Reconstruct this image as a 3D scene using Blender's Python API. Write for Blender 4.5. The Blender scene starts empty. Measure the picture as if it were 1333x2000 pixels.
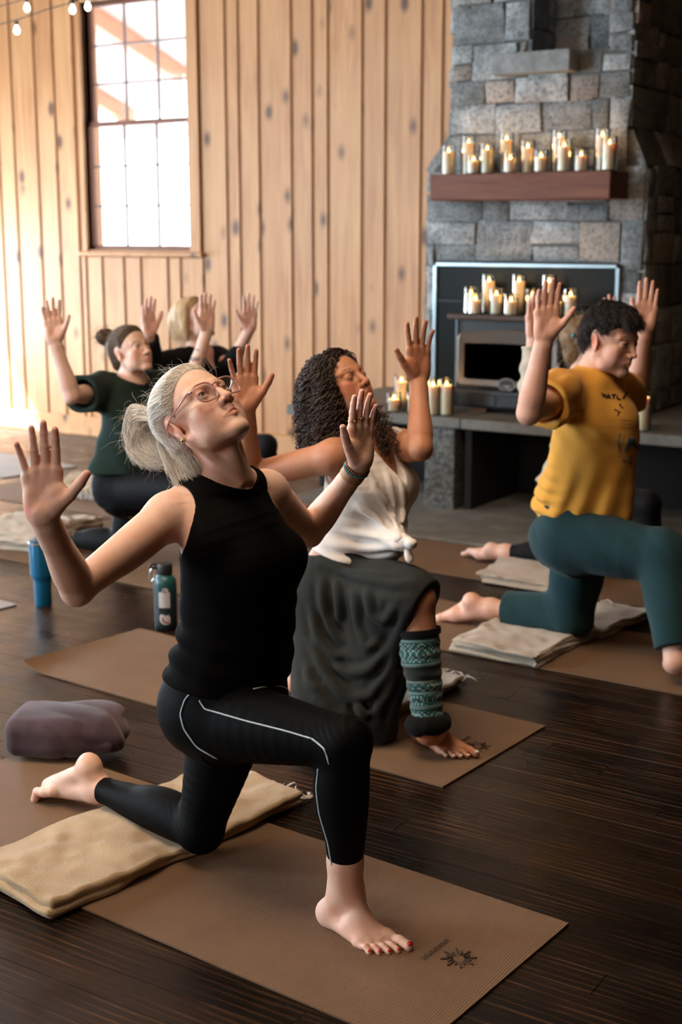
import bpy, bmesh, math, random
import numpy as np
from mathutils import Vector, Matrix

SC = bpy.context.scene
COL = SC.collection
PI = math.pi
# ------------------------------------------------------------------ camera
F_PX = 2650.0
CAM_H = 1.55
PITCH = math.atan(545 / F_PX)
YAW = math.radians(32.4)
cam_data = bpy.data.cameras.new('camera')
cam_data.lens = F_PX * 36 / 2000
cam_data.sensor_width = 36
cam_data.clip_start = 0.05
cam = bpy.data.objects.new('camera', cam_data)
COL.objects.link(cam)
cam.location = (0, 0, CAM_H)
cam.rotation_euler = (PI / 2 - PITCH, 0, YAW)
SC.camera = cam
cam_data.dof.use_dof = True
cam_data.dof.focus_distance = 3.15
cam_data.dof.aperture_fstop = 3.6

# ------------------------------------------------------------------ light
SC.view_settings.view_transform = 'Standard'
SC.view_settings.look = 'None'
SC.view_settings.gamma = 1
SC.view_settings.use_curve_mapping = False
SC.view_settings.exposure = -0.55
SC.cycles.use_denoising = True
SC.cycles.max_bounces = 8
SC.cycles.transparent_max_bounces = 24
SC.cycles.sample_clamp_indirect = 4
SC.cycles.caustics_reflective = False
SC.cycles.caustics_refractive = False

world = bpy.data.worlds.new('world')
SC.world = world
world.use_nodes = True
wbg = world.node_tree.nodes['Background']
wbg.inputs['Color'].default_value = (0.86, 0.93, 1.0, 1)
wbg.inputs['Strength'].default_value = 7.0


def area_light(name, loc, target, sx, sy, power, color, spread=180):
    d = bpy.data.lights.new(name, 'AREA')
    d.shape = 'RECTANGLE'
    d.size, d.size_y = sx, sy
    d.energy = power
    d.color = color
    d.spread = math.radians(spread)
    o = bpy.data.objects.new(name, d)
    COL.objects.link(o)
    o.location = loc
    o.rotation_euler = (Vector(target) - Vector(loc)).to_track_quat('-Z', 'Z').to_euler()
    return o


area_light('door_daylight', (-9.40, 6.85, 0.95), (0, 6.7, 0.4), 1.3, 1.7, 330, (0.74, 0.88, 1.0))
area_light('left_window_daylight', (-9.40, 3.2, 2.1), (0, 3.4, 0.9), 2.1, 2.1, 260, (0.70, 0.86, 1.0))
area_light('left_front_window_daylight', (-9.0, -0.6, 2.0), (-3.4, 6.9, 2.1), 2.4, 2.2, 1150, (0.72, 0.88, 1.0))
area_light('front_fill_light', (-3.2, -3.8, 2.7), (-2.2, 3.2, 1.1), 2.6, 1.8, 190, (1.0, 0.93, 0.88))  # added fill on the people from the camera side; the front wall has no window
area_light('hall_lamp_light', (-2.7, 2.2, 4.4), (-2.9, 3.4, 0), 2.6, 2.0, 105, (1.0, 0.78, 0.56), 105)
sun_d = bpy.data.lights.new('sun', 'SUN')
sun_d.energy = 90
sun_d.angle = 0.02
sun_d.color = (0.92, 0.95, 1.0)
sun = bpy.data.objects.new('sun', sun_d)
COL.objects.link(sun)
sun.location = (-14, 3, 8)
sun.rotation_euler = Vector((0.57, 0.285, -0.815)).to_track_quat('-Z', 'Y').to_euler()   # low morning sun through the side door
# ------------------------------------------------------------------ helpers: pixels, tagging, materials
CW, SW = math.cos(YAW), math.sin(YAW)
CP, SP = math.cos(PITCH), math.sin(PITCH)
EYE = np.array([0, 0, CAM_H])


def ray(u, v):
    x, y = (u - 666.5) / F_PX, (v - 1000) / F_PX
    r, fw, up = x, CP - y * SP, -SP - y * CP
    return np.array([r * CW - fw * SW, r * SW + fw * CW, up])


def fl(u, v, z=0.0):
    d = ray(u, v)
    return EYE + d * ((z - CAM_H) / d[2])


def py(u, v, Y):
    d = ray(u, v)
    return EYE + d * (Y / d[1])


def proj(p):
    p = np.asarray(p, float) - EYE
    r = p[0] * CW + p[1] * SW
    fw = -p[0] * SW + p[1] * CW
    z = fw * CP - p[2] * SP
    dn = -fw * SP - p[2] * CP
    return np.array([666.5 + F_PX * r / z, 1000 + F_PX * dn / z, z])


def reach(u, v, frm, L, near=True):
    """point on the sight line (u,v) at distance L from a joint"""
    d = ray(u, v)
    d = d / np.linalg.norm(d)
    w = np.asarray(frm) - EYE
    b = w @ d
    c = w @ w - L * L
    disc = b * b - c
    if disc < 0:
        q = EYE + d * b
        return frm + (q - frm) * L / np.linalg.norm(q - frm)
    s = math.sqrt(disc)
    return EYE + d * (b - s if near else b + s)


def tag(o, label=None, cat=None, group=None, kind=None):
    if label: o['label'] = label
    if cat: o['category'] = cat
    if group: o['group'] = group
    if kind: o['kind'] = kind
    return o


def empty(name, loc=(0, 0, 0), rz=0.0):
    o = bpy.data.objects.new(name, None)
    COL.objects.link(o)
    o.location = loc
    o.rotation_euler = (0, 0, rz)
    o.empty_display_size = 0.05
    return o


def parent(c, p):
    """parent keeping the child's world placement"""
    M = Matrix.Identity(4)
    q = p
    while q is not None:
        M = (q.matrix_parent_inverse if q.parent is not None else Matrix.Identity(4)) @ q.matrix_basis @ M
        q = q.parent
    bpy_m = M
    c.parent = p
    c.matrix_parent_inverse = bpy_m.inverted()
    return c


def copy_tree(o, par=None):
    c = o.copy()
    COL.objects.link(c)
    if par is not None:
        c.parent = par
        c.matrix_parent_inverse = o.matrix_parent_inverse
    for ch in o.children:
        copy_tree(ch, c)
    return c


def norm(v):
    v = np.asarray(v, float)
    return v / np.linalg.norm(v)


def mesh_np(name, V, Fq, mats, par=None, smooth=True, midx=None):
    """quads/tris arrays -> mesh object"""
    me = bpy.data.meshes.new(name)
    V = np.asarray(V, np.float32)
    if isinstance(Fq, np.ndarray):
        n, k = Fq.shape
        me.vertices.add(len(V))
        me.vertices.foreach_set('co', V.ravel())
        me.loops.add(n * k)
        me.loops.foreach_set('vertex_index', Fq.astype(np.int32).ravel())
        me.polygons.add(n)
        me.polygons.foreach_set('loop_start', np.arange(0, n * k, k, dtype=np.int32))
        me.polygons.foreach_set('loop_total', np.full(n, k, np.int32))
        me.update(calc_edges=True)
        me.validate()
    else:
        me.from_pydata([tuple(v) for v in V], [], Fq)
    if not isinstance(mats, (list, tuple)): mats = [mats]
    for m in mats: me.materials.append(m)
    me.polygons.foreach_set('use_smooth', np.full(len(me.polygons), smooth, bool))
    if midx is not None and len(midx) == len(me.polygons):
        me.polygons.foreach_set('material_index', np.asarray(midx, np.int32))
    o = bpy.data.objects.new(name, me)
    COL.objects.link(o)
    if par is not None: parent(o, par)
    return o


class MB:
    """collects simple shapes into one bmesh, built as one object"""
    def __init__(s):
        s.bm = bmesh.new()

    def box(s, lo, hi, bev=0.0, M=None, seg=1):
        lo, hi = Vector(lo), Vector(hi)
        c, d = (lo + hi) / 2, hi - lo
        r = bmesh.ops.create_cube(s.bm, size=1)
        vs = r['verts']
        bmesh.ops.scale(s.bm, vec=d, verts=vs)
        bmesh.ops.translate(s.bm, vec=c, verts=vs)
        if bev > 0:
            es = list({e for v in vs for e in v.link_edges})
            rr = bmesh.ops.bevel(s.bm, geom=es, offset=bev, segments=seg, affect='EDGES', profile=0.6)
            vs = list({v for f in rr['faces'] for v in f.verts} | {v for v in vs if v.is_valid})
        if M is not None: bmesh.ops.transform(s.bm, matrix=M, verts=vs)
        return vs

    def lathe(s, prof, c=(0, 0, 0), n=32, M=None):
        """profile [(r,z)...] spun about z"""
        rings = []
        for r, z in prof:
            if r < 1e-6:
                rings.append([s.bm.verts.new((c[0], c[1], c[2] + z))])
            else:
                rings.append([s.bm.verts.new((c[0] + r * math.cos(2 * PI * i / n), c[1] + r * math.sin(2 * PI * i / n), c[2] + z)) for i in range(n)])
        for a, b in zip(rings, rings[1:]):
            for i in range(n):
                j = (i + 1) % n
                if len(a) == 1 and len(b) == 1: continue
                if len(a) == 1: s.bm.faces.new((a[0], b[j], b[i]))
                elif len(b) == 1: s.bm.faces.new((a[i], a[j], b[0]))
                else: s.bm.faces.new((a[i], a[j], b[j], b[i]))
        vs = [v for r in rings for v in r]
        if M is not None: bmesh.ops.transform(s.bm, matrix=M, verts=vs)
        return vs

    def tube(s, pts, r, n=10, closed=False, flat=None):
        pts = [Vector(p) for p in pts]
        m = len(pts)
        rs = r if isinstance(r, (list, tuple)) else [r] * m
        rings = []
        up = Vector((0, 0, 1))
        pu = None
        for i, p in enumerate(pts):
            t = (pts[(i + 1) % m] - pts[i - 1]) if (closed or 0 < i < m - 1) else (pts[1] - pts[0] if i == 0 else pts[-1] - pts[-2])
            t.normalize()
            if pu is None:
                a = t.cross(up)
                if a.length < 0.1: a = t.cross(Vector((1, 0, 0)))
                a.normalize()
            else:
                a = pu - t * pu.dot(t)
                a.normalize()
            pu = a
            b = t.cross(a)
            fa = 1.0 if flat is None else flat
            rings.append([s.bm.verts.new(p + (a * math.cos(2 * PI * k / n) + b * math.sin(2 * PI * k / n) * fa) * rs[i]) for k in range(n)])
        rng = range(m if closed else m - 1)
        for i in rng:
            A, B = rings[i], rings[(i + 1) % m]
            for k in range(n):
                s.bm.faces.new((A[k], A[(k + 1) % n], B[(k + 1) % n], B[k]))
        if not closed:
            s.bm.faces.new(rings[0][::-1]); s.bm.faces.new(rings[-1])
        return [v for r_ in rings for v in r_]

    def prism(s, poly, axis, a, b):
        """extrude a 2d polygon along an axis (0,1,2) from a to b"""
        o = [i for i in range(3) if i != axis]
        def mk(p, t):
            c = [0, 0, 0]; c[o[0]], c[o[1]], c[axis] = p[0], p[1], t
            return s.bm.verts.new(c)
        A = [mk(p, a) for p in poly]; B = [mk(p, b) for p in poly]
        n = len(poly)
        s.bm.faces.new(A[::-1]); s.bm.faces.new(B)
        for i in range(n): s.bm.faces.new((A[i], A[(i + 1) % n], B[(i + 1) % n], B[i]))
        return A + B

    def sphere(s, c, r, M=None, sub=3):
        rr = bmesh.ops.create_icosphere(s.bm, subdivisions=sub, radius=1)
        vs = rr['verts']
        r = (r, r, r) if not isinstance(r, (tuple, list)) else r
        bmesh.ops.scale(s.bm, vec=r, verts=vs)
        if M is not None: bmesh.ops.transform(s.bm, matrix=M, verts=vs)
        bmesh.ops.translate(s.bm, vec=Vector(c), verts=vs)
        return vs

    def build(s, name, mat, par=None, smooth=False, angle=None):
        bmesh.ops.recalc_face_normals(s.bm, faces=s.bm.faces)
        me = bpy.data.meshes.new(name)
        s.bm.to_mesh(me); s.bm.free()
        for m in (mat if isinstance(mat, (list, tuple)) else [mat]): me.materials.append(m)
        if smooth:
            me.polygons.foreach_set('use_smooth', np.ones(len(me.polygons), bool))
            if angle: me.set_sharp_from_angle(angle=math.radians(angle))
        o = bpy.data.objects.new(name, me)
        COL.objects.link(o)
        if par is not None: parent(o, par)
        return o


# ---- node materials
class NM:
    def __init__(s, name):
        s.m = bpy.data.materials.new(name)
        s.m.use_nodes = True
        s.t = s.m.node_tree
        s.b = s.t.nodes['Principled BSDF']
        s.out = s.t.nodes['Material Output']

    def n(s, typ, **kw):
        nd = s.t.nodes.new(typ)
        for k, v in kw.items():
            if k.startswith('i_'):
                key = k[2:]
                key = int(key) if key.isdigit() else key
                nd.inputs[key].default_value = v
            else: setattr(nd, k, v)
        return nd

    def l(s, a, b): s.t.links.new(a, b)

    def ramp(s, src, stops, interp='LINEAR'):
        r = s.n('ShaderNodeValToRGB')
        r.color_ramp.interpolation = interp
        e = r.color_ramp.elements
        while len(e) < len(stops): e.new(0.5)
        for el, (p, c) in zip(e, stops):
            el.position = p
            el.color = (*c, 1) if len(c) == 3 else c
        s.l(src, r.inputs[0])
        return r.outputs[0]

    def coord(s, scale=(1, 1, 1), kind='Object', rot=(0, 0, 0)):
        tc = s.n('ShaderNodeTexCoord')
        mp = s.n('ShaderNodeMapping')
        mp.inputs['Scale'].default_value = scale
        mp.inputs['Rotation'].default_value = rot
        s.l(tc.outputs[kind], mp.inputs[0])
        return mp.outputs[0]

    def noise(s, vec, scale, detail=4, rough=0.55, dist=0.0):
        n = s.n('ShaderNodeTexNoise')
        n.inputs['Scale'].default_value = scale
        n.inputs['Detail'].default_value = detail
        n.inputs['Roughness'].default_value = rough
        n.inputs['Distortion'].default_value = dist
        if vec is not None: s.l(vec, n.inputs['Vector'])
        return n.outputs['Fac']

    def mix(s, fac, a, b, mode='MIX'):
        mx = s.n('ShaderNodeMix', data_type='RGBA', blend_type=mode)
        for sock, v in ((mx.inputs[0], fac), (mx.inputs[6], a), (mx.inputs[7], b)):
            if hasattr(v, 'links') or hasattr(v, 'is_output'): s.l(v, sock)
            elif isinstance(v, (int, float)): sock.default_value = v
            else: sock.default_value = (*v, 1)
        return mx.outputs[2]

    def math(s, op, a, b=0.0):
        m = s.n('ShaderNodeMath', operation=op)
        for sock, v in ((m.inputs[0], a), (m.inputs[1], b)):
            if isinstance(v, (int, float)): sock.default_value = v
            else: s.l(v, sock)
        return m.outputs[0]

    def bump(s, h, strength=0.3, dist=0.01):
        b = s.n('ShaderNodeBump')
        b.inputs['Strength'].default_value = strength
        b.inputs['Distance'].default_value = dist
        s.l(h, b.inputs['Height'])
        s.l(b.outputs[0], s.b.inputs['Normal'])
        return b.outputs[0]

    def set(s, **kw):
        for k, v in kw.items():
            nm = {'col': 'Base Color', 'rough': 'Roughness', 'metal': 'Metallic', 'spec': 'Specular IOR Level', 'sss': 'Subsurface Weight',
                  'sheen': 'Sheen Weight', 'sheen_rough': 'Sheen Roughness', 'coat': 'Coat Weight', 'trans': 'Transmission Weight', 'alpha': 'Alpha',
                  'ecol': 'Emission Color', 'estr': 'Emission Strength', 'ior': 'IOR'}[k]
            sock = s.b.inputs[nm]
            if hasattr(v, 'is_output'): s.l(v, sock)
            elif isinstance(v, tuple): sock.default_value = (*v, 1)
            else: sock.default_value = v
        return s


def plain(name, col, rough=0.6, metal=0.0, **kw):
    k = NM(name)
    k.set(col=col, rough=rough, metal=metal, **kw)
    return k.m


def fabric(name, col, scale=900, bump=0.25, rough=0.9, sheen=0.15, var=0.12, soft=14):
    k = NM(name)
    v = k.coord()
    n1 = k.noise(v, soft, 4)
    dark = tuple(c * (1 - var) for c in col)
    lite = tuple(min(1, c * (1 + var)) for c in col)
    c = k.ramp(n1, [(0.3, dark), (0.7, lite)])
    k.set(col=c, rough=rough, sheen=sheen, spec=0.15)
    w = k.noise(v, scale, 2)
    k.bump(w, bump, 0.002)
    return k.m


# ------------------------------------------------------------------ signed distance modelling
f32 = np.float32


class Fld:
    """a body of soft-blended round shapes, meshed later as one skin"""
    def __init__(s): s.ops = []

    def copy(s):
        q = Fld(); q.ops = list(s.ops); return q

    def plus(s, other):
        s.ops += other.ops; return s

    def _add(s, fn, lo, hi, k, sub):
        s.ops.append((fn, np.asarray(lo, f32), np.asarray(hi, f32), k, sub))

    def cone(s, a, b, ra, rb, k=0.01, n=None, flat=1.0, sub=False):
        a = np.asarray(a, f32); b = np.asarray(b, f32)
        ba = b - a; L2 = float(ba @ ba) + 1e-9
        nn = None if n is None else norm(n).astype(f32)
        def fn(P):
            pa = P - a
            if nn is None:
                t = np.clip(pa @ ba / L2, 0, 1)
                o = pa - t[:, None] * ba
                return np.sqrt((o * o).sum(1)) - (ra + (rb - ra) * t)
            bq = ba + nn * (ba @ nn) * (1 / flat - 1)
            q = pa + nn * ((pa @ nn) * (1 / flat - 1))[:, None]
            t = np.clip(q @ bq / float(bq @ bq + 1e-9), 0, 1)
            o = q - t[:, None] * bq
            l = np.sqrt((o * o).sum(1)) + 1e-7
            un = (o @ nn) / l
            g = np.sqrt(1 + un * un * (1 / flat ** 2 - 1))
            return (l - (ra + (rb - ra) * t)) / g
        m = max(ra, rb)
        s._add(fn, np.minimum(a, b) - m, np.maximum(a, b) + m, k, sub)
        return s

    def tube(s, pts, rs, k=0.01, sub_n=4):
        """one smooth limb through the points, radius eased between them"""
        P0 = np.asarray(pts, float); R0 = np.asarray(rs, float)
        m = len(P0); A = []; R = []
        for i in range(m - 1):
            for j in range(sub_n):
                t = j / sub_n
                q = [np.append(P0[min(max(i + d, 0), m - 1)], R0[min(max(i + d, 0), m - 1)]) for d in (-1, 0, 1, 2)]
                if m == 2: v = q[1] + (q[2] - q[1]) * t
                else: v = 0.5 * (2 * q[1] + (q[2] - q[0]) * t + (2 * q[0] - 5 * q[1] + 4 * q[2] - q[3]) * t * t + (3 * q[1] - q[0] - 3 * q[2] + q[3]) * t ** 3)
                A.append(v[:3]); R.append(v[3])
        A.append(P0[-1]); R.append(R0[-1])
        A = np.asarray(A, f32); R = np.asarray(R, f32)
        def fn(P):
            best = np.full(len(P), 1e3, f32)
            for i in range(len(A) - 1):
                ba = A[i + 1] - A[i]
                pa = P - A[i]
                t = np.clip(pa @ ba / float(ba @ ba + 1e-9), 0, 1)
                o = pa - t[:, None] * ba
                best = np.minimum(best, np.sqrt((o * o).sum(1)) - (R[i] + (R[i + 1] - R[i]) * t))
            return best
        M = R.max()
        s._add(fn, A.min(0) - M, A.max(0) + M, k, False)
        return s

    def ell(s, c, r, R=None, k=0.01, sub=False):
        c = np.asarray(c, f32)
        r = np.asarray((r, r, r) if np.isscalar(r) else r, f32)
        R = np.eye(3, dtype=f32) if R is None else np.asarray(R, f32)  # columns = axes
        def fn(P):
            q = (P - c) @ R / r
            k0 = np.sqrt((q * q).sum(1)) + 1e-7
            k1 = np.sqrt(((q / r) ** 2).sum(1)) + 1e-7
            return k0 * (k0 - 1) / k1
        e = np.abs(R) @ r
        s._add(fn, c - e, c + e, k, sub)
        return s

    def loft(s, st, k=0.02, p=2.3, sub_n=5):
        """stations: (centre, half width, front depth, back depth, lateral axis, forward axis)"""
        A = []
        n = len(st)
        for i in range(n - 1):
            for j in range(sub_n):
                t = j / sub_n
                row = []
                for q in range(6):
                    p0, p1, p2, p3 = (np.atleast_1d(np.asarray(st[min(max(i + d, 0), n - 1)][q], float)) for d in (-1, 0, 1, 2))
                    row.append(0.5 * (2 * p1 + (p2 - p0) * t + (2 * p0 - 5 * p1 + 4 * p2 - p3) * t * t + (3 * p1 - p0 - 3 * p2 + p3) * t ** 3))
                A.append(row)
        A.append([np.atleast_1d(np.asarray(x, float)) for x in st[-1]])
        Cn = np.array([a[0] for a in A]); W = np.array([a[1][0] for a in A]); DF = np.array([a[2][0] for a in A]); DB = np.array([a[3][0] for a in A])
        Lx = np.array([norm(a[4]) for a in A]); Fx = np.array([norm(a[5]) for a in A])
        Cn, W, DF, DB, Lx, Fx = (x.astype(f32) for x in (Cn, W, DF, DB, Lx, Fx))
        m = len(Cn)
        def fn(P):
            best = np.full(len(P), 1e9, f32); bi = np.zeros(len(P), int); bt = np.zeros(len(P), f32)
            for i in range(m - 1):
                ba = Cn[i + 1] - Cn[i]
                pa = P - Cn[i]
                t = np.clip(pa @ ba / float(ba @ ba + 1e-9), 0, 1)
                o = pa - t[:, None] * ba
                d2 = (o * o).sum(1)
                b = d2 < best
                best[b] = d2[b]; bi[b] = i; bt[b] = t[b]
            j = np.minimum(bi + 1, m - 1)
            lerp = lambda X: X[bi] * (1 - bt)[:, None] + X[j] * bt[:, None] if X.ndim == 2 else X[bi] * (1 - bt) + X[j] * bt
            c = lerp(Cn); L = lerp(Lx); Fw = lerp(Fx); w = lerp(W); df = lerp(DF); db = lerp(DB)
            o = P - c
            ox = (o * L).sum(1); oy = (o * Fw).sum(1)
            up = np.cross(L, Fw); oz = (o * up).sum(1)
            dep = np.where(oy > 0, df, db)
            cap = np.minimum(w, dep) * 0.9
            ends = ((bi == 0) & (bt <= 0)) | ((bi == m - 2) & (bt >= 1))
            oz = np.where(ends, oz, 0)
            r = (np.abs(ox / w) ** p + np.abs(oy / dep) ** p + np.abs(oz / cap) ** p) ** (1 / p) + 1e-6
            ln = np.sqrt(ox * ox + oy * oy + oz * oz)
            d = ln * (1 - 1 / r)
            return np.where(r < 0.05, -cap, d)
        M = max(W.max(), DF.max(), DB.max())
        s._add(fn, Cn.min(0) - M, Cn.max(0) + M, k, False)
        return s

    def fun(s, fn, lo, hi, k=0.01, sub=False):
        s._add(fn, lo, hi, k, sub); return s

    def bbox(s):
        lo = np.min([o[1] for o in s.ops if not o[4]], axis=0); hi = np.max([o[2] for o in s.ops if not o[4]], axis=0)
        return lo, hi

    def ev(s, P):
        P = np.asarray(P, f32)
        if len(P) > 9000:   # neighbours stay together, so most shapes drop out of a slice at once
            return np.concatenate([s.ev(P[i:i + 6000]) for i in range(0, len(P), 6000)])
        d = np.full(len(P), 1.0, f32)
        if not len(P): return d
        pl, ph = P.min(0), P.max(0)
        for fn, lo, hi, k, sub in s.ops:
            pad = 0.06 + k
            if (pl > hi + pad).any() or (ph < lo - pad).any(): continue
            m = ((P > lo - pad) & (P < hi + pad)).all(1)
            idx = np.nonzero(m)[0]
            if not len(idx): continue
            e = fn(P[idx]).astype(f32)
            a = d[idx]
            if sub:
                h = np.clip(0.5 - 0.5 * (a + e) / k, 0, 1)
                d[idx] = a * (1 - h) - e * h + k * h * (1 - h)
            else:
                h = np.clip(0.5 + 0.5 * (e - a) / k, 0, 1)
                d[idx] = e * (1 - h) + a * h - k * h * (1 - h)
        return d


def surface(ev, lo, hi, h, proj_it=2):
    """naive surface nets over the active blocks of a distance function; returns verts, quads"""
    lo = np.asarray(lo, float) - 4 * h; hi = np.asarray(hi, float) + 4 * h
    B = 8
    nb = np.ceil((hi - lo) / (B * h)).astype(int)
    N = nb * B + 1
    G = np.full(N, 1.0, f32)
    ii = np.stack(np.meshgrid(*[np.arange(n) for n in nb], indexing='ij'), -1).reshape(-1, 3)
    cen = lo + (ii + 0.5) * B * h
    d = ev(cen)
    rad = B * h * 0.87
    act = ii[np.abs(d) < rad * 1.5 + 0.012]
    for q in ii[d <= -(rad * 1.5 + 0.012)]:
        a = q * B
        G[a[0]:a[0] + B + 1, a[1]:a[1] + B + 1, a[2]:a[2] + B + 1] = -1
    loc = np.stack(np.meshgrid(*[np.arange(B + 1)] * 3, indexing='ij'), -1).reshape(-1, 3)
    for s0 in range(0, len(act), 400):
        ch = act[s0:s0 + 400]
        I = (ch[:, None, :] * B + loc[None]).reshape(-1, 3)
        G[I[:, 0], I[:, 1], I[:, 2]] = ev((lo + I * h).astype(f32))
    S = G < 0
    cnt = np.zeros(N - 1, np.uint8)
    for a in (0, 1):
        for b in (0, 1):
            for c in (0, 1):
                cnt += S[a:N[0] - 1 + a, b:N[1] - 1 + b, c:N[2] - 1 + c]
    cells = np.argwhere((cnt > 0) & (cnt < 8))
    cid = np.full(N - 1, -1, np.int32)
    cid[cells[:, 0], cells[:, 1], cells[:, 2]] = np.arange(len(cells))
    acc = np.zeros((len(cells), 3)); num = np.zeros(len(cells))
    corner = [(a, b, c) for a in (0, 1) for b in (0, 1) for c in (0, 1)]
    val = {c: G[cells[:, 0] + c[0], cells[:, 1] + c[1], cells[:, 2] + c[2]] for c in corner}
    for ax in range(3):
        for c in corner:
            if c[ax] == 1: continue
            e = list(c); e[ax] = 1; e = tuple(e)
            v0, v1 = val[c], val[e]
            m = (v0 < 0) != (v1 < 0)
            t = np.where(m, v0 / np.where(m, v0 - v1, 1), 0)
            pt = np.tile(np.array(c, float), (len(cells), 1)); pt[:, ax] = t
            acc[m] += pt[m]; num[m] += 1
    V = lo + (cells + acc / num[:, None]) * h
    quads = []
    for ax in range(3):
        sl0 = [slice(1, -1)] * 3; sl0[ax] = slice(0, -1)
        sl1 = [slice(1, -1)] * 3; sl1[ax] = slice(1, None)
        a, b = S[tuple(sl0)], S[tuple(sl1)]
        E = np.argwhere(a != b)
        if not len(E): continue
        off = np.ones(3, int); off[ax] = 0
        E = E + off
        flip = S[E[:, 0], E[:, 1], E[:, 2]]
        u, w = (ax + 1) % 3, (ax + 2) % 3
        du = np.zeros(3, int); du[u] = 1
        dw = np.zeros(3, int); dw[w] = 1
        g = lambda X: cid[X[:, 0], X[:, 1], X[:, 2]]
        q = np.stack([g(E - du - dw), g(E - dw), g(E), g(E - du)], 1)
        q[~flip] = q[~flip][:, ::-1]
        quads.append(q)
    Q = np.concatenate(quads)
    Q = Q[(Q >= 0).all(1)]
    V = project(ev, V, h, proj_it)
    return V, Q


def grad(ev, V, e=0.0008):
    V = np.asarray(V, f32)
    g = np.empty_like(V)
    for ax in range(3):
        dv = np.zeros(3, f32); dv[ax] = e
        g[:, ax] = (ev(V + dv) - ev(V - dv)) / (2 * e)
    return g


def project(ev, V, h, it=2):
    V = np.asarray(V, f32).copy()
    for _ in range(it):
        d = ev(V)
        g = grad(ev, V)
        g2 = (g * g).sum(1)
        st = np.clip(d / np.maximum(g2, 0.25), -h, h)
        V -= g * st[:, None] * 0.9
    return V


def hash3(P):
    n = P[:, 0] * 127.1 + P[:, 1] * 311.7 + P[:, 2] * 74.7
    s = np.sin(n) * 43758.5453
    return s - np.floor(s)


def vnoise(P):
    """smooth value noise in -1..1"""
    P = np.asarray(P, np.float64)
    i = np.floor(P); f = P - i
    f = f * f * (3 - 2 * f)
    r = 0
    for a in (0, 1):
        for b in (0, 1):
            for c in (0, 1):
                w = (f[:, 0] if a else 1 - f[:, 0]) * (f[:, 1] if b else 1 - f[:, 1]) * (f[:, 2] if c else 1 - f[:, 2])
                r = r + w * hash3(i + np.array([a, b, c]))
    return (r * 2 - 1).astype(f32)


def plane(p, n):
    """signed distance to a plane, negative on the side n points away from"""
    p = np.asarray(p, f32); n = norm(n).astype(f32)
    return lambda P: (np.asarray(P, f32) - p) @ n


def smax(a, b, k):
    h = np.clip(0.5 - 0.5 * (b - a) / k, 0, 1)
    return b * (1 - h) + a * h + k * h * (1 - h)


def smin_(a, b, k):
    h = np.clip(0.5 + 0.5 * (b - a) / k, 0, 1)
    return b * (1 - h) + a * h - k * h * (1 - h)
# ------------------------------------------------------------------ anatomy
def frame(x, zhint):
    """right-handed axes with x exact and z near the hint; columns x,y,z"""
    x = norm(x); z = np.asarray(zhint, float)
    z = norm(z - x * (z @ x))
    return np.stack([x, np.cross(z, x), z], 1)


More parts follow.
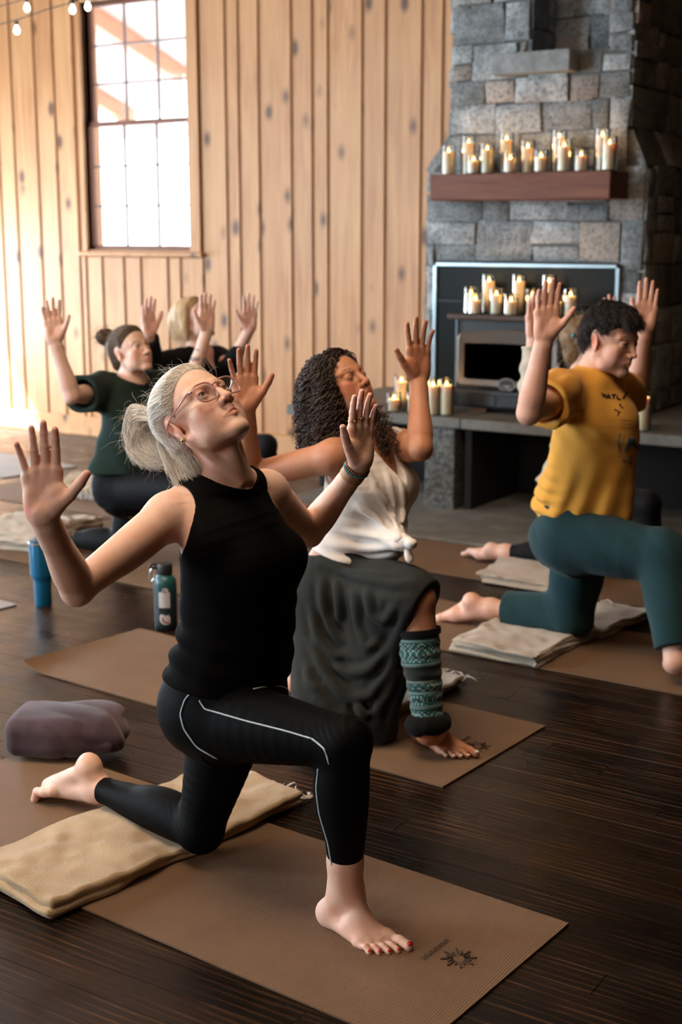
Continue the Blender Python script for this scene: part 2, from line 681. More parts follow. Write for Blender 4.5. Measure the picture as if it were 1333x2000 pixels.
class Head:
    """x = face forward, y = the head's left, z = up; origin between the ears at eye height"""
    def __init__(s, o, R, sc=1.0, male=False):
        s.o = np.asarray(o, float); s.R = R; s.sc = sc; s.male = male

    def T(s, p): return s.o + s.R @ (np.asarray(p, float) * s.sc)

    def loc(s, P): return ((np.asarray(P, f32) - s.o.astype(f32)) @ s.R.astype(f32)) / s.sc

    def build(s, F, eyes=1.0, lips=1.0):
        T, R, sc = s.T, s.R, s.sc
        E = lambda c, r, k=0.012, sub=False, Q=None: F.ell(T(c), np.asarray(r) * sc if not np.isscalar(r) else r * sc, R if Q is None else R @ Q, k * sc, sub)
        C = lambda a, b, ra, rb, k=0.008, sub=False: F.cone(T(a), T(b), ra * sc, rb * sc, k * sc, sub=sub)
        mj = 1.0 if s.male else 0.0
        E((-0.012, 0, 0.028), (0.093, 0.075, 0.080), 0.01)
        E((0.030, 0, 0.012), (0.060, 0.063, 0.076), 0.02)
        E((0.044, 0, -0.040), (0.043, 0.050, 0.052), 0.02)
        for sg in (1, -1):
            C((0.000, sg * (0.052 + .006 * mj), -0.050), (0.030, sg * (0.040 + .007 * mj), -0.078 - .004 * mj), 0.016, 0.016, 0.02)
            C((0.030, sg * (0.040 + .007 * mj), -0.078 - .004 * mj), (0.072, sg * 0.014, -0.098 - .004 * mj), 0.017, 0.014, 0.02)
            E((0.053, sg * 0.040, -0.030), (0.025, 0.020, 0.021), 0.02)
            E((0.040, sg * 0.038, -0.058), (0.032, 0.021, 0.030), 0.022)
        E((0.080, 0, -0.098 - .004 * mj), (0.014, 0.019, 0.014), 0.016)
        E((0.068, 0, -0.064), (0.026, 0.031, 0.028), 0.016)
        E((0.030, 0, -0.085), (0.045, 0.036, 0.016), 0.02)
        for sg in (1, -1):
            E((0.094, sg * 0.033, -0.001), (0.017, 0.022, 0.013), 0.014, True)
        for sg in (1, -1):
            C((0.087, sg * 0.012, 0.018), (0.070, sg * 0.048, 0.020), 0.006 + .002 * mj, 0.005 + .002 * mj, 0.014)
            E((0.0745, sg * 0.032, -0.001), 0.0150, 0.005)
            E((0.0665, sg * 0.034, -0.019), (0.012, 0.020, 0.008), 0.012)
            if eyes > 0:
                E((0.0905, sg * 0.0325, -0.0015), (0.010, 0.0138, 0.0048 * eyes), 0.0025, True)
        C((0.087, 0, 0.012), (0.098, 0, -0.016), 0.0075, 0.0085, 0.011)
        C((0.098, 0, -0.016), (0.108, 0, -0.034), 0.0085, 0.0105, 0.006)
        for sg in (1, -1):
            E((0.098, sg * 0.0125, -0.038), (0.011, 0.0075, 0.0085), 0.005)
            E((0.104, sg * 0.0072, -0.046), (0.0055, 0.0036, 0.0042), 0.0025, True)
        E((0.094, 0, -0.052), (0.008, 0.009, 0.010), 0.006)
        L = 1.0
        for sg in (1, -1):
            C((0.0965, sg * 0.003, -0.0612), (0.086, sg * 0.022, -0.0662), 0.0046 * lips, 0.0026 * lips, 0.004)
            C((0.0950, 0, -0.0718), (0.086, sg * 0.019, -0.0680), 0.0054 * lips, 0.0030 * lips, 0.004)
        for sg in (1, -1):
            C((0.103, 0, -0.0663), (0.0905, sg * 0.024, -0.0680), 0.0012, 0.0008, 0.0025, True)
        # ears
        for sg in (1, -1):
            Q = np.array(Matrix.Rotation(math.radians(-14), 3, 'Y') @ Matrix.Rotation(math.radians(sg * 24), 3, 'Z'))
            E((-0.012, sg * 0.071, -0.012), (0.018, 0.0075, 0.031), 0.006, False, Q)
            E((-0.009, sg * 0.0795, -0.009), (0.0105, 0.006, 0.020), 0.003, True, Q)
            E((-0.002, sg * 0.0735, -0.018), (0.005, 0.005, 0.007), 0.003, False, Q)
            E((-0.005, sg * 0.072, -0.039), (0.008, 0.005, 0.008), 0.004, False, Q)
        return F

    def eye_pos(s, sg): return s.T((0.0745, sg * 0.032, -0.001))


FING = {  # base along the palm, across (thumb side +), segment lengths, radii
    'index': (0.098, 0.029, (0.037, 0.022, 0.019), (0.0096, 0.0088, 0.0079, 0.0068)),
    'middle': (0.102, 0.009, (0.041, 0.026, 0.020), (0.0098, 0.0090, 0.0080, 0.0069)),
    'ring': (0.097, -0.011, (0.038, 0.025, 0.020), (0.0093, 0.0085, 0.0076, 0.0065)),
    'pinky': (0.088, -0.029, (0.030, 0.018, 0.017), (0.0082, 0.0074, 0.0066, 0.0057)),
}


class Hand:
    """x = towards the fingertips, y = thumb side, z = out of the palm"""
    def __init__(s, w, tip_dir, palm_n, thumb_dir, sc=1.0):
        x = norm(tip_dir); z = norm(np.asarray(palm_n, float) - x * (np.asarray(palm_n, float) @ x))
        y = np.cross(z, x)
        s.fl = 1.0
        if y @ np.asarray(thumb_dir, float) < 0: s.fl = -1.0
        s.o = np.asarray(w, float); s.x, s.y, s.z = x, y * s.fl, z; s.sc = sc

    def T(s, p):
        p = np.asarray(p, float) * s.sc
        return s.o + s.x * p[0] + s.y * p[1] + s.z * p[2]

    def build(s, F, spread=(9, 2, -5, -14), curl=(8, 6, 8, 10), thumb=48, thumb_up=12, wrist_r=0.026, bend=None):
        T, sc = s.T, s.sc
        kk = 0.010 * sc
        s.tips = {}; s.joints = {}
        n = s.z
        # palm
        for (b, a, L, r), zz in zip(FING.values(), (0.0, 0.001, 0.0, -0.001)):
            F.cone(T((0.008, a * 0.50, 0)), T((b - 0.006, a, zz - 0.001)), 0.0165 * sc, 0.0135 * sc, 0.012 * sc, n=n, flat=0.82)
        F.ell(T((0.038, 0.026, 0.007)), np.array((0.032, 0.019, 0.014)) * sc, np.stack([norm(s.x + 0.45 * s.y), norm(s.y - 0.45 * s.x), s.z], 1), 0.012 * sc)
        F.ell(T((0.034, -0.024, 0.005)), np.array((0.030, 0.013, 0.012)) * sc, np.stack([s.x, s.y, s.z], 1), 0.012 * sc)
        for i, (nm, (b, a, L, r)) in enumerate(FING.items()):
            sp = math.radians(spread[i]); cu = math.radians(curl[i])
            p = np.array((b, a, 0.0)); pts = [p]
            ang = math.radians(2) + cu * 0.4
            for j in range(3):
                d = np.array((math.cos(ang) * math.cos(sp), math.cos(ang) * math.sin(sp), math.sin(ang)))
                p = p + d * L[j]; pts.append(p)
                ang += cu
            W = [T(q) for q in pts]
            F.cone(T((b - 0.02, a, -0.001)), W[0], r[0] * sc * 1.02, r[0] * sc * 1.03, 0.006 * sc)
            for j in range(3):
                F.cone(W[j], W[j + 1], r[j] * sc, r[j + 1] * sc, 0.0022 * sc if j else 0.0035 * sc)
            s.tips[nm] = (W[3], norm(W[3] - W[2])); s.joints[nm] = W
        th, tu = math.radians(thumb), math.radians(thumb_up)
        p0 = np.array((0.022, 0.024, 0.006))
        d = np.array((math.cos(th) * math.cos(tu), math.sin(th) * math.cos(tu), math.sin(tu)))
        p1 = p0 + d * 0.042
        th2 = math.radians(thumb - 10)
        d2 = np.array((math.cos(th2) * math.cos(tu), math.sin(th2) * math.cos(tu), math.sin(tu)))
        p2 = p1 + d2 * 0.034
        th3 = math.radians(thumb - 14)
        d3 = np.array((math.cos(th3) * math.cos(tu), math.sin(th3) * math.cos(tu), math.sin(tu)))
        p3 = p2 + d3 * 0.024
        W = [T(q) for q in (p0, p1, p2, p3)]
        F.cone(W[0], W[1], 0.0165 * sc, 0.0125 * sc, 0.010 * sc)
        F.cone(W[1], W[2], 0.0115 * sc, 0.0105 * sc, 0.003 * sc)
        F.cone(W[2], W[3], 0.0105 * sc, 0.0078 * sc, 0.002 * sc)
        s.tips['thumb'] = (W[3], norm(W[3] - W[2])); s.joints['thumb'] = W
        # web between thumb and palm
        F.cone(T((0.050, 0.022, 0.002)), T((0.056, 0.040, 0.004)), 0.009 * sc, 0.007 * sc, 0.014 * sc)
        return F


def arm(F, sh, el, wr, hand_n, g=1.0, fat=1.0):
    """upper arm and forearm with muscle shapes; hand_n = palm normal (flattens the wrist)"""
    sh, el, wr = (np.asarray(p, float) for p in (sh, el, wr))
    L = lambda a, b, t: a + (b - a) * t
    F.tube([sh, L(sh, el, .25), L(sh, el, .55), L(sh, el, .85), el], [x * g * fat for x in (.049, .047, .042, .037, .035)], 0.02)
    d = norm(el - sh)
    dn = np.array((0, 0, -1.0)); dn = norm(dn - d * (dn @ d) + 1e-6)
    F.ell(L(sh, el, .42) + dn * 0.012 * g, (0.105 * g, 0.034 * g * fat, 0.036 * g * fat), frame(d, dn), 0.012)
    F.ell(el - norm(norm(sh - el) + norm(wr - el)) * 0.010 * g, 0.029 * g, None, 0.014)
    F.tube([el, L(el, wr, .22), L(el, wr, .5), L(el, wr, .78), L(el, wr, .9)], [x * g * fat for x in (.035, .040, .034, .027, .025)], 0.014)
    F.cone(L(el, wr, .72), wr + norm(wr - el) * 0.012, 0.0290 * g, 0.0285 * g, 0.012, n=hand_n, flat=0.74)
    return F


def leg(F, hip, knee, ank, g=1.0, thigh=1.0, calf=1.0):
    hip, knee, ank = (np.asarray(p, float) for p in (hip, knee, ank))
    L = lambda a, b, t: a + (b - a) * t
    F.tube([hip, L(hip, knee, .25), L(hip, knee, .55), L(hip, knee, .85), knee], [x * g * thigh for x in (.090, .088, .075, .059, .054)], 0.03)
    bend = norm(norm(hip - knee) + norm(ank - knee))
    F.ell(knee - bend * 0.012 * g, 0.044 * g, None, 0.015)
    d = norm(ank - knee)
    back = bend - d * (bend @ d)
    back = norm(back) if np.linalg.norm(back) > 1e-3 else np.array((0, 0, 1.0))
    F.tube([knee, L(knee, ank, .3), L(knee, ank, .62), L(knee, ank, .86), ank], [x * g for x in (.050, .051, .043, .033, .0335)], 0.02)
    F.ell(L(knee, ank, .32) + back * 0.020 * g * calf, (0.115 * g, 0.043 * g * calf, 0.043 * g * calf), frame(d, back), 0.02)
    return F


class Foot:
    """x = towards the toes, y = big-toe side, z = up from the sole; origin on the sole under the ankle"""
    def __init__(s, o, xdir, zdir, big_side, sc=1.0):
        R = frame(xdir, zdir)
        s.o = np.asarray(o, float); s.x, s.y, s.z = R[:, 0], R[:, 1], R[:, 2]; s.sc = sc
        if s.y @ np.asarray(big_side, float) < 0: s.y = -s.y

    def T(s, p):
        p = np.asarray(p, float) * s.sc
        return s.o + s.x * p[0] + s.y * p[1] + s.z * p[2]

    def build(s, F, ank=None, toe_bend=0.0, spread=1.0):
        T, sc = s.T, s.sc
        A = T((0.0, 0.0, 0.075)) if ank is None else np.asarray(ank, float)
        R = np.stack([s.x, s.y, s.z], 1)
        F.ell(T((-0.042, 0, 0.028)), np.array((0.032, 0.029, 0.029)) * sc, R, 0.02 * sc)
        F.cone(A, T((-0.034, 0, 0.035)), 0.034 * sc, 0.028 * sc, 0.025 * sc)
        F.cone(A + s.x * 0.006, T((0.055, 0.008, 0.042)), 0.033 * sc, 0.027 * sc, 0.025 * sc)
        F.cone(T((-0.03, -0.008, 0.022)), T((0.085, -0.028, 0.014)), 0.021 * sc, 0.0135 * sc, 0.02 * sc)
        F.cone(T((0.05, 0.012, 0.036)), T((0.115, 0.026, 0.017)), 0.024 * sc, 0.0165 * sc, 0.018 * sc)
        F.cone(T((0.05, 0.0, 0.036)), T((0.118, 0.004, 0.015)), 0.022 * sc, 0.0140 * sc, 0.018 * sc)
        F.cone(T((0.045, -0.012, 0.030)), T((0.106, -0.020, 0.013)), 0.021 * sc, 0.0125 * sc, 0.018 * sc)
        F.ell(T((0.122, 0.029, 0.017)), np.array((0.020, 0.017, 0.0165)) * sc, R, 0.012 * sc)
        # ankle bones
        F.ell(A + s.y * 0.026 * sc, 0.013 * sc, None, 0.014 * sc)
        F.ell(A - s.y * 0.027 * sc - s.z * 0.008 * sc, 0.012 * sc, None, 0.014 * sc)
        toes = [((0.132, 0.030), 0.048, 0.0128, 0.0125, 4), ((0.130, 0.0085), 0.040, 0.0085, 0.0080, 1), ((0.123, -0.0085), 0.036, 0.0080, 0.0077, -3),
                ((0.113, -0.0235), 0.032, 0.0078, 0.0074, -6), ((0.101, -0.0365), 0.026, 0.0078, 0.0074, -9)]
        s.toes = []
        for (bx, by), L, r0, r1, sp in toes:
            sp = math.radians(sp * spread)
            tb = math.radians(toe_bend)
            d = np.array((math.cos(sp) * math.cos(tb), math.sin(sp) * math.cos(tb), math.sin(tb)))
            up = np.array((-math.sin(tb), 0, math.cos(tb)))
            a = np.array((bx, by, r0 + 0.003)); m = a + d * L * 0.5 + up * 0.004; e = a + d * L - up * (r0 - r1 + 0.002)
            W = [T(a - np.array((0.02, 0, 0))), T(a), T(m), T(e)]
            F.cone(W[0], W[1], r0 * 1.05 * sc, r0 * sc, 0.008 * sc)
            F.cone(W[1], W[2], r0 * sc, r1 * 0.95 * sc, 0.003 * sc)
            F.cone(W[2], W[3], r1 * 0.95 * sc, r1 * sc, 0.002 * sc)
            s.toes.append((W[3], norm(W[3] - W[2]), s.R_up(up), r1 * sc))
        return F

    def R_up(s, up): return s.x * up[0] + s.y * up[1] + s.z * up[2]


def nail(mb, c, d, up, w, l):
    """a thin curved plate on a finger or toe tip"""
    R = frame(d, up)
    M = Matrix([[*R[i]] for i in range(3)]).to_4x4()
    vs = mb.sphere((0, 0, 0), (l, w, w * 0.45), sub=2)
    bmesh.ops.transform(mb.bm, matrix=Matrix.Translation(Vector(c)) @ M, verts=vs)


def body_mesh(name, F, h, mats, par, fine=None, midx=None):
    """mesh a field; fine = list of (centre, radius) spheres meshed twice as fine"""
    lo, hi = F.bbox()
    V, Q = surface(F.ev, lo, hi, h)
    o = mesh_np(name, V, Q, mats, par)
    if fine:
        me = o.data
        bm = bmesh.new(); bm.from_mesh(me)
        bm.verts.ensure_lookup_table()
        co = np.array([v.co for v in bm.verts], f32)
        sel = np.zeros(len(co), bool)
        for c, r in fine: sel |= (((co - np.asarray(c, f32)) ** 2).sum(1) < r * r)
        es = [e for e in bm.edges if sel[e.verts[0].index] and sel[e.verts[1].index]]
        bmesh.ops.subdivide_edges(bm, edges=es, cuts=1, use_grid_fill=True)
        bmesh.ops.triangulate(bm, faces=[f for f in bm.faces if len(f.verts) > 4])
        bm.to_mesh(me); bm.free()
        n = len(me.vertices)
        a = np.empty(n * 3, f32); me.vertices.foreach_get('co', a); a = a.reshape(-1, 3)
        sel = np.zeros(n, bool)
        for c, r in fine: sel |= (((a - np.asarray(c, f32)) ** 2).sum(1) < (r + h) ** 2)
        a[sel] = project(F.ev, a[sel], h, 3)
        me.vertices.foreach_set('co', a.ravel())
        me.polygons.foreach_set('use_smooth', np.ones(len(me.polygons), bool))
        me.update()
    return o


def vcol(o, fn, name='tint'):
    """store a per-point albedo tint from a function of the points"""
    me = o.data
    n = len(me.vertices)
    a = np.empty(n * 3, f32); me.vertices.foreach_get('co', a)
    c = fn(a.reshape(-1, 3)).astype(f32)
    at = me.color_attributes.new(name, 'FLOAT_COLOR', 'POINT')
    at.data.foreach_set('color', np.concatenate([c, np.ones((n, 1), f32)], 1).ravel())


def cloth_mesh(name, ev, lo, hi, h, mat, par):
    V, Q = surface(ev, lo, hi, h)
    return mesh_np(name, V, Q, mat, par)


def skin_mat(name, base, red=(0.75, 0.25, 0.18), rough=0.5, freckle=0.1):
    k = NM(name)
    v = k.coord()
    n = k.noise(v, 22, 5)
    c1 = k.mix(k.ramp(n, [(0.35, (0, 0, 0)), (0.75, (1, 1, 1))]), base, tuple(b * m for b, m in zip(base, (0.98, 0.80, 0.72))))
    n2 = k.noise(v, 260, 2)
    c2 = k.mix(k.ramp(n2, [(0.60, (0, 0, 0)), (0.72, (freckle * 1.6,) * 3)]), c1, tuple(b * 0.55 for b in base))
    at = k.n('ShaderNodeAttribute', attribute_name='tint')
    c3 = k.mix(1.0, c2, at.outputs['Color'], 'MULTIPLY')
    k.set(col=c3, rough=rough, spec=0.35, sss=0.12)
    k.b.inputs['Subsurface Radius'].default_value = (0.012, 0.004, 0.002)
    k.b.inputs['Subsurface Scale'].default_value = 1.0
    k.bump(k.math('ADD', k.noise(v, 480, 3), k.math('MULTIPLY', k.noise(v, 90, 4), 1.5)), 0.22, 0.0018)
    return k.m


def strands(name, curves, mat, par, r0=0.0004, r1=0.0001):
    """hair strands as a hair-curves object: list of (n,3) arrays"""
    hc = bpy.data.hair_curves.new(name)
    hc.add_curves([len(c) for c in curves])
    P = np.concatenate(curves).astype(f32)
    at = hc.attributes.get('position') or hc.attributes.new('position', 'FLOAT_VECTOR', 'POINT')
    at.data.foreach_set('vector', P.ravel())
    R = np.concatenate([np.linspace(r0, r1, len(c)) for c in curves]).astype(f32)
    ra = hc.attributes.get('radius') or hc.attributes.new('radius', 'FLOAT', 'POINT')
    ra.data.foreach_set('value', R)
    hc.materials.append(mat)
    o = bpy.data.objects.new(name, hc)
    COL.objects.link(o)
    if par is not None: parent(o, par)
    return o


def hair_mat(name, col, col2, rough=0.45):
    k = NM(name)
    info = k.n('ShaderNodeHairInfo')
    c = k.ramp(info.outputs['Random'], [(0.0, col), (1.0, col2)])
    k.set(col=c, rough=rough, spec=0.4)
    return k.m
# ------------------------------------------------------------------ the room
YW = 7.81
rng = random.Random(3)
npr = np.random.default_rng(11)


def pine_mat():
    k = NM('knotty_pine')
    at = k.n('ShaderNodeAttribute', attribute_name='board')
    seed = at.outputs['Fac']
    tc = k.n('ShaderNodeTexCoord')
    off = k.n('ShaderNodeVectorMath', operation='MULTIPLY_ADD')
    comb = k.n('ShaderNodeCombineXYZ')
    for i in range(3): k.l(seed, comb.inputs[i])
    k.l(comb.outputs[0], off.inputs[0]); off.inputs[1].default_value = (31.0, 17.0, 47.0)
    k.l(tc.outputs['Object'], off.inputs[2])
    mp = k.n('ShaderNodeMapping'); mp.inputs['Scale'].default_value = (26, 26, 1.6)
    k.l(off.outputs[0], mp.inputs[0])
    grain = k.noise(mp.outputs[0], 1.0, 6, .6, .6)
    c = k.ramp(grain, [(.25, (.29, .122, .046)), (.5, (.46, .215, .082)), (.75, (.58, .315, .132))])
    big = k.noise(off.outputs[0], 1.3, 2)
    c = k.mix(k.ramp(big, [(.35, (0, 0, 0)), (.7, (.5, .5, .5))]), c, (.61, .355, .165))
    tone = k.math('FRACT', k.math('MULTIPLY', seed, 7.31))
    c = k.mix(k.math('MULTIPLY', tone, .35), c, (.40, .19, .085))
    # knots
    mk = k.n('ShaderNodeMapping'); mk.inputs['Scale'].default_value = (5.2, 5.2, 3.0)
    k.l(off.outputs[0], mk.inputs[0])
    vo = k.n('ShaderNodeTexVoronoi', feature='F1'); vo.inputs['Scale'].default_value = 1.0; vo.inputs['Randomness'].default_value = 1.0
    k.l(mk.outputs[0], vo.inputs['Vector'])
    kn = k.ramp(vo.outputs['Distance'], [(.10, (1, 1, 1)), (.15, (.5, .5, .5)), (.24, (0, 0, 0))])
    c = k.mix(k.math('MULTIPLY', kn, .92), c, (.075, .028, .014))
    k.set(col=c, rough=.48, spec=.35)
    k.bump(grain, .08, .004)
    return k.m


PINE = pine_mat()


def float_attr(o, vals, name='board'):
    at = o.data.attributes.new(name, 'FLOAT', 'FACE')
    at.data.foreach_set('value', np.asarray(vals, np.float32))


def wood_dark(name, a, b, scale=(3, 30, 30), rough=.5):
    k = NM(name)
    g = k.noise(k.coord(scale), 1.0, 6, .6, .8)
    k.set(col=k.ramp(g, [(.3, a), (.7, b)]), rough=rough, spec=.3)
    k.bump(g, .2, .004)
    return k.m


# ---- floor: old dark boards running along the wall
def floor_mat():
    k = NM('worn_dark_boards')
    tc = k.n('ShaderNodeTexCoord')
    at = k.n('ShaderNodeAttribute', attribute_name='board')
    seed = at.outputs['Fac']
    comb = k.n('ShaderNodeCombineXYZ')
    for i in range(3): k.l(seed, comb.inputs[i])
    off = k.n('ShaderNodeVectorMath', operation='MULTIPLY_ADD'); off.inputs[1].default_value = (53, 29, 11)
    k.l(comb.outputs[0], off.inputs[0]); k.l(tc.outputs['Object'], off.inputs[2])
    mp = k.n('ShaderNodeMapping'); mp.inputs['Scale'].default_value = (1.1, 9, 1)
    k.l(off.outputs[0], mp.inputs[0])
    wv = k.n('ShaderNodeTexWave', wave_type='BANDS', bands_direction='Y', wave_profile='SAW')
    wv.inputs['Scale'].default_value = 1.6; wv.inputs['Distortion'].default_value = 9.0; wv.inputs['Detail'].default_value = 3; wv.inputs['Detail Scale'].default_value = .55
    k.l(mp.outputs[0], wv.inputs['Vector'])
    fine = k.noise(k_map(k, off.outputs[0], (4, 140, 1)), 1.0, 4, .6)
    g = k.math('MULTIPLY', wv.outputs['Fac'], fine)
    patch = k.noise(tc.outputs['Object'], 1.7, 4)
    wear = k.ramp(patch, [(.40, (.08, .08, .08)), (.62, (1, 1, 1))])
    tone = k.math('FRACT', k.math('MULTIPLY', seed, 5.17))
    blot = k.noise(k_map(k, tc.outputs['Object'], (1, 2, 1)), 9, 6, .7)
    base = k.mix(k.math('MULTIPLY', tone, k.ramp(blot, [(.3, (.2, .2, .2)), (.7, (1, 1, 1))])), (.0036, .0018, .0011), (.020, .0095, .0045))
    streak = k.ramp(g, [(.34, (0, 0, 0)), (.60, (1, 1, 1))])
    c = k.mix(k.math('MULTIPLY', k.math('MULTIPLY', streak, wear), .85), base, (.17, .075, .028))
    sc = k.noise(k_map(k, tc.outputs['Object'], (3, 60, 1)), 3.0, 3)
    c = k.mix(k.ramp(sc, [(.66, (0, 0, 0)), (.80, (.30, .30, .30))]), c, (.10, .055, .03))
    r = k.ramp(k.noise(tc.outputs['Object'], 6, 5), [(.3, (.24, .24, .24)), (.7, (.42, .42, .42))])
    k.set(col=c, rough=r, spec=.28)
    k.bump(fine, .18, .0015)
    return k.m


def k_map(k, vec, scale):
    m = k.n('ShaderNodeMapping'); m.inputs['Scale'].default_value = scale
    k.l(vec, m.inputs[0]); return m.outputs[0]


def build_floor():
    V, Fq, seed = [], [], []
    y = -4.0
    while y < 9.25:
        w = .092
        x = -9.6 - rng.random() * 1.5
        while x < 3.2:
            L = 1.1 + rng.random() * 2.4
            x1 = min(x + L, 3.3)
            g, b = .0007, .0003
            z0 = -.0006 * rng.random()
            i = len(V)
            V += [(x + g, y + g, z0 - b), (x1 - g, y + g, z0 - b), (x1 - g, y + w - g, z0 - b), (x + g, y + w - g, z0 - b),
                  (x + g + b, y + g + b, z0), (x1 - g - b, y + g + b, z0), (x1 - g - b, y + w - g - b, z0), (x + g + b, y + w - g - b, z0),
                  (x + g, y + g, -.012), (x1 - g, y + g, -.012), (x1 - g, y + w - g, -.012), (x + g, y + w - g, -.012)]
            Fq += [(i + 4, i + 5, i + 6, i + 7), (i, i + 1, i + 5, i + 4), (i + 1, i + 2, i + 6, i + 5), (i + 2, i + 3, i + 7, i + 6), (i + 3, i, i + 4, i + 7),
                   (i + 8, i + 9, i + 1, i), (i + 9, i + 10, i + 2, i + 1), (i + 10, i + 11, i + 3, i + 2), (i + 11, i + 8, i, i + 3)]
            seed += [rng.random()] * 9
            x = x1
        y += w
    i = len(V)
    V += [(-9.6, -4, -.010), (3.3, -4, -.010), (3.3, 9.3, -.010), (-9.6, 9.3, -.010)]
    Fq.append((i, i + 1, i + 2, i + 3)); seed.append(0)
    o = mesh_np('floor', V, np.array(Fq), floor_mat(), smooth=False)
    float_attr(o, seed)
    tag(o, 'dark worn wooden floorboards', kind='structure')


build_floor()

# ---- back wall: random-width vertical pine boards, joints with a raised bead; opening for the window
WX0, WX1, WZ0, WZ1 = -7.215, -6.232, 1.425, 3.20
JOINTS = [-9.45, -9.2, -8.98, -8.74, -8.52, -8.30, -8.121, -7.951, -7.706, -7.509, -7.31, -7.249, -7.087, -6.873, -6.707, -6.452, -6.332, -6.123, -5.898, -5.787, -5.616, -5.348, -5.18, -5.056,
          -4.791, -4.615, -4.35, -4.2, -3.95, -3.7, -3.5, -3.22, -2.95]


def build_wall():
    m = MB(); seeds = []
    def board(x0, x1, z0, z1):
        n0 = len(m.bm.faces)
        g = .004
        m.box((x0 + g, YW, z0), (x1 - g, YW + .03, z1), .004)
        s_ = rng.random()
        seeds.extend([s_] * (len(m.bm.faces) - n0))
        # bead along the joint: two slim rounds with a dark groove beside them
        n0 = len(m.bm.faces)
        m.box((x1 - .020, YW - .007, z0), (x1 - .005, YW + .004, z1), .005, seg=2)
        m.box((x1 + .005, YW - .004, z0), (x1 + .013, YW + .004, z1), .003)
        seeds.extend([rng.random() * .5 + .5] * (len(m.bm.faces) - n0))
    for a, b in zip(JOINTS, JOINTS[1:]):
        x0, x1 = a, b
        if x1 <= WX0 - .055 or x0 >= WX1 + .105:
            board(x0, x1, .15, 4.7)
        else:
            board(x0, x1, .15, WZ0 - .05)
            board(x0, x1, WZ1 + .1, 4.7)
    n0 = len(m.bm.faces)
    gx = [-9.6, WX0, WX1, -2.9]
    for i in range(3):
        for z0, z1 in ((0, WZ0), (WZ0, WZ1), (WZ1, 4.7)):
            if i == 1 and z0 == WZ0: continue
            m.box((gx[i], YW + .028, z0), (gx[i + 1], YW + .10, z1))
    seeds.extend([.2] * (len(m.bm.faces) - n0))
    seeds2 = seeds
    bmesh.ops.recalc_face_normals(m.bm, faces=m.bm.faces)
    o = m.build('wall_back', PINE)
    float_attr(o, (seeds2 + [0] * len(o.data.polygons))[:len(o.data.polygons)])
    tag(o, 'knotty pine board wall', kind='structure')
    b = MB()
    b.box((-9.6, YW - .022, 0), (-3.9, YW + .03, .15), .006)
    b.box((-9.6, YW - .030, 0), (-3.9, YW - .018, .03), .005)
    o = b.build('baseboard_back', PINE); tag(o, kind='structure')
    float_attr(o, [.37] * len(o.data.polygons))


build_wall()


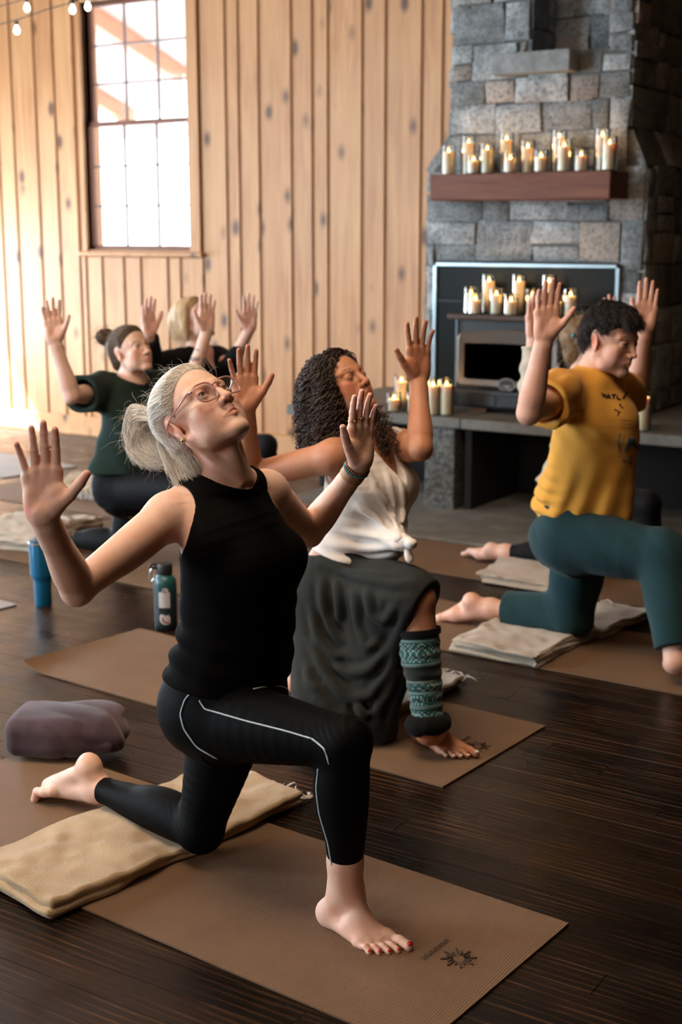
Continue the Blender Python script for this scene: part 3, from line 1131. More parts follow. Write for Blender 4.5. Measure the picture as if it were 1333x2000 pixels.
def build_window():
    wood = wood_dark('window_brown', (.13, .045, .022), (.22, .085, .045), (20, 20, 2))
    grey = plain('muntin_grey', (.20, .145, .13), .5)
    m = MB()   # casing boards and reveal
    d0, d1 = YW - .02, YW + .16
    m.box((WX0 - .055, d0, WZ0 - .02), (WX0, YW + .03, WZ1 + .1), .004)
    m.box((WX1, d0, WZ0 - .02), (WX1 + .10, YW + .03, WZ1 + .1), .004)
    m.box((WX0 - .055, d0, WZ1), (WX1 + .1, YW + .03, WZ1 + .1), .004)
    m.box((WX0 - .012, YW, WZ0), (WX0, d1, WZ1)); m.box((WX1, YW, WZ0), (WX1 + .012, d1, WZ1))
    m.box((WX0, YW, WZ1), (WX1, d1, WZ1 + .012)); m.box((WX0, YW, WZ0 - .02), (WX1, d1, WZ0))
    fr = m.build('window_1', PINE); tag(fr, 'tall double-hung window with small panes', kind='structure')
    float_attr(fr, [.61] * len(fr.data.polygons))
    m = MB(); m.box((WX0 - .075, YW - .045, WZ0 - .045), (WX1 + .125, YW + .02, WZ0 - .012), .006)
    s_ = m.build('window_sill', PINE, fr); float_attr(s_, [.4] * len(s_.data.polygons))
    zr = 2.336
    def sash(name, z0, z1, y, rows, bot, top):
        m = MB()
        x0, x1 = WX0 + .004, WX1 - .004
        m.box((x0, y, z0), (x0 + .034, y + .035, z1), .003); m.box((x1 - .022, y, z0), (x1, y + .035, z1), .003)
        m.box((x0, y, z0), (x1, y + .035, z0 + bot), .003); m.box((x0, y, z1 - top), (x1, y + .035, z1), .003)
        so = m.build(name, wood, fr)
        a, b = z0 + bot, z1 - top
        xa, xb = x0 + .034, x1 - .022
        for i in (1, 2):
            xm = xa + (xb - xa) * i / 3
            q = MB(); q.box((xm - .008, y + .006, a), (xm + .008, y + .03, b), .003); q.build('muntin', grey, so)
        for i in range(1, rows):
            zm = a + (b - a) * i / rows
            q = MB(); q.box((xa, y + .004, zm - .008), (xb, y + .028, zm + .008), .003); q.build('muntin', grey, so)
        gl = NM('window_glass')
        tr = gl.n('ShaderNodeBsdfTransparent'); gs = gl.n('ShaderNodeBsdfGlossy'); gs.inputs['Roughness'].default_value = .02
        mx = gl.n('ShaderNodeMixShader'); mx.inputs[0].default_value = .06
        gl.l(tr.outputs[0], mx.inputs[1]); gl.l(gs.outputs[0], mx.inputs[2]); gl.l(mx.outputs[0], gl.out.inputs[0])
        q = MB(); q.box((xa - .005, y + .015, a - .005), (xb + .005, y + .019, b + .005)); q.build('glass', gl.m, so)
    sash('lower_sash', WZ0 + .002, zr + .02, YW + .030, 3, .032, .034)
    sash('upper_sash', zr - .012, WZ1, YW + .067, 3, .030, .03)
    # outside: snowy ground, a pale porch roof with a rafter and a wall plate
    pale = plain('porch_boards', (.80, .74, .70), .8)
    raf = wood_dark('porch_beam', (.30, .13, .07), (.48, .24, .15))
    po = empty('porch', (-8.6, 10, 2.9)); tag(po, 'pale porch roof with reddish rafters outside the window', 'porch')
    m = MB(); m.prism([(-6, 3.55), (16, 4.6), (16, 4.66), (-6, 3.61)], 0, -14, -4)
    bmesh.ops.delete(m.bm, geom=m.bm.verts[:], context='VERTS')
    m.prism([(8.3, 4.35), (12.6, 2.95), (12.6, 3.0), (8.3, 4.40)], 0, -15, -4.5)
    m.build('roof_boards', pale, po)
    for x in (-12.4, -10.9, -9.4):
        m = MB(); m.prism([(8.3, 4.17), (12.6, 2.77), (12.6, 2.945), (8.3, 4.345)], 0, x - .06, x + .06); m.build('rafter', raf, po)
    m = MB(); m.box((-15, 12.4, 2.62), (-4.5, 12.55, 2.78)); m.build('beam', pale, po)
    for x in (-13.6, -10.2, -7.2):
        m = MB(); m.box((x - .07, 12.4, 0), (x + .07, 12.54, 2.65), .01); m.build('post', pale, po)
    m = MB(); m.box((-40, 8.2, -.4), (10, 40, -.3))
    g = m.build('ground', plain('snow', (.85, .87, .9), .9)); tag(g, 'bright snowy ground outside', kind='structure')


build_window()

# ---- the other walls and the ceiling (they bounce the light)
def build_shell():
    k = NM('ceiling_boards')
    g = k.noise(k.coord((2, 18, 2)), 1, 5)
    k.set(col=k.ramp(g, [(.3, (.30, .15, .07)), (.7, (.42, .24, .12))]), rough=.6)
    m = MB(); m.box((-9.7, -4.1, 4.6), (3.4, YW + .1, 4.7)); m.box((-2.9, YW + .1, 4.6), (3.4, 9.4, 4.7)); tag(m.build('ceiling', k.m), kind='structure')
    m = MB()   # left wall with two openings
    ys = [-4.1, 2.1, 4.3, 5.6, 7.5, YW + .1]
    for a, b, op in ((ys[0], ys[1], None), (ys[1], ys[2], (1.0, 3.2)), (ys[2], ys[3], None), (ys[3], ys[4], (0, 2.66)), (ys[4], ys[5], None)):
        if op is None: m.box((-9.6, a, 0), (-9.45, b, 4.65))
        else:
            if op[0] > 0: m.box((-9.6, a, 0), (-9.45, b, op[0]))
            m.box((-9.6, a, op[1]), (-9.45, b, 4.65))
    o = m.build('wall_left', PINE); float_attr(o, [.3] * len(o.data.polygons)); tag(o, kind='structure')
    m = MB(); m.box((-9.6, -4.2, 0), (3.35, -4.05, 4.65)); tag(m.build('wall_front', PINE), kind='structure')
    m = MB(); m.box((3.2, -4.1, 0), (3.35, 9.4, 4.65)); tag(m.build('wall_right', plain('dark_panelling', (.030, .016, .009), .7)), kind='structure')


build_shell()
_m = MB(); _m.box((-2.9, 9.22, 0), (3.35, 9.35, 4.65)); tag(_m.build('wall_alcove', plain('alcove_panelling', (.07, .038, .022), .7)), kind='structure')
# ------------------------------------------------------------------ stone fireplace, stove, candles
YC = 7.20            # face of the chimney
def stone_mat(name, dark, lite, warm):
    k = NM(name)
    at = k.n('ShaderNodeAttribute', attribute_name='board')
    seed = at.outputs['Fac']
    v = k.coord()
    n1 = k.noise(v, 9, 8, .68)
    n2 = k.noise(v, 55, 5, .7)
    c = k.ramp(n1, [(.30, dark), (.52, tuple((a + b) / 2 for a, b in zip(dark, lite))), (.72, lite)])
    t2 = k.math('FRACT', k.math('MULTIPLY', seed, 9.7))
    c = k.mix(k.ramp(t2, [(.55, (0, 0, 0)), (.9, (.8, .8, .8))]), c, warm)
    c = k.mix(k.ramp(n2, [(.38, (.7, .7, .7)), (.52, (0, 0, 0))]), c, tuple(x * .45 for x in dark))
    val = k.math('ADD', .55, k.math('MULTIPLY', seed, .85))
    sc = k.n('ShaderNodeVectorMath', operation='SCALE'); k.l(c, sc.inputs[0]); k.l(val, sc.inputs['Scale'])
    k.set(col=sc.outputs[0], rough=.75, spec=.3)
    k.bump(k.math('ADD', n1, k.math('MULTIPLY', n2, .5)), .55, .012)
    return k.m


STONE = stone_mat('grey_fieldstone', (.115, .128, .130), (.41, .44, .45), (.34, .285, .24))
MORTAR = plain('mortar', (.13, .125, .115), .95)


class Stones:
    def __init__(s, seed): s.V, s.F, s.seed, s.r = [], [], [], random.Random(seed)

    def block(s, P0, U, Vv, N, u0, u1, v0, v1, n=5):
        """one dressed stone: a rough pillow-edged face standing off the wall plane"""
        r = s.r
        g = .002 + r.random() * .003
        u0 += g; u1 -= g; v0 += g; v1 -= g
        if u1 - u0 < .025 or v1 - v0 < .025: return
        dep = .014 + r.random() * .016
        ja = [r.uniform(-.010, .010) for _ in range(8)]
        base = len(s.V); off = np.array([r.random() * 50 for _ in range(3)])
        ts = [0, .0, .12, .37, .63, .88, 1, 1]
        m = len(ts)
        for i in range(m):
            for j in range(m):
                a, b = ts[i], ts[j]
                ua = u0 + (u1 - u0) * a + ja[0] * (1 - b) * (1 - a) + ja[1] * b * (1 - a) + ja[2] * a * (1 - b) + ja[3] * a * b
                vb = v0 + (v1 - v0) * b + ja[4] * (1 - b) * (1 - a) + ja[5] * b * (1 - a) + ja[6] * a * (1 - b) + ja[7] * a * b
                edge = i in (0, m - 1) or j in (0, m - 1)
                rim = (i in (1, m - 2) or j in (1, m - 2)) and not edge
                h = -.03 if edge else dep - (.007 if rim else 0)
                p = P0 + U * ua + Vv * vb
                if not edge: h += .009 * float(vnoise((p * 14 + off)[None])[0])
                s.V.append(p + N * h)
        sd = r.random()
        for i in range(m - 1):
            for j in range(m - 1):
                s.F.append((base + i * m + j, base + (i + 1) * m + j, base + (i + 1) * m + j + 1, base + i * m + j + 1)); s.seed.append(sd)

    def face(s, P0, U, Vv, N, W, H, holes=(), hmin=.13, hmax=.29, wmin=.10, wmax=.36):
        P0, U, Vv, N = (np.asarray(x, float) for x in (P0, U, Vv, N))
        r = s.r
        v = 0
        while v < H - .02:
            h = r.uniform(hmin, hmax)
            if H - v - h < .08: h = H - v
            u = 0
            while u < W - .02:
                w = r.uniform(wmin, wmax)
                if W - u - w < .07: w = W - u
                segs = [(u, u + w, v, v + h)]
                if r.random() < .28 and h > .16: segs = [(u, u + w, v, v + h * .5), (u, u + w, v + h * .5, v + h)]
                for (a, b, c, d) in segs:
                    todo = [(a, b, c, d)]
                    for (x0, x1, y0, y1) in holes:
                        nx = []
                        for (a2, b2, c2, d2) in todo:
                            if b2 <= x0 or a2 >= x1 or d2 <= y0 or c2 >= y1: nx.append((a2, b2, c2, d2)); continue
                            if a2 < x0: nx.append((a2, x0, c2, d2))
                            if b2 > x1: nx.append((x1, b2, c2, d2))
                            if c2 < y0: nx.append((max(a2, x0), min(b2, x1), c2, y0))
                            if d2 > y1: nx.append((max(a2, x0), min(b2, x1), y1, d2))
                        todo = nx
                    for q in todo: s.block(P0, U, Vv, N, *q)
                u += w
            v += h

    def build(s, name, par):
        o = mesh_np(name, np.array(s.V), np.array(s.F), STONE, par, True)
        bm = bmesh.new(); bm.from_mesh(o.data); bmesh.ops.recalc_face_normals(bm, faces=bm.faces); bm.to_mesh(o.data); bm.free()
        o.data.set_sharp_from_angle(angle=math.radians(50))
        float_attr(o, s.seed)
        return o


def build_fireplace():
    fp = empty('stone_fireplace', (-3.3, 7.0, 0))
    tag(fp, 'grey stone chimney and raised hearth against the pine wall', 'fireplace')
    L0, L1, U0, U1 = -3.955, -2.63, -3.81, -2.735
    YB = 9.2
    ZH, ZS0, ZS1, ZT = .545, 1.90, 2.10, 4.62
    nx0, nx1, nz0 = -3.335, -2.86, 2.52     # niche
    s = Stones(4)
    X, Y, Z = np.eye(3)
    s.face((L0, YC, ZH), X, Z, -Y, L1 - L0, ZS0 - ZH, [( .05, 1.20, 0, .845)], wmin=.12)
    s.face((U0, YC, ZS1), X, Z, -Y, U1 - U0, ZT - ZS1, [(nx0 - U0, nx1 - U0, nz0 - ZS1, 3.35 - ZS1)])
    # the shoulders between the two widths, front and slopes
    s.face((U0, YC, ZS0), X, Z, -Y, U1 - U0, ZS1 - ZS0, hmin=.2, hmax=.21)
    # right side, lower and upper, with the sloping shoulder
    s.face((L1, YC, ZH), Y, Z, X, YB - YC, ZS0 - ZH)
    s.face((U1, YC, ZS1), Y, Z, X, YB - YC, ZT - ZS1)
    d = norm(np.array((U1 - L1, 0, ZS1 - ZS0)))
    nn = norm(np.array((ZS1 - ZS0, 0, L1 - U1)))
    s.face((L1, YC, ZS0), Y, d, nn, YB - YC, math.hypot(U1 - L1, ZS1 - ZS0), hmin=.3, hmax=.31, wmin=.2, wmax=.4)
    s.face((L0, YW, ZH), -Y, Z, -X, YW - YC, ZS0 - ZH)
    s.face((U0, YW, ZS1), -Y, Z, -X, YW - YC, ZT - ZS1)
    d = norm(np.array((U0 - L0, 0, ZS1 - ZS0))); nn = norm(np.array((-(ZS1 - ZS0), 0, U0 - L0)))
    s.face((L0, YW, ZS0), -Y, d, nn, YW - YC, math.hypot(U0 - L0, ZS1 - ZS0), hmin=.3, hmax=.31, wmin=.2, wmax=.4)
    s.face((nx0, YC + .30, nz0), X, Z, -Y, nx1 - nx0, .83)
    s.face((nx0, YC, nz0), Y, Z, X, .30, .83, wmin=.2)
    s.face((nx1, YC + .30, nz0), -Y, Z, -X, .30, .83, wmin=.2)
    s.build('chimney_stones', fp)
    m = MB()   # mortar core
    yb = YB
    m.box((L0 + .006, YC + .004, ZH), (L0 + .045, yb, ZS0)); m.box((L1 - .06, YC + .004, ZH), (L1 - .006, yb, ZS0))
    m.box((L0 + .01, YC + .004, ZH + .84), (L1 - .01, yb, ZS0))
    m.box((L0 + .03, YC + .10, ZH), (L1 - .03, yb, ZS0))
    m.prism([(L0 + .006, ZS0), (L1 - .006, ZS0), (U1 - .006, ZS1), (U0 + .006, ZS1)], 1, YC + .004, yb)
    for (a, b, c, e, y) in ((U0 + .006, nx0, ZS1, ZT, YC + .004), (nx1, U1 - .006, ZS1, ZT, YC + .004), (nx0, nx1, ZS1, nz0, YC + .004), (nx0, nx1, 3.35, ZT, YC + .004), (nx0, nx1, nz0, 3.35, YC + .304)):
        m.box((a, y, c), (b, yb, e))
    m.build('mortar', MORTAR, fp)
    # ledge below the niche
    q = Stones(8)
    m = MB(); m.box((nx0 - .165, YC - .14, nz0 - .115), (nx1 - .175, YC + .29, nz0 - .004), .008, seg=2)
    slate = NM('slate_slab'); g = slate.noise(slate.coord(), 14, 7, .65)
    slate.set(col=slate.ramp(g, [(.3, (.15, .155, .15)), (.7, (.30, .31, .30))]), rough=.7); slate.bump(g, .3, .006)
    m.build('niche_ledge', slate.m, fp)
    # raised hearth: slab on piers, dark recess below
    h = NM('hearth_stone'); g = h.noise(h.coord(), 7, 8, .65)
    h.set(col=h.ramp(g, [(.3, (.10, .092, .078)), (.7, (.20, .19, .165))]), rough=.62); h.bump(g, .35, .008)
    xs = [-4.60, -4.12, -3.43, -2.72, -2.05, -1.2]
    m = MB()
    for a, b in zip(xs, xs[1:]): m.box((a + .002, 6.635, .488), (b - .002, YB if a > -2.8 else YW - .01, ZH), .008, seg=2)
    m.build('hearth_slab', h.m, fp)
    for i, (a, b) in enumerate(((-3.668, -3.480), (-1.55, -1.35))):
        p = NM('pier_stone'); g = p.noise(p.coord(), 10, 8, .7); g2 = p.noise(p.coord(), 38, 5, .75)
        c = p.ramp(g, [(.3, (.09, .095, .088)), (.7, (.24, .25, .235))])
        c = p.mix(p.ramp(g2, [(.45, (.85, .85, .85)), (.58, (0, 0, 0))]), c, (.035, .034, .03))
        p.set(col=c, rough=.75); p.bump(p.math('ADD', g, g2), .6, .012)
        m = MB(); m.box((a, 6.664, .0), (b, 7.3, .488), .012, seg=2)
        m.build('pier', p.m, fp)
    lining = plain('dark_lining_stone', (.010, .008, .007), .95)  # near-black stone for the recess under the hearth slab
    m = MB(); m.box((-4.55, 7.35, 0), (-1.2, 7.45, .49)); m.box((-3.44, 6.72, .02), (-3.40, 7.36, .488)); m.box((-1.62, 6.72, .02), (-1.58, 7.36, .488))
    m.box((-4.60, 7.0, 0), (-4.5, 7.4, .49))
    m.build('recess_lining', lining, fp)
    m = MB()
    m.box((-4.5, 5.98, 0), (-1.2, 7.36, .022), .010, seg=2)
    m.build('floor_hearth', h.m, fp)
    # mantel beam: rests on irons, a timber of its own
    mb = wood_dark('mantel_timber', (.105, .030, .014), (.20, .068, .034), (2.2, 26, 26), .55)
    m = MB(); vs = m.box((-3.797, 6.92, 1.728), (-2.722, 7.215, 1.872), .006, seg=2)
    o = m.build('mantel_beam', mb)
    bm = bmesh.new(); bm.from_mesh(o.data)
    bmesh.ops.subdivide_edges(bm, edges=[e for e in bm.edges if e.calc_length() > .1], cuts=14, use_grid_fill=True)
    for v in bm.verts:
        v.co += Vector((0, 1, .7)) * .0035 * float(vnoise(np.array([[v.co.x * 5, v.co.y * 25, v.co.z * 25]]))[0])
    bm.to_mesh(o.data); bm.free()
    tag(o, 'red-brown timber mantel beam across the stone chimney', 'mantel')
    return h


HEARTH = build_fireplace()


def build_stove():
    st = empty('wood_stove', (-3.25, 7.0, .545))
    tag(st, 'black cast wood stove with pale arched door set in the chimney', 'stove')
    teal = NM('surround_enamel'); teal.set(col=(.004, .008, .0095), rough=.62, spec=.2)
    blk = plain('cast_iron', (.010, .011, .011), .55)
    brs = plain('pale_trim', (.27, .34, .37), .38, .8)
    dorm = plain('door_cast', (.13, .11, .095), .42, .75)
    fx0, fx1, fz = -3.893, -2.742, 1.378
    m = MB(); m.box((fx0, 7.165, .546), (fx1, 7.20, fz)); m.build('surround_panel', teal.m, st)
    m = MB()
    m.box((fx0 - .004, 7.150, .546), (fx0 + .022, 7.185, fz + .004), .004); m.box((fx1 - .022, 7.150, .546), (fx1 + .004, 7.185, fz + .004), .004)
    m.box((fx0 - .004, 7.150, fz - .020), (fx1 + .004, 7.185, fz + .004), .004)
    m.build('surround_frame', brs, st)
    m = MB(); m.box((fx0 + .02, 7.158, 1.155), (fx1 - .02, 7.166, 1.162)); m.build('panel_seam', blk, st)
    x0, x1 = -3.655, -2.905
    yf = 6.93
    m = MB(); m.box((x0 + .03, yf + .04, .60), (x1 - .03, 7.17, 1.085), .01, seg=2); m.build('firebox', blk, st)
    m = MB(); m.box((x0 - .012, yf - .025, 1.070), (x1 + .012, 7.17, 1.100), .008, seg=2); m.build('top_shelf', wood_dark('stove_top', (.045, .022, .014), (.075, .04, .025), (3, 20, 20)), st)
    m = MB(); m.box((x0 + .004, yf - .01, .574), (x1 - .004, 7.17, .675), .012, seg=2)
    m.box((x0 + .12, yf - .016, .585), (x0 + .30, yf, .650), .004); m.box((x0 + .32, yf - .016, .585), (x1 - .12, yf, .650), .004)
    m.build('ash_drawer', blk, st)
    for xx in (x0 + .12, x1 - .22):
        m = MB(); m.box((xx, yf + .01, .545), (xx + .11, yf + .08, .578), .004); m.build('foot', plain('foot_brick', (.16, .10, .07), .8), st)
    for xx in (x0 + .028, x1 - .028):
        m = MB(); m.tube([(xx, yf + .03, .68), (xx, yf + .03, 1.07)], .009, 12)
        m.build('side_rail', plain('rail_enamel', (.09, .14, .16), .3, .6), st)
    # door: arched frame and glass
    dx0, dx1, dz0, dz1 = x0 + .048, x1 - .075, .692, .995
    def outline(ins, n=14):
        a0, a1, b0, b1 = dx0 + ins, dx1 - ins, dz0 + ins, dz1 - ins * (1.35 if ins > .01 else 1)
        r = .030 - ins * .4
        rise = .024 if ins < .01 else .004
        pts = []
        def arc(cx, cz, s0):
            for i in range(5):
                a = s0 + i / 4 * PI / 2
                pts.append((cx + r * math.cos(a), cz + r * math.sin(a)))
        arc(a0 + r, b0 + r, PI); arc(a1 - r, b0 + r, 1.5 * PI); arc(a1 - r, b1 - r, 0)
        for i in range(1, n):
            t = i / n
            pts.append((a1 - r + (a0 - a1 + 2 * r) * t, b1 + rise * math.sin(PI * t)))
        arc(a0 + r, b1 - r, PI / 2)
        return pts
    A, B = outline(0), outline(.042)
    m = MB()
    rows = []
    for pts, y in ((A, yf + .045), (A, yf - .004), ([(a[0] * .75 + b[0] * .25, a[1] * .75 + b[1] * .25) for a, b in zip(A, B)], yf - .014), (B, yf - .004), (B, yf + .03)):
        rows.append([m.bm.verts.new((p[0], y, p[1])) for p in pts])
    n = len(A)
    for a, b in zip(rows, rows[1:]):
        for i in range(n): m.bm.faces.new((a[i], a[(i + 1) % n], b[(i + 1) % n], b[i]))
    door = m.build('door', dorm, st, True, 35)
    m = MB(); vs = [m.bm.verts.new((p[0], yf + .018, p[1])) for p in B]; f = m.bm.faces.new(vs)
    bmesh.ops.solidify(m.bm, geom=[f], thickness=.006)
    m.build('door_glass', plain('sooty_glass', (.012, .009, .007), .18), door)
    cx = (dx0 + dx1) / 2 + .005
    m = MB(); m.lathe([(0, .003), (.044, .003), (.050, .005), (.057, .004), (.060, -.008)], n=32, M=Matrix.Translation((cx, yf - .008, dz0 + .022)) @ Matrix.Rotation(PI / 2, 4, 'X') @ Matrix.Diagonal((1, .62, 1, 1)))
    em = m.build('emblem_plate', dorm, door, True, 40)
    m = MB(); m.tube([(cx + .038 * math.cos(a), yf - .021, dz0 + .022 + .021 * math.sin(a)) for a in np.linspace(0, 2 * PI, 24, endpoint=False)], .003, 6, True)
    m.tube([(cx - .022, yf - .021, dz0 + .022), (cx, yf - .021, dz0 + .034), (cx + .022, yf - .021, dz0 + .020)], .003, 6)
    m.build('emblem', plain('emblem_dark', (.05, .06, .07), .35, .8), em, True)
    m = MB(); m.tube([(dx1 + .012, yf - .005, .86), (dx1 + .012, yf - .04, .85), (dx1 + .012, yf - .045, .76)], .008, 10)
    m.build('door_handle', plain('handle_steel', (.45, .45, .45), .3, 1), door, True)


build_stove()

# ---- candles in glass
def candle_mats():
    wax = NM('candle_wax'); wax.set(col=(.88, .77, .58), rough=.45, sss=.8)
    wax.b.inputs['Subsurface Radius'].default_value = (.030, .020, .011)
    wax.b.inputs['Subsurface Scale'].default_value = 1.0
    gl = NM('candle_glass')
    tr = gl.n('ShaderNodeBsdfTransparent'); tr.inputs['Color'].default_value = (.96, .97, .97, 1)
    gs = gl.n('ShaderNodeBsdfGlossy'); gs.inputs['Roughness'].default_value = .06
    lw = gl.n('ShaderNodeLayerWeight'); lw.inputs['Blend'].default_value = .22
    mx = gl.n('ShaderNodeMixShader')
    gl.l(gl.math('MULTIPLY', lw.outputs['Fresnel'], .9), mx.inputs[0]); gl.l(tr.outputs[0], mx.inputs[1]); gl.l(gs.outputs[0], mx.inputs[2]); gl.l(mx.outputs[0], gl.out.inputs[0])
    fl_ = NM('candle_flame'); fl_.set(col=(0, 0, 0), ecol=(1.0, .62, .22), estr=18)
    fl_.m.cycles.emission_sampling = 'NONE'
    return wax.m, gl.m, fl_.m


WAX, CGLASS, FLAME = candle_mats()


def candle(p, h, label, group, r=.042):
    o = empty('candle', p)
    tag(o, label, 'candle', group)
    hw = max(h - .038, .05)
    m = MB(); m.lathe([(0, 0), (r - .003, 0), (r - .0005, .003), (r, .008), (r, h - .002), (r - .001, h), (r - .0028, h - .001), (r - .003, .004), (0, .004)], p, 28)
    m.build('glass_cylinder', CGLASS, o, True, 40)
    rw = r - .0045
    m = MB(); m.lathe([(0, .0045), (rw, .0045), (rw, hw - .003), (rw - .002, hw), (rw - .008, hw - .001), (rw - .016, hw - .004), (0, hw - .006)], p, 26)
    m.build('wax_pillar', WAX, o, True, 60)
    m = MB(); z0 = hw - .004
    m.lathe([(0, z0), (.0045, z0 + .004), (.0062, z0 + .009), (.0050, z0 + .015), (.0026, z0 + .021), (0, z0 + .027)], p, 12)
    m.build('flame', FLAME, o, True)
    d = bpy.data.lights.new('candle_light', 'POINT'); d.energy = CANDLE_W; d.color = (1.0, .52, .19); d.shadow_soft_size = .012
    l = bpy.data.objects.new('candle_light', d); COL.objects.link(l); l.location = Vector(p) + Vector((0, 0, hw + .012)); parent(l, o)
    return o


CANDLE_W = .62
ORD = ['first', 'second', 'third', 'fourth', 'fifth', 'sixth', 'seventh', 'eighth', 'ninth', 'tenth', 'eleventh', 'twelfth']


def size_word(h): return 'tall' if h > .215 else ('short' if h < .165 else 'medium-height')


def candle_row(items, z, place, group):
    """items: (centre u, top v, base v, Y) ; the base row stands on height z"""
    its = sorted(items, key=lambda q: q[0])
    n = len(its)
    for i, (u, vt, Y) in enumerate(its):
        b = py(u, 500, Y); x = b[0]
        # height from the top edge as seen
        h = py(u, vt, Y - .0)[2] - z
        h = min(max(h, .11), .34)
        w = size_word(h)
        if n == 2: pos = ('left', 'right')[i]; lab = f'{w} glass candle, the {pos} one of the pair {place}'
        else:
            lab = f'{w} glass candle, ' + ('leftmost' if i == 0 else 'rightmost' if i == n - 1 else ORD[i] + ' from the left') + f' {place}'
        candle((x, Y, z), h, lab, group)


candle_row([(874, 284, 7.02), (912, 266, 7.08), (922, 302, 6.97), (948, 279, 7.00), (985, 260, 7.08), (993, 297, 6.97), (1026, 275, 7.04), (1052, 293, 6.97), (1086, 255, 7.08), (1096, 272, 6.98), (1129, 290, 7.00), (1169, 252, 7.07), (1183, 267, 6.98)],
           1.872, 'on the timber mantel', 'candles on the mantel')
candle_row([(922, 560, 7.03), (931, 572, 6.97), (957, 536, 7.11), (972, 562, 7.00), (1001, 574, 6.97), (1016, 536, 7.11), (1043, 564, 7.02), (1075, 537, 7.11), (1090, 575, 6.98), (1118, 564, 7.01)],
           1.100, 'on the stove top', 'candles on the stove top')
candle_row([(772, 768, 6.72), (787, 732, 6.82), (811, 765, 6.74), (840, 738, 6.80), (850, 740, 6.71), (877, 739, 6.74)], .545, 'on the hearth left of the stove', 'candles on the hearth left of the stove')
candle_row([(1242, 762, 6.80), (1271, 762, 6.74)], .545, 'on the hearth right of the stove', 'candles on the hearth right of the stove')
# ------------------------------------------------------------------ mats, blankets and small things
def mat_material(name, col):
    k = NM(name)
    v = k.coord()
    n = k.noise(v, 5, 4)
    c = k.ramp(n, [(.3, tuple(x * .90 for x in col)), (.7, tuple(min(1, x * 1.08) for x in col))])
    sp = k.noise(v, 700, 2)
    c = k.mix(k.ramp(sp, [(.35, (.35, .35, .35)), (.5, (0, 0, 0))]), c, tuple(x * .6 for x in col))
    k.set(col=c, rough=.72, spec=.25)
    wv = k.n('ShaderNodeTexWave', wave_type='BANDS', bands_direction='X', wave_profile='SIN')
    wv.inputs['Scale'].default_value = 48; wv.inputs['Distortion'].default_value = .3
    k.l(v, wv.inputs['Vector'])
    k.bump(k.math('ADD', k.math('MULTIPLY', wv.outputs['Fac'], .7), k.math('MULTIPLY', sp, .5)), .35, .002)
    return k.m


TAN = mat_material('tan_mat', (.165, .098, .056))
GREY = mat_material('pale_grey_mat', (.30, .27, .25))


def yoga_mat(front_near, ang, L, W, label, mat=None, curl=0.0, seed=0, z0=.0):
    """mat whose front edge starts at front_near and runs back along -x; ang turns it"""
    c, s = math.cos(ang), math.sin(ang)
    o3 = np.array((front_near[0], front_near[1], 0))
    ex = np.array((-c, -s, 0)); ey = np.array((-s, c, 0))
    nx, ny = 90, 30
    V = []
    for i in range(nx + 1):
        for j in range(ny + 1):
            u, w = i / nx * L, j / ny * W
            z = z0 + .0005 + .0016 * max(0, float(vnoise(np.array([[u * 3 + seed, w * 3, seed]]))[0]))
            x = u
            if curl > 0:
                k = max(0, (u - (L - .13)) / .13) * (1 - .75 * w / W)
                z += curl * k * k; x = u - .018 * k * k * k
            V.append(o3 + ex * x + ey * w + np.array((0, 0, z + .0045)))
    F = [(i * (ny + 1) + j, i * (ny + 1) + j + 1, (i + 1) * (ny + 1) + j + 1, (i + 1) * (ny + 1) + j) for i in range(nx) for j in range(ny)]
    bm = bmesh.new()
    vs = [bm.verts.new(v) for v in V]
    for f in F: bm.faces.new([vs[i] for i in f])
    bmesh.ops.recalc_face_normals(bm, faces=bm.faces)
    if bm.faces[:][0].normal.z < 0: bmesh.ops.reverse_faces(bm, faces=bm.faces)
    bmesh.ops.solidify(bm, geom=bm.faces[:], thickness=.0045)
    me = bpy.data.meshes.new('yoga_mat'); bm.to_mesh(me); bm.free()
    me.materials.append(mat or TAN)
    me.polygons.foreach_set('use_smooth', np.ones(len(me.polygons), bool)); me.set_sharp_from_angle(angle=math.radians(40))
    o = bpy.data.objects.new('yoga_mat', me); COL.objects.link(o)
    tag(o, label, 'yoga mat', 'yoga mats laid out in rows')
    return o, (lambda u, w, z=.0: o3 + ex * u + ey * w + np.array((0, 0, z)))


M1, at1 = yoga_mat((-1.135, 2.067), math.radians(-4.5), 1.82, .62, 'brown yoga mat nearest the camera, under the woman in black', seed=1)
M2, at2 = yoga_mat((-1.699, 3.218), math.radians(-4.4), 1.82, .61, 'brown yoga mat with a curled back corner, under the woman in the white top', curl=.030, seed=2)
M3, at3 = yoga_mat((-1.02, 4.345), math.radians(-1.0), 1.80, .62, 'brown yoga mat under the man in the yellow shirt', seed=3)
M6, at6 = yoga_mat((-1.60, 5.345), math.radians(-2.4), 1.82, .62, 'brown yoga mat in front of the stone hearth', seed=4)
M4, at4 = yoga_mat((-3.62, 4.470), math.radians(-2.6), 1.80, .60, 'brown yoga mat under the kneeling woman in the green shirt', seed=5)
M5, at5 = yoga_mat((-4.55, 5.52), math.radians(-2.6), 1.75, .60, 'brown yoga mat furthest back, under the fair-haired woman in black', seed=6)
M7, at7 = yoga_mat((-4.22, 3.365), math.radians(-7), 1.60, .60, 'pale grey mat reaching in at the left edge beside the blue tumbler', GREY, seed=7)
M8, at8 = yoga_mat((-6.45, 6.10), math.radians(-8), 1.6, .60, 'grey mat far back by the left edge of the picture', GREY, seed=8)


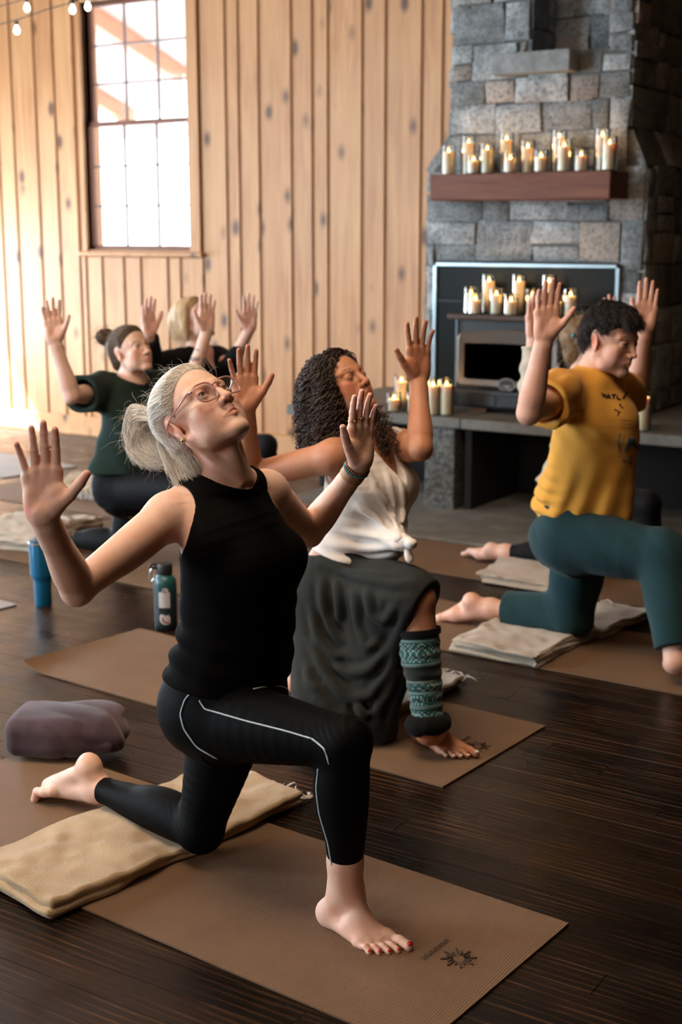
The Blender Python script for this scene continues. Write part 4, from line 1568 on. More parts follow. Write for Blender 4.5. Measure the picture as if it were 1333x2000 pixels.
def mat_mark(par, at, cu, cw, rot, full=True):
    """sunburst emblem and small line of lettering pressed into the mat"""
    dk = plain('pressed_mark', (.055, .030, .016), .85)
    m = MB()
    def petal(a, r0, r1, w):
        ca, sa = math.cos(a), math.sin(a)
        prof = [(r0, 0), (r0 + (r1 - r0) * .45, w * .5), (r0 + (r1 - r0) * .8, w), (r1, w * .55), (r1, -w * .55), (r0 + (r1 - r0) * .8, -w), (r0 + (r1 - r0) * .45, -w * .5)]
        top = [m.bm.verts.new(at(cu + r * ca - q * sa, cw + r * sa + q * ca, .0082)) for r, q in prof]
        bot = [m.bm.verts.new(at(cu + r * ca - q * sa, cw + r * sa + q * ca, .0040)) for r, q in prof]
        m.bm.faces.new(top); m.bm.faces.new(bot[::-1])
        for i in range(len(prof)): m.bm.faces.new((top[i], bot[i], bot[(i + 1) % len(prof)], top[(i + 1) % len(prof)]))
    for i in range(16):
        petal(2 * PI * i / 16 + rot, .0125, .040 if i % 2 == 0 else .028, .0030)
    m.build('sunburst_mark', dk, par)
    m = MB()
    rr = random.Random(9)
    n = 10
    for i in range(n):
        w0 = cw - .050 + i * .0105
        u0 = cu + .056
        tall = .006 if i in (0, 2) else 0
        strokes = [((0, 0), (.009 + tall, 0)), ((0, .006), (.009, .006))]
        strokes.append(((.009, 0), (.009, .006)) if i % 2 else ((0, 0), (0, .006)))
        if i in (1, 3, 6): strokes.append(((.0045, 0), (.0045, .006)))
        for (a, b) in strokes:
            m.tube([at(u0 + a[0], w0 + a[1], .0078), at(u0 + b[0], w0 + b[1], .0078)], .0010, 4)
    m.build('pressed_lettering', dk, par)


mat_mark(M1, at1, .118, .335, .1)
mat_mark(M2, at2, .080, .325, .1)


def blanket_mat(name, a, b):
    k = NM(name)
    v = k.coord()
    n = k.noise(v, 7, 5, .6)
    f = k.noise(v, 420, 3, .7)
    c = k.ramp(n, [(.3, a), (.7, b)])
    c = k.mix(k.ramp(f, [(.4, (.4, .4, .4)), (.6, (0, 0, 0))]), c, tuple(x * .7 for x in a))
    sp = k.noise(v, 130, 1)
    c = k.mix(k.ramp(sp, [(.74, (0, 0, 0)), (.78, (.5, .5, .5))]), c, (.16, .17, .19))
    k.set(col=c, rough=.95, sheen=.3, spec=.1)
    k.bump(k.math('ADD', f, k.noise(v, 160, 3)), .6, .004)
    return k.m


WOOL = blanket_mat('oat_blanket', (.40, .27, .145), (.55, .41, .25))
WOOL2 = blanket_mat('pale_blanket', (.44, .35, .26), (.58, .49, .39))
FRINGE = fabric('white_fringe', (.62, .58, .56), 300, .4, .95)


def blanket(corner, ang, L, W, layers, th, label, mat, dents=(), seed=0, fringe_end=None, white_edge=False, h=.006, rough=1.0, puff=0.0):
    """folded blanket: L along its own x, W across; dents = (x, y, radius, depth)"""
    c, s = math.cos(ang), math.sin(ang)
    o3 = np.array((corner[0], corner[1], 0), f32)
    Rm = np.array(((c, s, 0), (-s, c, 0), (0, 0, 1)), f32)
    H = layers * th
    jit = np.random.default_rng(seed + 50).uniform(-.014, .014, (layers, 4))
    def ev(P):
        q = (np.asarray(P, f32) - o3) @ Rm.T
        x, y, z = q[:, 0], q[:, 1], q[:, 2] - .006
        nz = vnoise(np.stack([x * 7 + seed, y * 7, x * 0], 1)); nz2 = vnoise(np.stack([x * 22 + seed, y * 22, x * 0 + 3], 1))
        den = np.ones_like(x)
        for (dx, dy, r, dep) in dents: den = den - dep * np.exp(-((x - dx) ** 2 + (y - dy) ** 2) / r ** 2)
        zs = z / np.maximum(den * (1 + .30 * nz * rough + .13 * nz2 + puff * np.sin(PI * np.clip(y / W, 0, 1))), .25)
        best = np.full(len(x), 1.0, f32)
        x2 = x + .012 * vnoise(np.stack([y * 11, z * 30, x * 0 + seed], 1)); y2 = y + .014 * vnoise(np.stack([x * 9, z * 45, x * 0 + seed + 7], 1)) * rough
        for i in range(layers):
            a, b, cc, d = jit[i]
            hx, hy = (L + b - a) / 2, (W + d - cc) / 2
            r = th * .47
            qx = np.abs(x2 - (a + L + b) / 2) - hx + r; qy = np.abs(y2 - (cc + W + d) / 2) - hy + r; qz = np.abs(zs - th * (i + .5)) - th * .52 + r
            m = np.maximum(qx, np.maximum(qy, qz))
            dd = np.sqrt(np.maximum(qx, 0) ** 2 + np.maximum(qy, 0) ** 2 + np.maximum(qz, 0) ** 2) + np.minimum(m, 0) - r
            best = smin_(best, dd.astype(f32), .0025)
        return best
    cs = [o3 + Rm.T @ np.array((a, b, 0), f32) for a in (0, L) for b in (0, W)]
    lo = np.min(cs, 0) - .03; hi = np.max(cs, 0) + .03; hi[2] = H * 1.5 + .03; lo[2] = -.005
    o = cloth_mesh('folded_blanket', ev, lo, hi, h, mat, None)
    tag(o, label, 'blanket', 'folded blankets on the mats')
    if fringe_end is not None:
        rnd = np.random.default_rng(seed + 9)
        m = MB()
        ax, e = fringe_end
        for i in range(46):
            t = rnd.uniform(.02, .98)
            p = np.array((e * L, t * W, rnd.uniform(.004, H)) if ax == 'x' else (t * L, e * W, rnd.uniform(.004, H)))
            d = np.array(((1 if e > .5 else -1), rnd.normal(0, .5), rnd.normal(.2, .3)) if ax == 'x' else (rnd.normal(0, .5), (1 if e > .5 else -1), rnd.normal(.2, .3)))
            pts = []
            d = norm(d)
            p = p - d * .008
            for k in range(7):
                pts.append(o3 + Rm.T @ p)
                d = norm(d + np.array((rnd.normal(0, .35), rnd.normal(0, .35), -.42 if p[2] > .012 else .35)))
                p = p + d * .0115
                p[2] = max(p[2], .009)
            m.tube(pts, [.0032, .0034, .003, .0034, .003, .0026, .0014], 6)
        m.build('fringe', FRINGE, o, True)
    if white_edge:
        m = MB(); rnd = np.random.default_rng(seed + 2)
        for i in range(layers * 2):
            z = .008 + (i + .3) * th / 2
            pts = []
            for t in np.linspace(0.0, 1, 26):
                q = np.array((L + .001 + .006 * math.sin(t * 9 + i) + rnd.normal(0, .001), t * W * .98, z * (1 - .25 * t) + .002 * math.sin(t * 15 + i * 2)))
                pts.append(o3 + Rm.T @ q)
            m.tube(pts, .0046, 6)
        m.build('white_border', fabric('white_border', (.50, .47, .44), 300, .4, .95), o, True)
    return o


# under the front woman's knee, fringed far end
blanket((-2.455, 2.115), math.radians(-8.5) + 0, .375, .86, 2, .0195, 'oat-coloured folded blanket under the knee of the woman in black', WOOL, dents=[(.36, .47, .10, .45), (.1, .50, .09, .35)], seed=1, fringe_end=('y', 1), h=.0042)
blanket((-2.43, 3.45), math.radians(-6), .30, .66, 2, .018, 'pale folded blanket under the knee of the woman in the white top', WOOL2, dents=[(.1, .3, .12, .4)], seed=2, fringe_end=('y', 1))
blanket((-2.285, 4.375), math.radians(-4), .355, .50, 4, .011, 'pale folded blanket with layered white edges under the man in yellow', WOOL2, dents=[(.25, .42, .09, .4)], seed=3, white_edge=True)
blanket((-2.10, 4.84), math.radians(-7), .24, .42, 3, .011, 'fringed end of a pale blanket beyond the knee of the man in yellow', WOOL2, seed=4, fringe_end=('y', 1), white_edge=True, dents=[(.1, .02, .10, .3)])
blanket((-2.66, 5.345), math.radians(2), .40, .48, 3, .013, 'pale folded blanket on the mat in front of the stone hearth', WOOL2, seed=5, puff=.3)
blanket((-5.05, 4.62), math.radians(10), .40, .50, 4, .022, 'thick cream blanket at the left edge behind the blue tumbler', WOOL2, seed=6, puff=.35, h=.007)
blanket((-5.72, 5.84), math.radians(6), .31, .42, 3, .026, 'thick rolled blanket far back, seen between hand and green shirt', WOOL, seed=7, puff=.25, h=.008, fringe_end=('y', 0))


def purple_cushion():
    c = np.array((-2.80, 2.84, .075)); 
    R = frame(norm(np.array((.30, .10, 0)) + np.array((.0, 0.05, 0))), (0, 0, 1))
    F = Fld()
    def ev(P):
        q = (np.asarray(P, f32) - c.astype(f32)) @ R.astype(f32)
        x, y, z = q[:, 0], q[:, 1], q[:, 2]
        taper = 1 - .25 * np.clip((x + .05) / .2, 0, 1) ** 2
        hx, hy, hz = .158, .106 * taper, .064 * taper * (1 - .15 * (y / .11) ** 2)
        n = .009 * vnoise(np.stack([x * 9, y * 9, z * 9], 1)) - .011 * (np.abs(np.sin((y * .9 + x * .5 + z * .9) * 26 + 2.2 * vnoise(np.stack([x * 10, y * 10, z * 10], 1)))) - .6) * np.clip((x + .05) / .12, 0.12, 1)
        r = .036
        qx, qy, qz = np.abs(x) - hx + r, np.abs(y) - hy + r, np.abs(z) - hz + r
        d = np.sqrt(np.maximum(qx, 0) ** 2 + np.maximum(qy, 0) ** 2 + np.maximum(qz, 0) ** 2) + np.minimum(np.maximum(qx, np.maximum(qy, qz)), 0) - r
        # loose gathered end and a folded flap on top
        e = np.sqrt(((x - .150) / .050) ** 2 + ((y - .0) / .085) ** 2 + ((z + .008) / .050) ** 2) - 1
        d = smin_(d, (e * .045).astype(f32), .03)
        f = np.sqrt(((x - .03) / .13) ** 2 + ((y - .03) / .085) ** 2 + ((z - .048) / .022) ** 2) - 1
        d = smin_(d, (f * .02).astype(f32), .012)
        return (d + n * .7).astype(f32)
    lo, hi = c - .28, c + .28
    k = NM('plum_cotton')
    n = k.noise(k.coord(), 9, 4)
    k.set(col=k.ramp(n, [(.3, (.052, .034, .044)), (.7, (.092, .062, .074))]), rough=.9, sheen=.2, spec=.15)
    k.bump(k.noise(k.coord(), 700, 2), .3, .002)
    o = cloth_mesh('bolster_cushion', ev, lo, hi, .005, k.m, None)
    zmin = min(v.co.z for v in o.data.vertices)
    o.location.z = .005 - zmin
    tag(o, 'plum cloth-covered cushion at the back end of a mat beside a bare rear foot', 'cushion')


purple_cushion()


def tumbler():
    p = fl(85, 1181)
    o = empty('tumbler', p); tag(o, 'bright blue insulated tumbler standing on the bare floor', 'tumbler')
    blue = plain('blue_enamel', (.006, .13, .27), .32, .25, coat=.4)
    m = MB(); m.lathe([(0, 0), (.034, 0), (.036, .004), (.037, .10), (.0385, .112), (.047, .128), (.0485, .135), (.050, .262), (.0495, .268), (.046, .268), (.044, .13), (0, .12)], p, 40)
    m.build('cup', blue, o, True, 45)
    m = MB(); m.lathe([(.0495, .266), (.0505, .268), (.0505, .274), (.048, .276), (.046, .268)], p, 40); m.build('steel_rim', plain('steel', (.6, .62, .65), .25, 1), o, True, 45)
    m = MB(); m.lathe([(.047, .270), (.049, .276), (.048, .286), (.020, .290), (0, .290)], p, 40)
    m.box((p[0] - .03, p[1] - .008, p[2] + .288), (p[0] + .02, p[1] + .008, p[2] + .296), .003); m.build('lid', plain('lid_plastic', (.02, .10, .16), .3), o, True, 45)


def bottle():
    p = fl(325, 1227)
    o = empty('water_bottle', p); tag(o, 'dark teal steel bottle with white stickers and black screw cap', 'bottle')
    k = NM('teal_powder_coat')
    sx = k.n('ShaderNodeSeparateXYZ'); tc = k.n('ShaderNodeTexCoord'); k.l(tc.outputs['Object'], sx.inputs[0])
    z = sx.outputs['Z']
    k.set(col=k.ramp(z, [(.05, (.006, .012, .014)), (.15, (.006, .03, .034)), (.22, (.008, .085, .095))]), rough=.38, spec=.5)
    k.bump(k.noise(tc.outputs['Object'], 900, 2), .15, .001)
    m = MB(); m.lathe([(0, 0), (.040, 0), (.0445, .004), (.0455, .02), (.0455, .186), (.043, .202), (.036, .214), (.0285, .220), (.0275, .232), (0, .232)], p, 44)
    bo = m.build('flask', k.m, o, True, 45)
    m = MB(); m.lathe([(.029, .226), (.0305, .229), (.0305, .262), (.028, .267), (0, .268)], p, 36)
    m.build('cap', plain('black_cap', (.010, .010, .010), .5), o, True, 45)
    m = MB()
    a = Vector((-.86, -.5, 0)); 
    P = Vector(p)
    side = Vector((-.846, -.533, 0))
    m.tube([P + side * .028 + Vector((0, 0, .262)), P + side * .052 + Vector((0, 0, .264)), P + side * .060 + Vector((0, 0, .256)), P + side * .056 + Vector((0, 0, .250)), P + side * .028 + Vector((0, 0, .248))], .0052, 8)
    m.build('cap_loop', plain('black_loop', (.012, .012, .012), .5), o, True)
    m = MB()
    c = P + side * .050 + Vector((0, 0, .222))
    m.tube([c + side * (.010 * math.cos(t)) + Vector((0, 0, .030 * math.sin(t))) - side * .006 * math.sin(t) for t in np.linspace(0, 2 * PI, 24, endpoint=False)], .0028, 8, True)
    m.build('carabiner', plain('carabiner_steel', (.65, .68, .70), .22, 1), o, True)
    # stickers curved on the side that faces the hall
    wht = NM('sticker_paper'); n_ = wht.noise(wht.coord(), 180, 3)
    wht.set(col=wht.ramp(n_, [(.3, (.42, .42, .44)), (.7, (.55, .55, .56))]), rough=.5)
    org = plain('sticker_rust', (.28, .10, .05), .5)
    ang0 = math.atan2(-.80, .60) - .05
    def patch(name, poly, mat, off=.0006, par=o):
        m = MB(); R = .0455 + off
        n = len(poly)
        cs = sum(q[0] for q in poly) / n; cz = sum(q[1] for q in poly) / n
        rings = []
        for k in (1.0, .8, .6, .4, .2):
            rings.append([m.bm.verts.new((p[0] + R * math.cos(ang0 + (cs + (s_ - cs) * k) / R), p[1] + R * math.sin(ang0 + (cs + (s_ - cs) * k) / R), cz + (zz - cz) * k)) for s_, zz in poly])
        for A, B in zip(rings, rings[1:]):
            for i in range(n): m.bm.faces.new((A[i], A[(i + 1) % n], B[(i + 1) % n], B[i]))
        m.bm.faces.new(rings[-1])
        return m.build(name, mat, par)
    def rr(w, z0, z1, r=.003):
        q = []
        for cx, cz, s0 in ((w - r, z1 - r, 0), (-w + r, z1 - r, 1), (-w + r, z0 + r, 2), (w - r, z0 + r, 3)):
            for i in range(4): a = (s0 + i / 3) * PI / 2; q.append((cx + r * math.cos(a), cz + r * math.sin(a)))
        out = []
        for a, b in zip(q, q[1:] + q[:1]):
            for t in (0, .34, .67): out.append((a[0] + (b[0] - a[0]) * t, a[1] + (b[1] - a[1]) * t))
        return out
    circ = lambda cx, cz, r, n=20: [(cx + r * math.cos(2 * PI * i / n), cz + r * math.sin(2 * PI * i / n)) for i in range(n)]
    patch('tag_sticker', rr(.0230, .096, .160), wht.m)
    patch('tag_ring', circ(.004, .165, .0125), wht.m, .0008)
    patch('moon_dark', circ(.004, .165, .0075), plain('sticker_ink', (.03, .05, .06), .5), .0012)
    patch('moon_light', circ(.007, .166, .0055), wht.m, .0016)
    fox = [(-.021, .062), (-.014, .072), (-.009, .066), (-.003, .070), (.002, .060), (.006, .068), (.012, .064), (.017, .070), (.019, .060), (.024, .054), (.021, .046), (.023, .036), (.014, .028), (.002, .027), (-.010, .031), (-.018, .039), (-.021, .050)]
    patch('flame_sticker', fox, wht.m)
    patch('flame_curl', [(-.012, .062), (-.008, .060), (-.008, .048), (-.002, .040), (.010, .037), (.018, .037), (.016, .032), (.004, .032), (-.008, .036), (-.013, .046)], org, .0014)


tumbler(); bottle()


def string_lights():
    o = empty('string_lights', py(60, 20, 5.6)); tag(o, 'sagging string of clear glowing bulbs at the top left corner', 'string lights')
    wire = plain('lamp_wire', (.05, .045, .04), .7)
    gl = NM('lit_bulb'); gl.set(col=(.9, .9, .85), ecol=(1.0, .90, .74), estr=9)
    strings = [([(-60, 62), (0, 47), (30, 40), (90, 19), (135, 6), (180, -14)], [(32, 41), (141, 0)]), ([(-60, 30), (0, 12), (52, -2), (110, -16), (171, -4), (230, -30)], [(52, -2), (171, -5)])]
    for (w, b), Y in zip(strings, (5.6, 5.9)):
        m = MB(); m.tube([py(u, v, Y) for u, v in w], .003, 6); m.build('wire', wire, o, True)
        for (u, v) in b:
            p = py(u, v, Y)
            m = MB(); m.lathe([(0, 0), (.009, 0), (.0095, -.018), (.007, -.022)], p, 14); s_ = m.build('socket', wire, o, True, 40)
            m = MB(); m.lathe([(.006, -.020), (.010, -.030), (.0165, -.046), (.0165, -.054), (.011, -.066), (0, -.071)], p, 16); m.build('bulb', gl.m, s_, True)


string_lights()
# ------------------------------------------------------------------ people
def hit(ev, u, v, t0=1.0, t1=9.0):
    """first point of a surface along the sight line (u, v)"""
    d = ray(u, v); d = d / np.linalg.norm(d)
    t = t0
    for _ in range(200):
        e = float(ev((EYE + d * t)[None].astype(f32))[0])
        if e < 0.0006: return EYE + d * t
        t += min(max(e * 0.7, 0.001), 0.05)
        if t > t1: break
    return None


def torso(F, pts, lat, fwd, g=1.0, W=(.150, .160, .125, .135, .150, .120, .060), DF=(.085, .10, .088, .098, .105, .06, .05), DB=(.10, .11, .085, .095, .095, .062, .055), k=0.03):
    """pts: crotch, pelvis, waist, ribs, chest, shoulder line, neck base"""
    st = [(p, w * g, a * g, b * g, l, f) for p, w, a, b, l, f in zip(pts, W, DF, DB, lat, fwd)]
    F.loft(st, k)
    return F


def base_tint(P): return np.ones((len(P), 3), f32)


def face_tint(hd, P, C, lip=(0.80, 0.50, 0.50), cheek=(1.0, 0.80, 0.77), brow=None, lash=.85):
    q = hd.loc(P)
    def blob(c, r, w, sym=False):
        out = 0
        for sg in ((1, -1) if sym else (1,)):
            e = ((q - np.array((c[0], c[1] * sg, c[2]), f32)) / np.array(r, f32))
            out = np.maximum(out, np.clip(1.4 * (1 - np.sqrt((e * e).sum(1))), 0, 1))
        return out[:, None] * w
    def lay(C, m, col): return C * (1 - m + m * np.array(col, f32))
    C = lay(C, blob((.07, .045, -.035), (.04, .035, .03), .8, True), cheek)
    C = lay(C, blob((.11, 0, -.036), (.02, .02, .016), .8), cheek)
    C = lay(C, blob((-.012, .074, -.012), (.03, .02, .04), 1.0, True), (1.0, .74, .68))
    C = lay(C, blob((.094, .0, -.067), (.022, .026, .0115), 1.0), lip)
    C = lay(C, blob((.080, .032, .004), (.02, .022, .013), .6, True), (.88, .70, .66))
    for sg in (1, -1):   # lash line of the upper lid
        y = (q[:, 1] * sg - .0325) / .0145
        e = np.exp(-((q[:, 2] - (.0042 - .0050 * y * y)) / .0019) ** 2) * np.clip(1.6 - np.abs(y) * 1.3, 0, 1) * (q[:, 0] > .068) * (np.abs(y) < 1.25)
        C = lay(C, e[:, None].astype(f32) * lash, (.22, .15, .12))
    if brow is not None:
        C = lay(C, blob((.086, .020, .0235), (.014, .014, .0045), 1.0, True), brow)
        C = lay(C, blob((.079, .036, .0250), (.014, .016, .0042), 1.0, True), brow)
    return C


def hand_tint(hs, P, C):
    for h in hs:
        for nm, (t, d) in h.tips.items():
            m = np.clip(1.3 - np.sqrt(((P - t.astype(f32)) ** 2).sum(1)) / (.022 * h.sc), 0, 1)[:, None] * .6
            C = C * (1 - m + m * np.array((1.0, .78, .74), f32))
        c = h.T((.05, 0, .012)).astype(f32)
        m = np.clip(1.2 - np.sqrt(((P - c) ** 2).sum(1)) / (.06 * h.sc), 0, 1)[:, None] * .35
        C = C * (1 - m + m * np.array((1.0, .82, .78), f32))
    return C


def eyes(hd, par, iris=(0.10, 0.07, 0.05), look=None):
    white = plain('eye_white', (.62, .58, .56), .25)
    irm = plain('iris', iris, .2)
    pup = plain('pupil', (.005, .005, .005), .1)
    for sg in (1, -1):
        c = hd.eye_pos(sg)
        m = MB(); m.sphere(c, 0.0122 * hd.sc, sub=3)
        e = m.build('eye', white, par, True)
        f = hd.R[:, 0] if look is None else norm(look)
        R = frame(f, hd.R[:, 2])
        M4 = Matrix([[*R[i]] for i in range(3)]).to_4x4()
        m = MB(); m.lathe([(0, .0126), (.0025, .0124), (.0056, .0112)], n=20, M=Matrix.Rotation(PI / 2, 4, 'Y'))
        bmesh.ops.transform(m.bm, matrix=Matrix.Translation(Vector(c)) @ M4 @ Matrix.Scale(hd.sc, 4), verts=m.bm.verts[:])
        m.build('iris', irm, e, True)
        m = MB(); m.lathe([(0, .0128), (.0026, .0126)], n=16, M=Matrix.Rotation(PI / 2, 4, 'Y'))
        bmesh.ops.transform(m.bm, matrix=Matrix.Translation(Vector(c)) @ M4 @ Matrix.Scale(hd.sc, 4), verts=m.bm.verts[:])
        m.build('pupil', pup, e, True)


def ring_around(ev, c, axis, r, wid, thick, name, mat, par, n=40):
    """band round a limb: hugs the surface of ev"""
    R = frame(axis, (0.3, 0.2, 1))
    pts = []
    for i in range(n):
        a = 2 * PI * i / n
        dr = R[:, 1] * math.cos(a) + R[:, 2] * math.sin(a)
        lo, hi = 0.0, r * 2
        for _ in range(22):
            m = (lo + hi) / 2
            if ev((c + dr * m)[None].astype(f32))[0] < 0: lo = m
            else: hi = m
        pts.append((dr, lo))
    m = MB()
    rows = []
    for off, w in ((0.0002, -wid / 2), (thick, -wid / 2), (thick * 1.15, 0), (thick, wid / 2), (0.0002, wid / 2)):
        rows.append([m.bm.verts.new(c + dr * (l + off) + R[:, 0] * w) for dr, l in pts])
    for a, b in zip(rows, rows[1:] + rows[:1]):
        for i in range(n):
            m.bm.faces.new((a[i], a[(i + 1) % n], b[(i + 1) % n], b[i]))
    return m.build(name, mat, par, True, 40), pts, R


def polyline_on(ev, uv, r, name, mat, par, sub=8, lift=0.0008):
    """a cord laid on the surface of ev along an image polyline"""
    pts = []
    for (a, b) in zip(uv, uv[1:]):
        for t in np.linspace(0, 1, sub, endpoint=False):
            p = hit(ev, a[0] + (b[0] - a[0]) * t, a[1] + (b[1] - a[1]) * t)
            if p is not None: pts.append(p)
    p = hit(ev, *uv[-1])
    if p is not None: pts.append(p)
    pts = np.array(pts)
    for _ in range(3): pts[1:-1] = (pts[:-2] + pts[1:-1] * 2 + pts[2:]) / 4
    gg = grad(ev, pts); gg /= np.linalg.norm(gg, axis=1)[:, None] + 1e-6
    pts = pts - gg * (ev(pts.astype(f32)) - lift)[:, None]
    m = MB(); m.tube(pts, r, 6)
    return m.build(name, mat, par, True)


def ridges(ev, lines, amp, sig, t0=2.0):
    """cloth creases: raised lines laid where sight lines meet the cloth"""
    L = []
    for uv in lines:
        pts = []
        for (a, b) in zip(uv, uv[1:]):
            for t in np.linspace(0, 1, 5, endpoint=False):
                p = hit(ev, a[0] + (b[0] - a[0]) * t, a[1] + (b[1] - a[1]) * t, t0)
                if p is not None: pts.append(p)
        if len(pts) < 4: continue
        pts = np.array(pts)
        for _ in range(2): pts[1:-1] = (pts[:-2] + pts[1:-1] * 2 + pts[2:]) / 4
        L.append(pts.astype(f32))
    def f(P):
        P = np.asarray(P, f32); out = np.zeros(len(P), f32)
        for pts in L:
            m = np.nonzero(((P > pts.min(0) - .05) & (P < pts.max(0) + .05)).all(1))[0]
            if not len(m): continue
            Q = P[m]; best = np.full(len(m), 1.0, f32); bt = np.zeros(len(m), f32)
            n = len(pts) - 1
            for i in range(n):
                ba = pts[i + 1] - pts[i]; pa = Q - pts[i]
                t = np.clip(pa @ ba / float(ba @ ba + 1e-9), 0, 1)
                d2 = ((pa - t[:, None] * ba) ** 2).sum(1)
                b = d2 < best
                best[b] = d2[b]; bt[b] = (i + t[b]) / n
            fade = np.clip(np.sin(PI * np.clip(bt * .92 + .04, 0, 1)) * 1.6, 0, 1)
            d = np.sqrt(best)
            out[m] += fade * amp * (np.exp(-(d / sig) ** 2) - .45 * np.exp(-((d - sig * 2.1) / sig) ** 2))
        return out
    return f


def fuzz_curve(p0, d0, n, step, rnd, grav=0.02, wob=0.25, kink=0.0):
    p = np.array(p0, float); d = norm(d0); out = [p.copy()]
    for i in range(n - 1):
        d = norm(d + rnd.normal(0, wob * 0.1, 3) + np.array((0, 0, -grav)))
        p = p + d * step
        out.append(p.copy())
    return np.array(out)


def nails(feet_or_hands, mat, par, skip=()):
    for ft in feet_or_hands:
        for i, (p, d, up, r) in enumerate(ft.toes):
            if i in skip: continue
            m = MB(); nail(m, p + up * r * 0.80 + d * r * 0.45, d, up, r * 0.72, r * 0.62)
            m.build('toenail', mat, par, True)


# ---------------- the woman in front
def build_front_woman():
    root = empty('person', fl(500, 1650))
    tag(root, 'woman with grey ponytail and pink glasses lunging in black top and piped leggings', 'person', 'people in the lunge')
    skin = skin_mat('fair_skin', (0.74, 0.50, 0.40))
    rnd = np.random.default_rng(1)
    pel = py(450, 1345, 2.47); wai = py(462, 1225, 2.47); rib = py(466, 1125, 2.47); che = py(453, 1045, 2.47)
    shl = py(428, 968, 2.47); nb = py(436, 928, 2.475)
    cro = pel + np.array((0.03, 0, -0.085))
    lat = [(0, 1, 0)] * 7
    up = [np.array(x) for x in ((1, 0, 0.1), (1, 0, 0), (1, 0, 0.1), (1, 0, 0.15), (1, 0, .35), (1, 0, .5), (1, 0, .5))]
    sr, sl = py(328, 1010, 2.335), py(522, 962, 2.61)
    lat = [(0, 1, 0)] * 4 + [norm(sl - sr)] * 3
    er = reach(152, 1148, sr, .285); wr = reach(86, 1012, er, .235)
    el = reach(604, 1040, sl, .275, False); wl = reach(703, 908, el, .245)
    hR, hL = py(405, 1398, 2.395), py(455, 1375, 2.55)
    kF = py(674, 1450, 2.36); aF = fl(675, 1742, .085)
    kB = fl(392, 1618, .088); aB = py(190, 1538, 2.56)

    T = Fld()
    torso(T, [cro, pel, wai, rib, che, shl, nb], lat, up, W=(.150, .165, .142, .148, .155, .120, .060), DF=(.085, .105, .105, .108, .105, .06, .05), DB=(.10, .115, .098, .100, .095, .062, .055))
    for sg in (1, -1):
        T.ell(rib * .35 + che * .65 + np.array((0.088, 0.068 * sg, -0.02)), (.050, .062, .060), None, 0.035)
    Lg = Fld()
    for sg, h in ((-1, hR), (1, hL)):
        Lg.ell(pel + np.array((-0.055, 0.07 * sg, -0.035)), (.085, .085, .10), None, 0.04)
    leg(Lg, hR, kF, aF, calf=1.15)
    leg(Lg, hL, kB, aB)
    Sh = Fld()   # shoulders and arms
    Sh.cone(nb + (shl - nb) * .4, sr + np.array((0, 0.03, 0.012)), .050, .042, 0.04)
    Sh.cone(nb + (shl - nb) * .4, sl + np.array((0, -0.03, 0.012)), .050, .042, 0.04)
    Sh.ell(sr, .054, None, 0.03); Sh.ell(sl, .052, None, 0.03)
    arm(Sh, sr, er, wr, (.6, -.8, 0)); arm(Sh, sl, el, wl, (1, -.1, .1))
    Hh = Fld()
    h1 = Hand(wr, np.array((-0.03, 0.02, 1)), (.55, -.83, .05), (.8, .6, 0), 1.02)
    h1.build(Hh, spread=(2, 0, -2, -13), curl=(3, 2, 3, 8), thumb=52)
    h2 = Hand(wl, np.array((0.02, 0.03, 1)), (.93, -.36, .05), (-.4, -.9, 0), 0.98)
    h2.build(Hh, spread=(2, 0, -3, -5), curl=(5, 4, 6, 9), thumb=40)
    # head
    f = norm((0.6725, -0.2185, 0.7071)); u0 = np.array((-0.7221, 0.0160, 0.6917))
    hd = Head(py(388, 812, 2.45), frame(f, u0), 1.05)
    Hd = Fld(); hd.build(Hd, lips=.8)
    Nk = Fld()
    Nk.cone(hd.T((-0.022, 0, -0.045)), nb + np.array((0.0, 0, -0.03)), .045, .050, 0.03)
    for sg in (1, -1):   # the two neck cords
        Nk.cone(hd.T((0.0, 0.055 * sg, -0.052)), nb + np.array((0.062, 0.020 * sg, -0.010)), .0145, .010, 0.009)
    Nk.cone(hd.T((0.030, 0, -0.085)), nb + np.array((0.048, 0, 0.0)), .022, .016, 0.03)
    Nk.cone(nb + np.array((0.04, -.02, -.02)), sr + np.array((0.03, .02, .02)), .012, .010, 0.02)
    Ft = Fld()
    f1 = Foot(fl(668, 1815), (fl(800, 1880) - fl(668, 1815)), (0, 0, 1), (0.2, 1, 0), 0.96)
    aF2 = f1.T((-0.002, 0, .085))
    f1.build(Ft, aF)
    Ft.cone(aF, aF + (kF - aF) * .2, .035, .040, 0.02)
    heel = py(164, 1486, 2.555); ball = py(98, 1535, 2.555)
    f2 = Foot(heel + (ball - heel) * .28 + np.array((0.045, 0, -0.055)), ball - heel, np.array((1, 0, .3)), (0, -1, 0), 0.95)
    # rear foot: heel up, toes tucked on the mat
    Ft.ell(heel + np.array((.018, 0, -.010)), (.034, .030, .036), None, 0.02)
    Ft.cone(aB, heel + np.array((.02, 0, -.02)), .034, .030, 0.02)
    Ft.cone(aB + np.array((.0, 0, -.01)), ball + np.array((.03, 0, .0)), .033, .026, 0.02)
    Ft.cone(heel + np.array((.0, 0, -.03)), ball, .024, .024, 0.02)
    for i, (dy, L, r) in enumerate(((-.032, .046, .0125), (-.012, .042, .0085), (.005, .040, .008), (.020, .036, .0078), (.034, .031, .0075))):
        a = ball + np.array((.012, dy, -.004)); b = a + np.array((-.030, 0, -.006)); c = b + np.array((-.010, 0, -.024))
        Ft.cone(ball + np.array((.035, dy * .8, .002)), a, .017, r * 1.15, 0.010)
        Ft.cone(a, b, r * 1.1, r, 0.004); Ft.cone(b, c, r, r * .95, 0.003)
    body = Fld()
    for g in (T, Lg, Sh, Nk, Hd, Hh, Ft): body.plus(g)
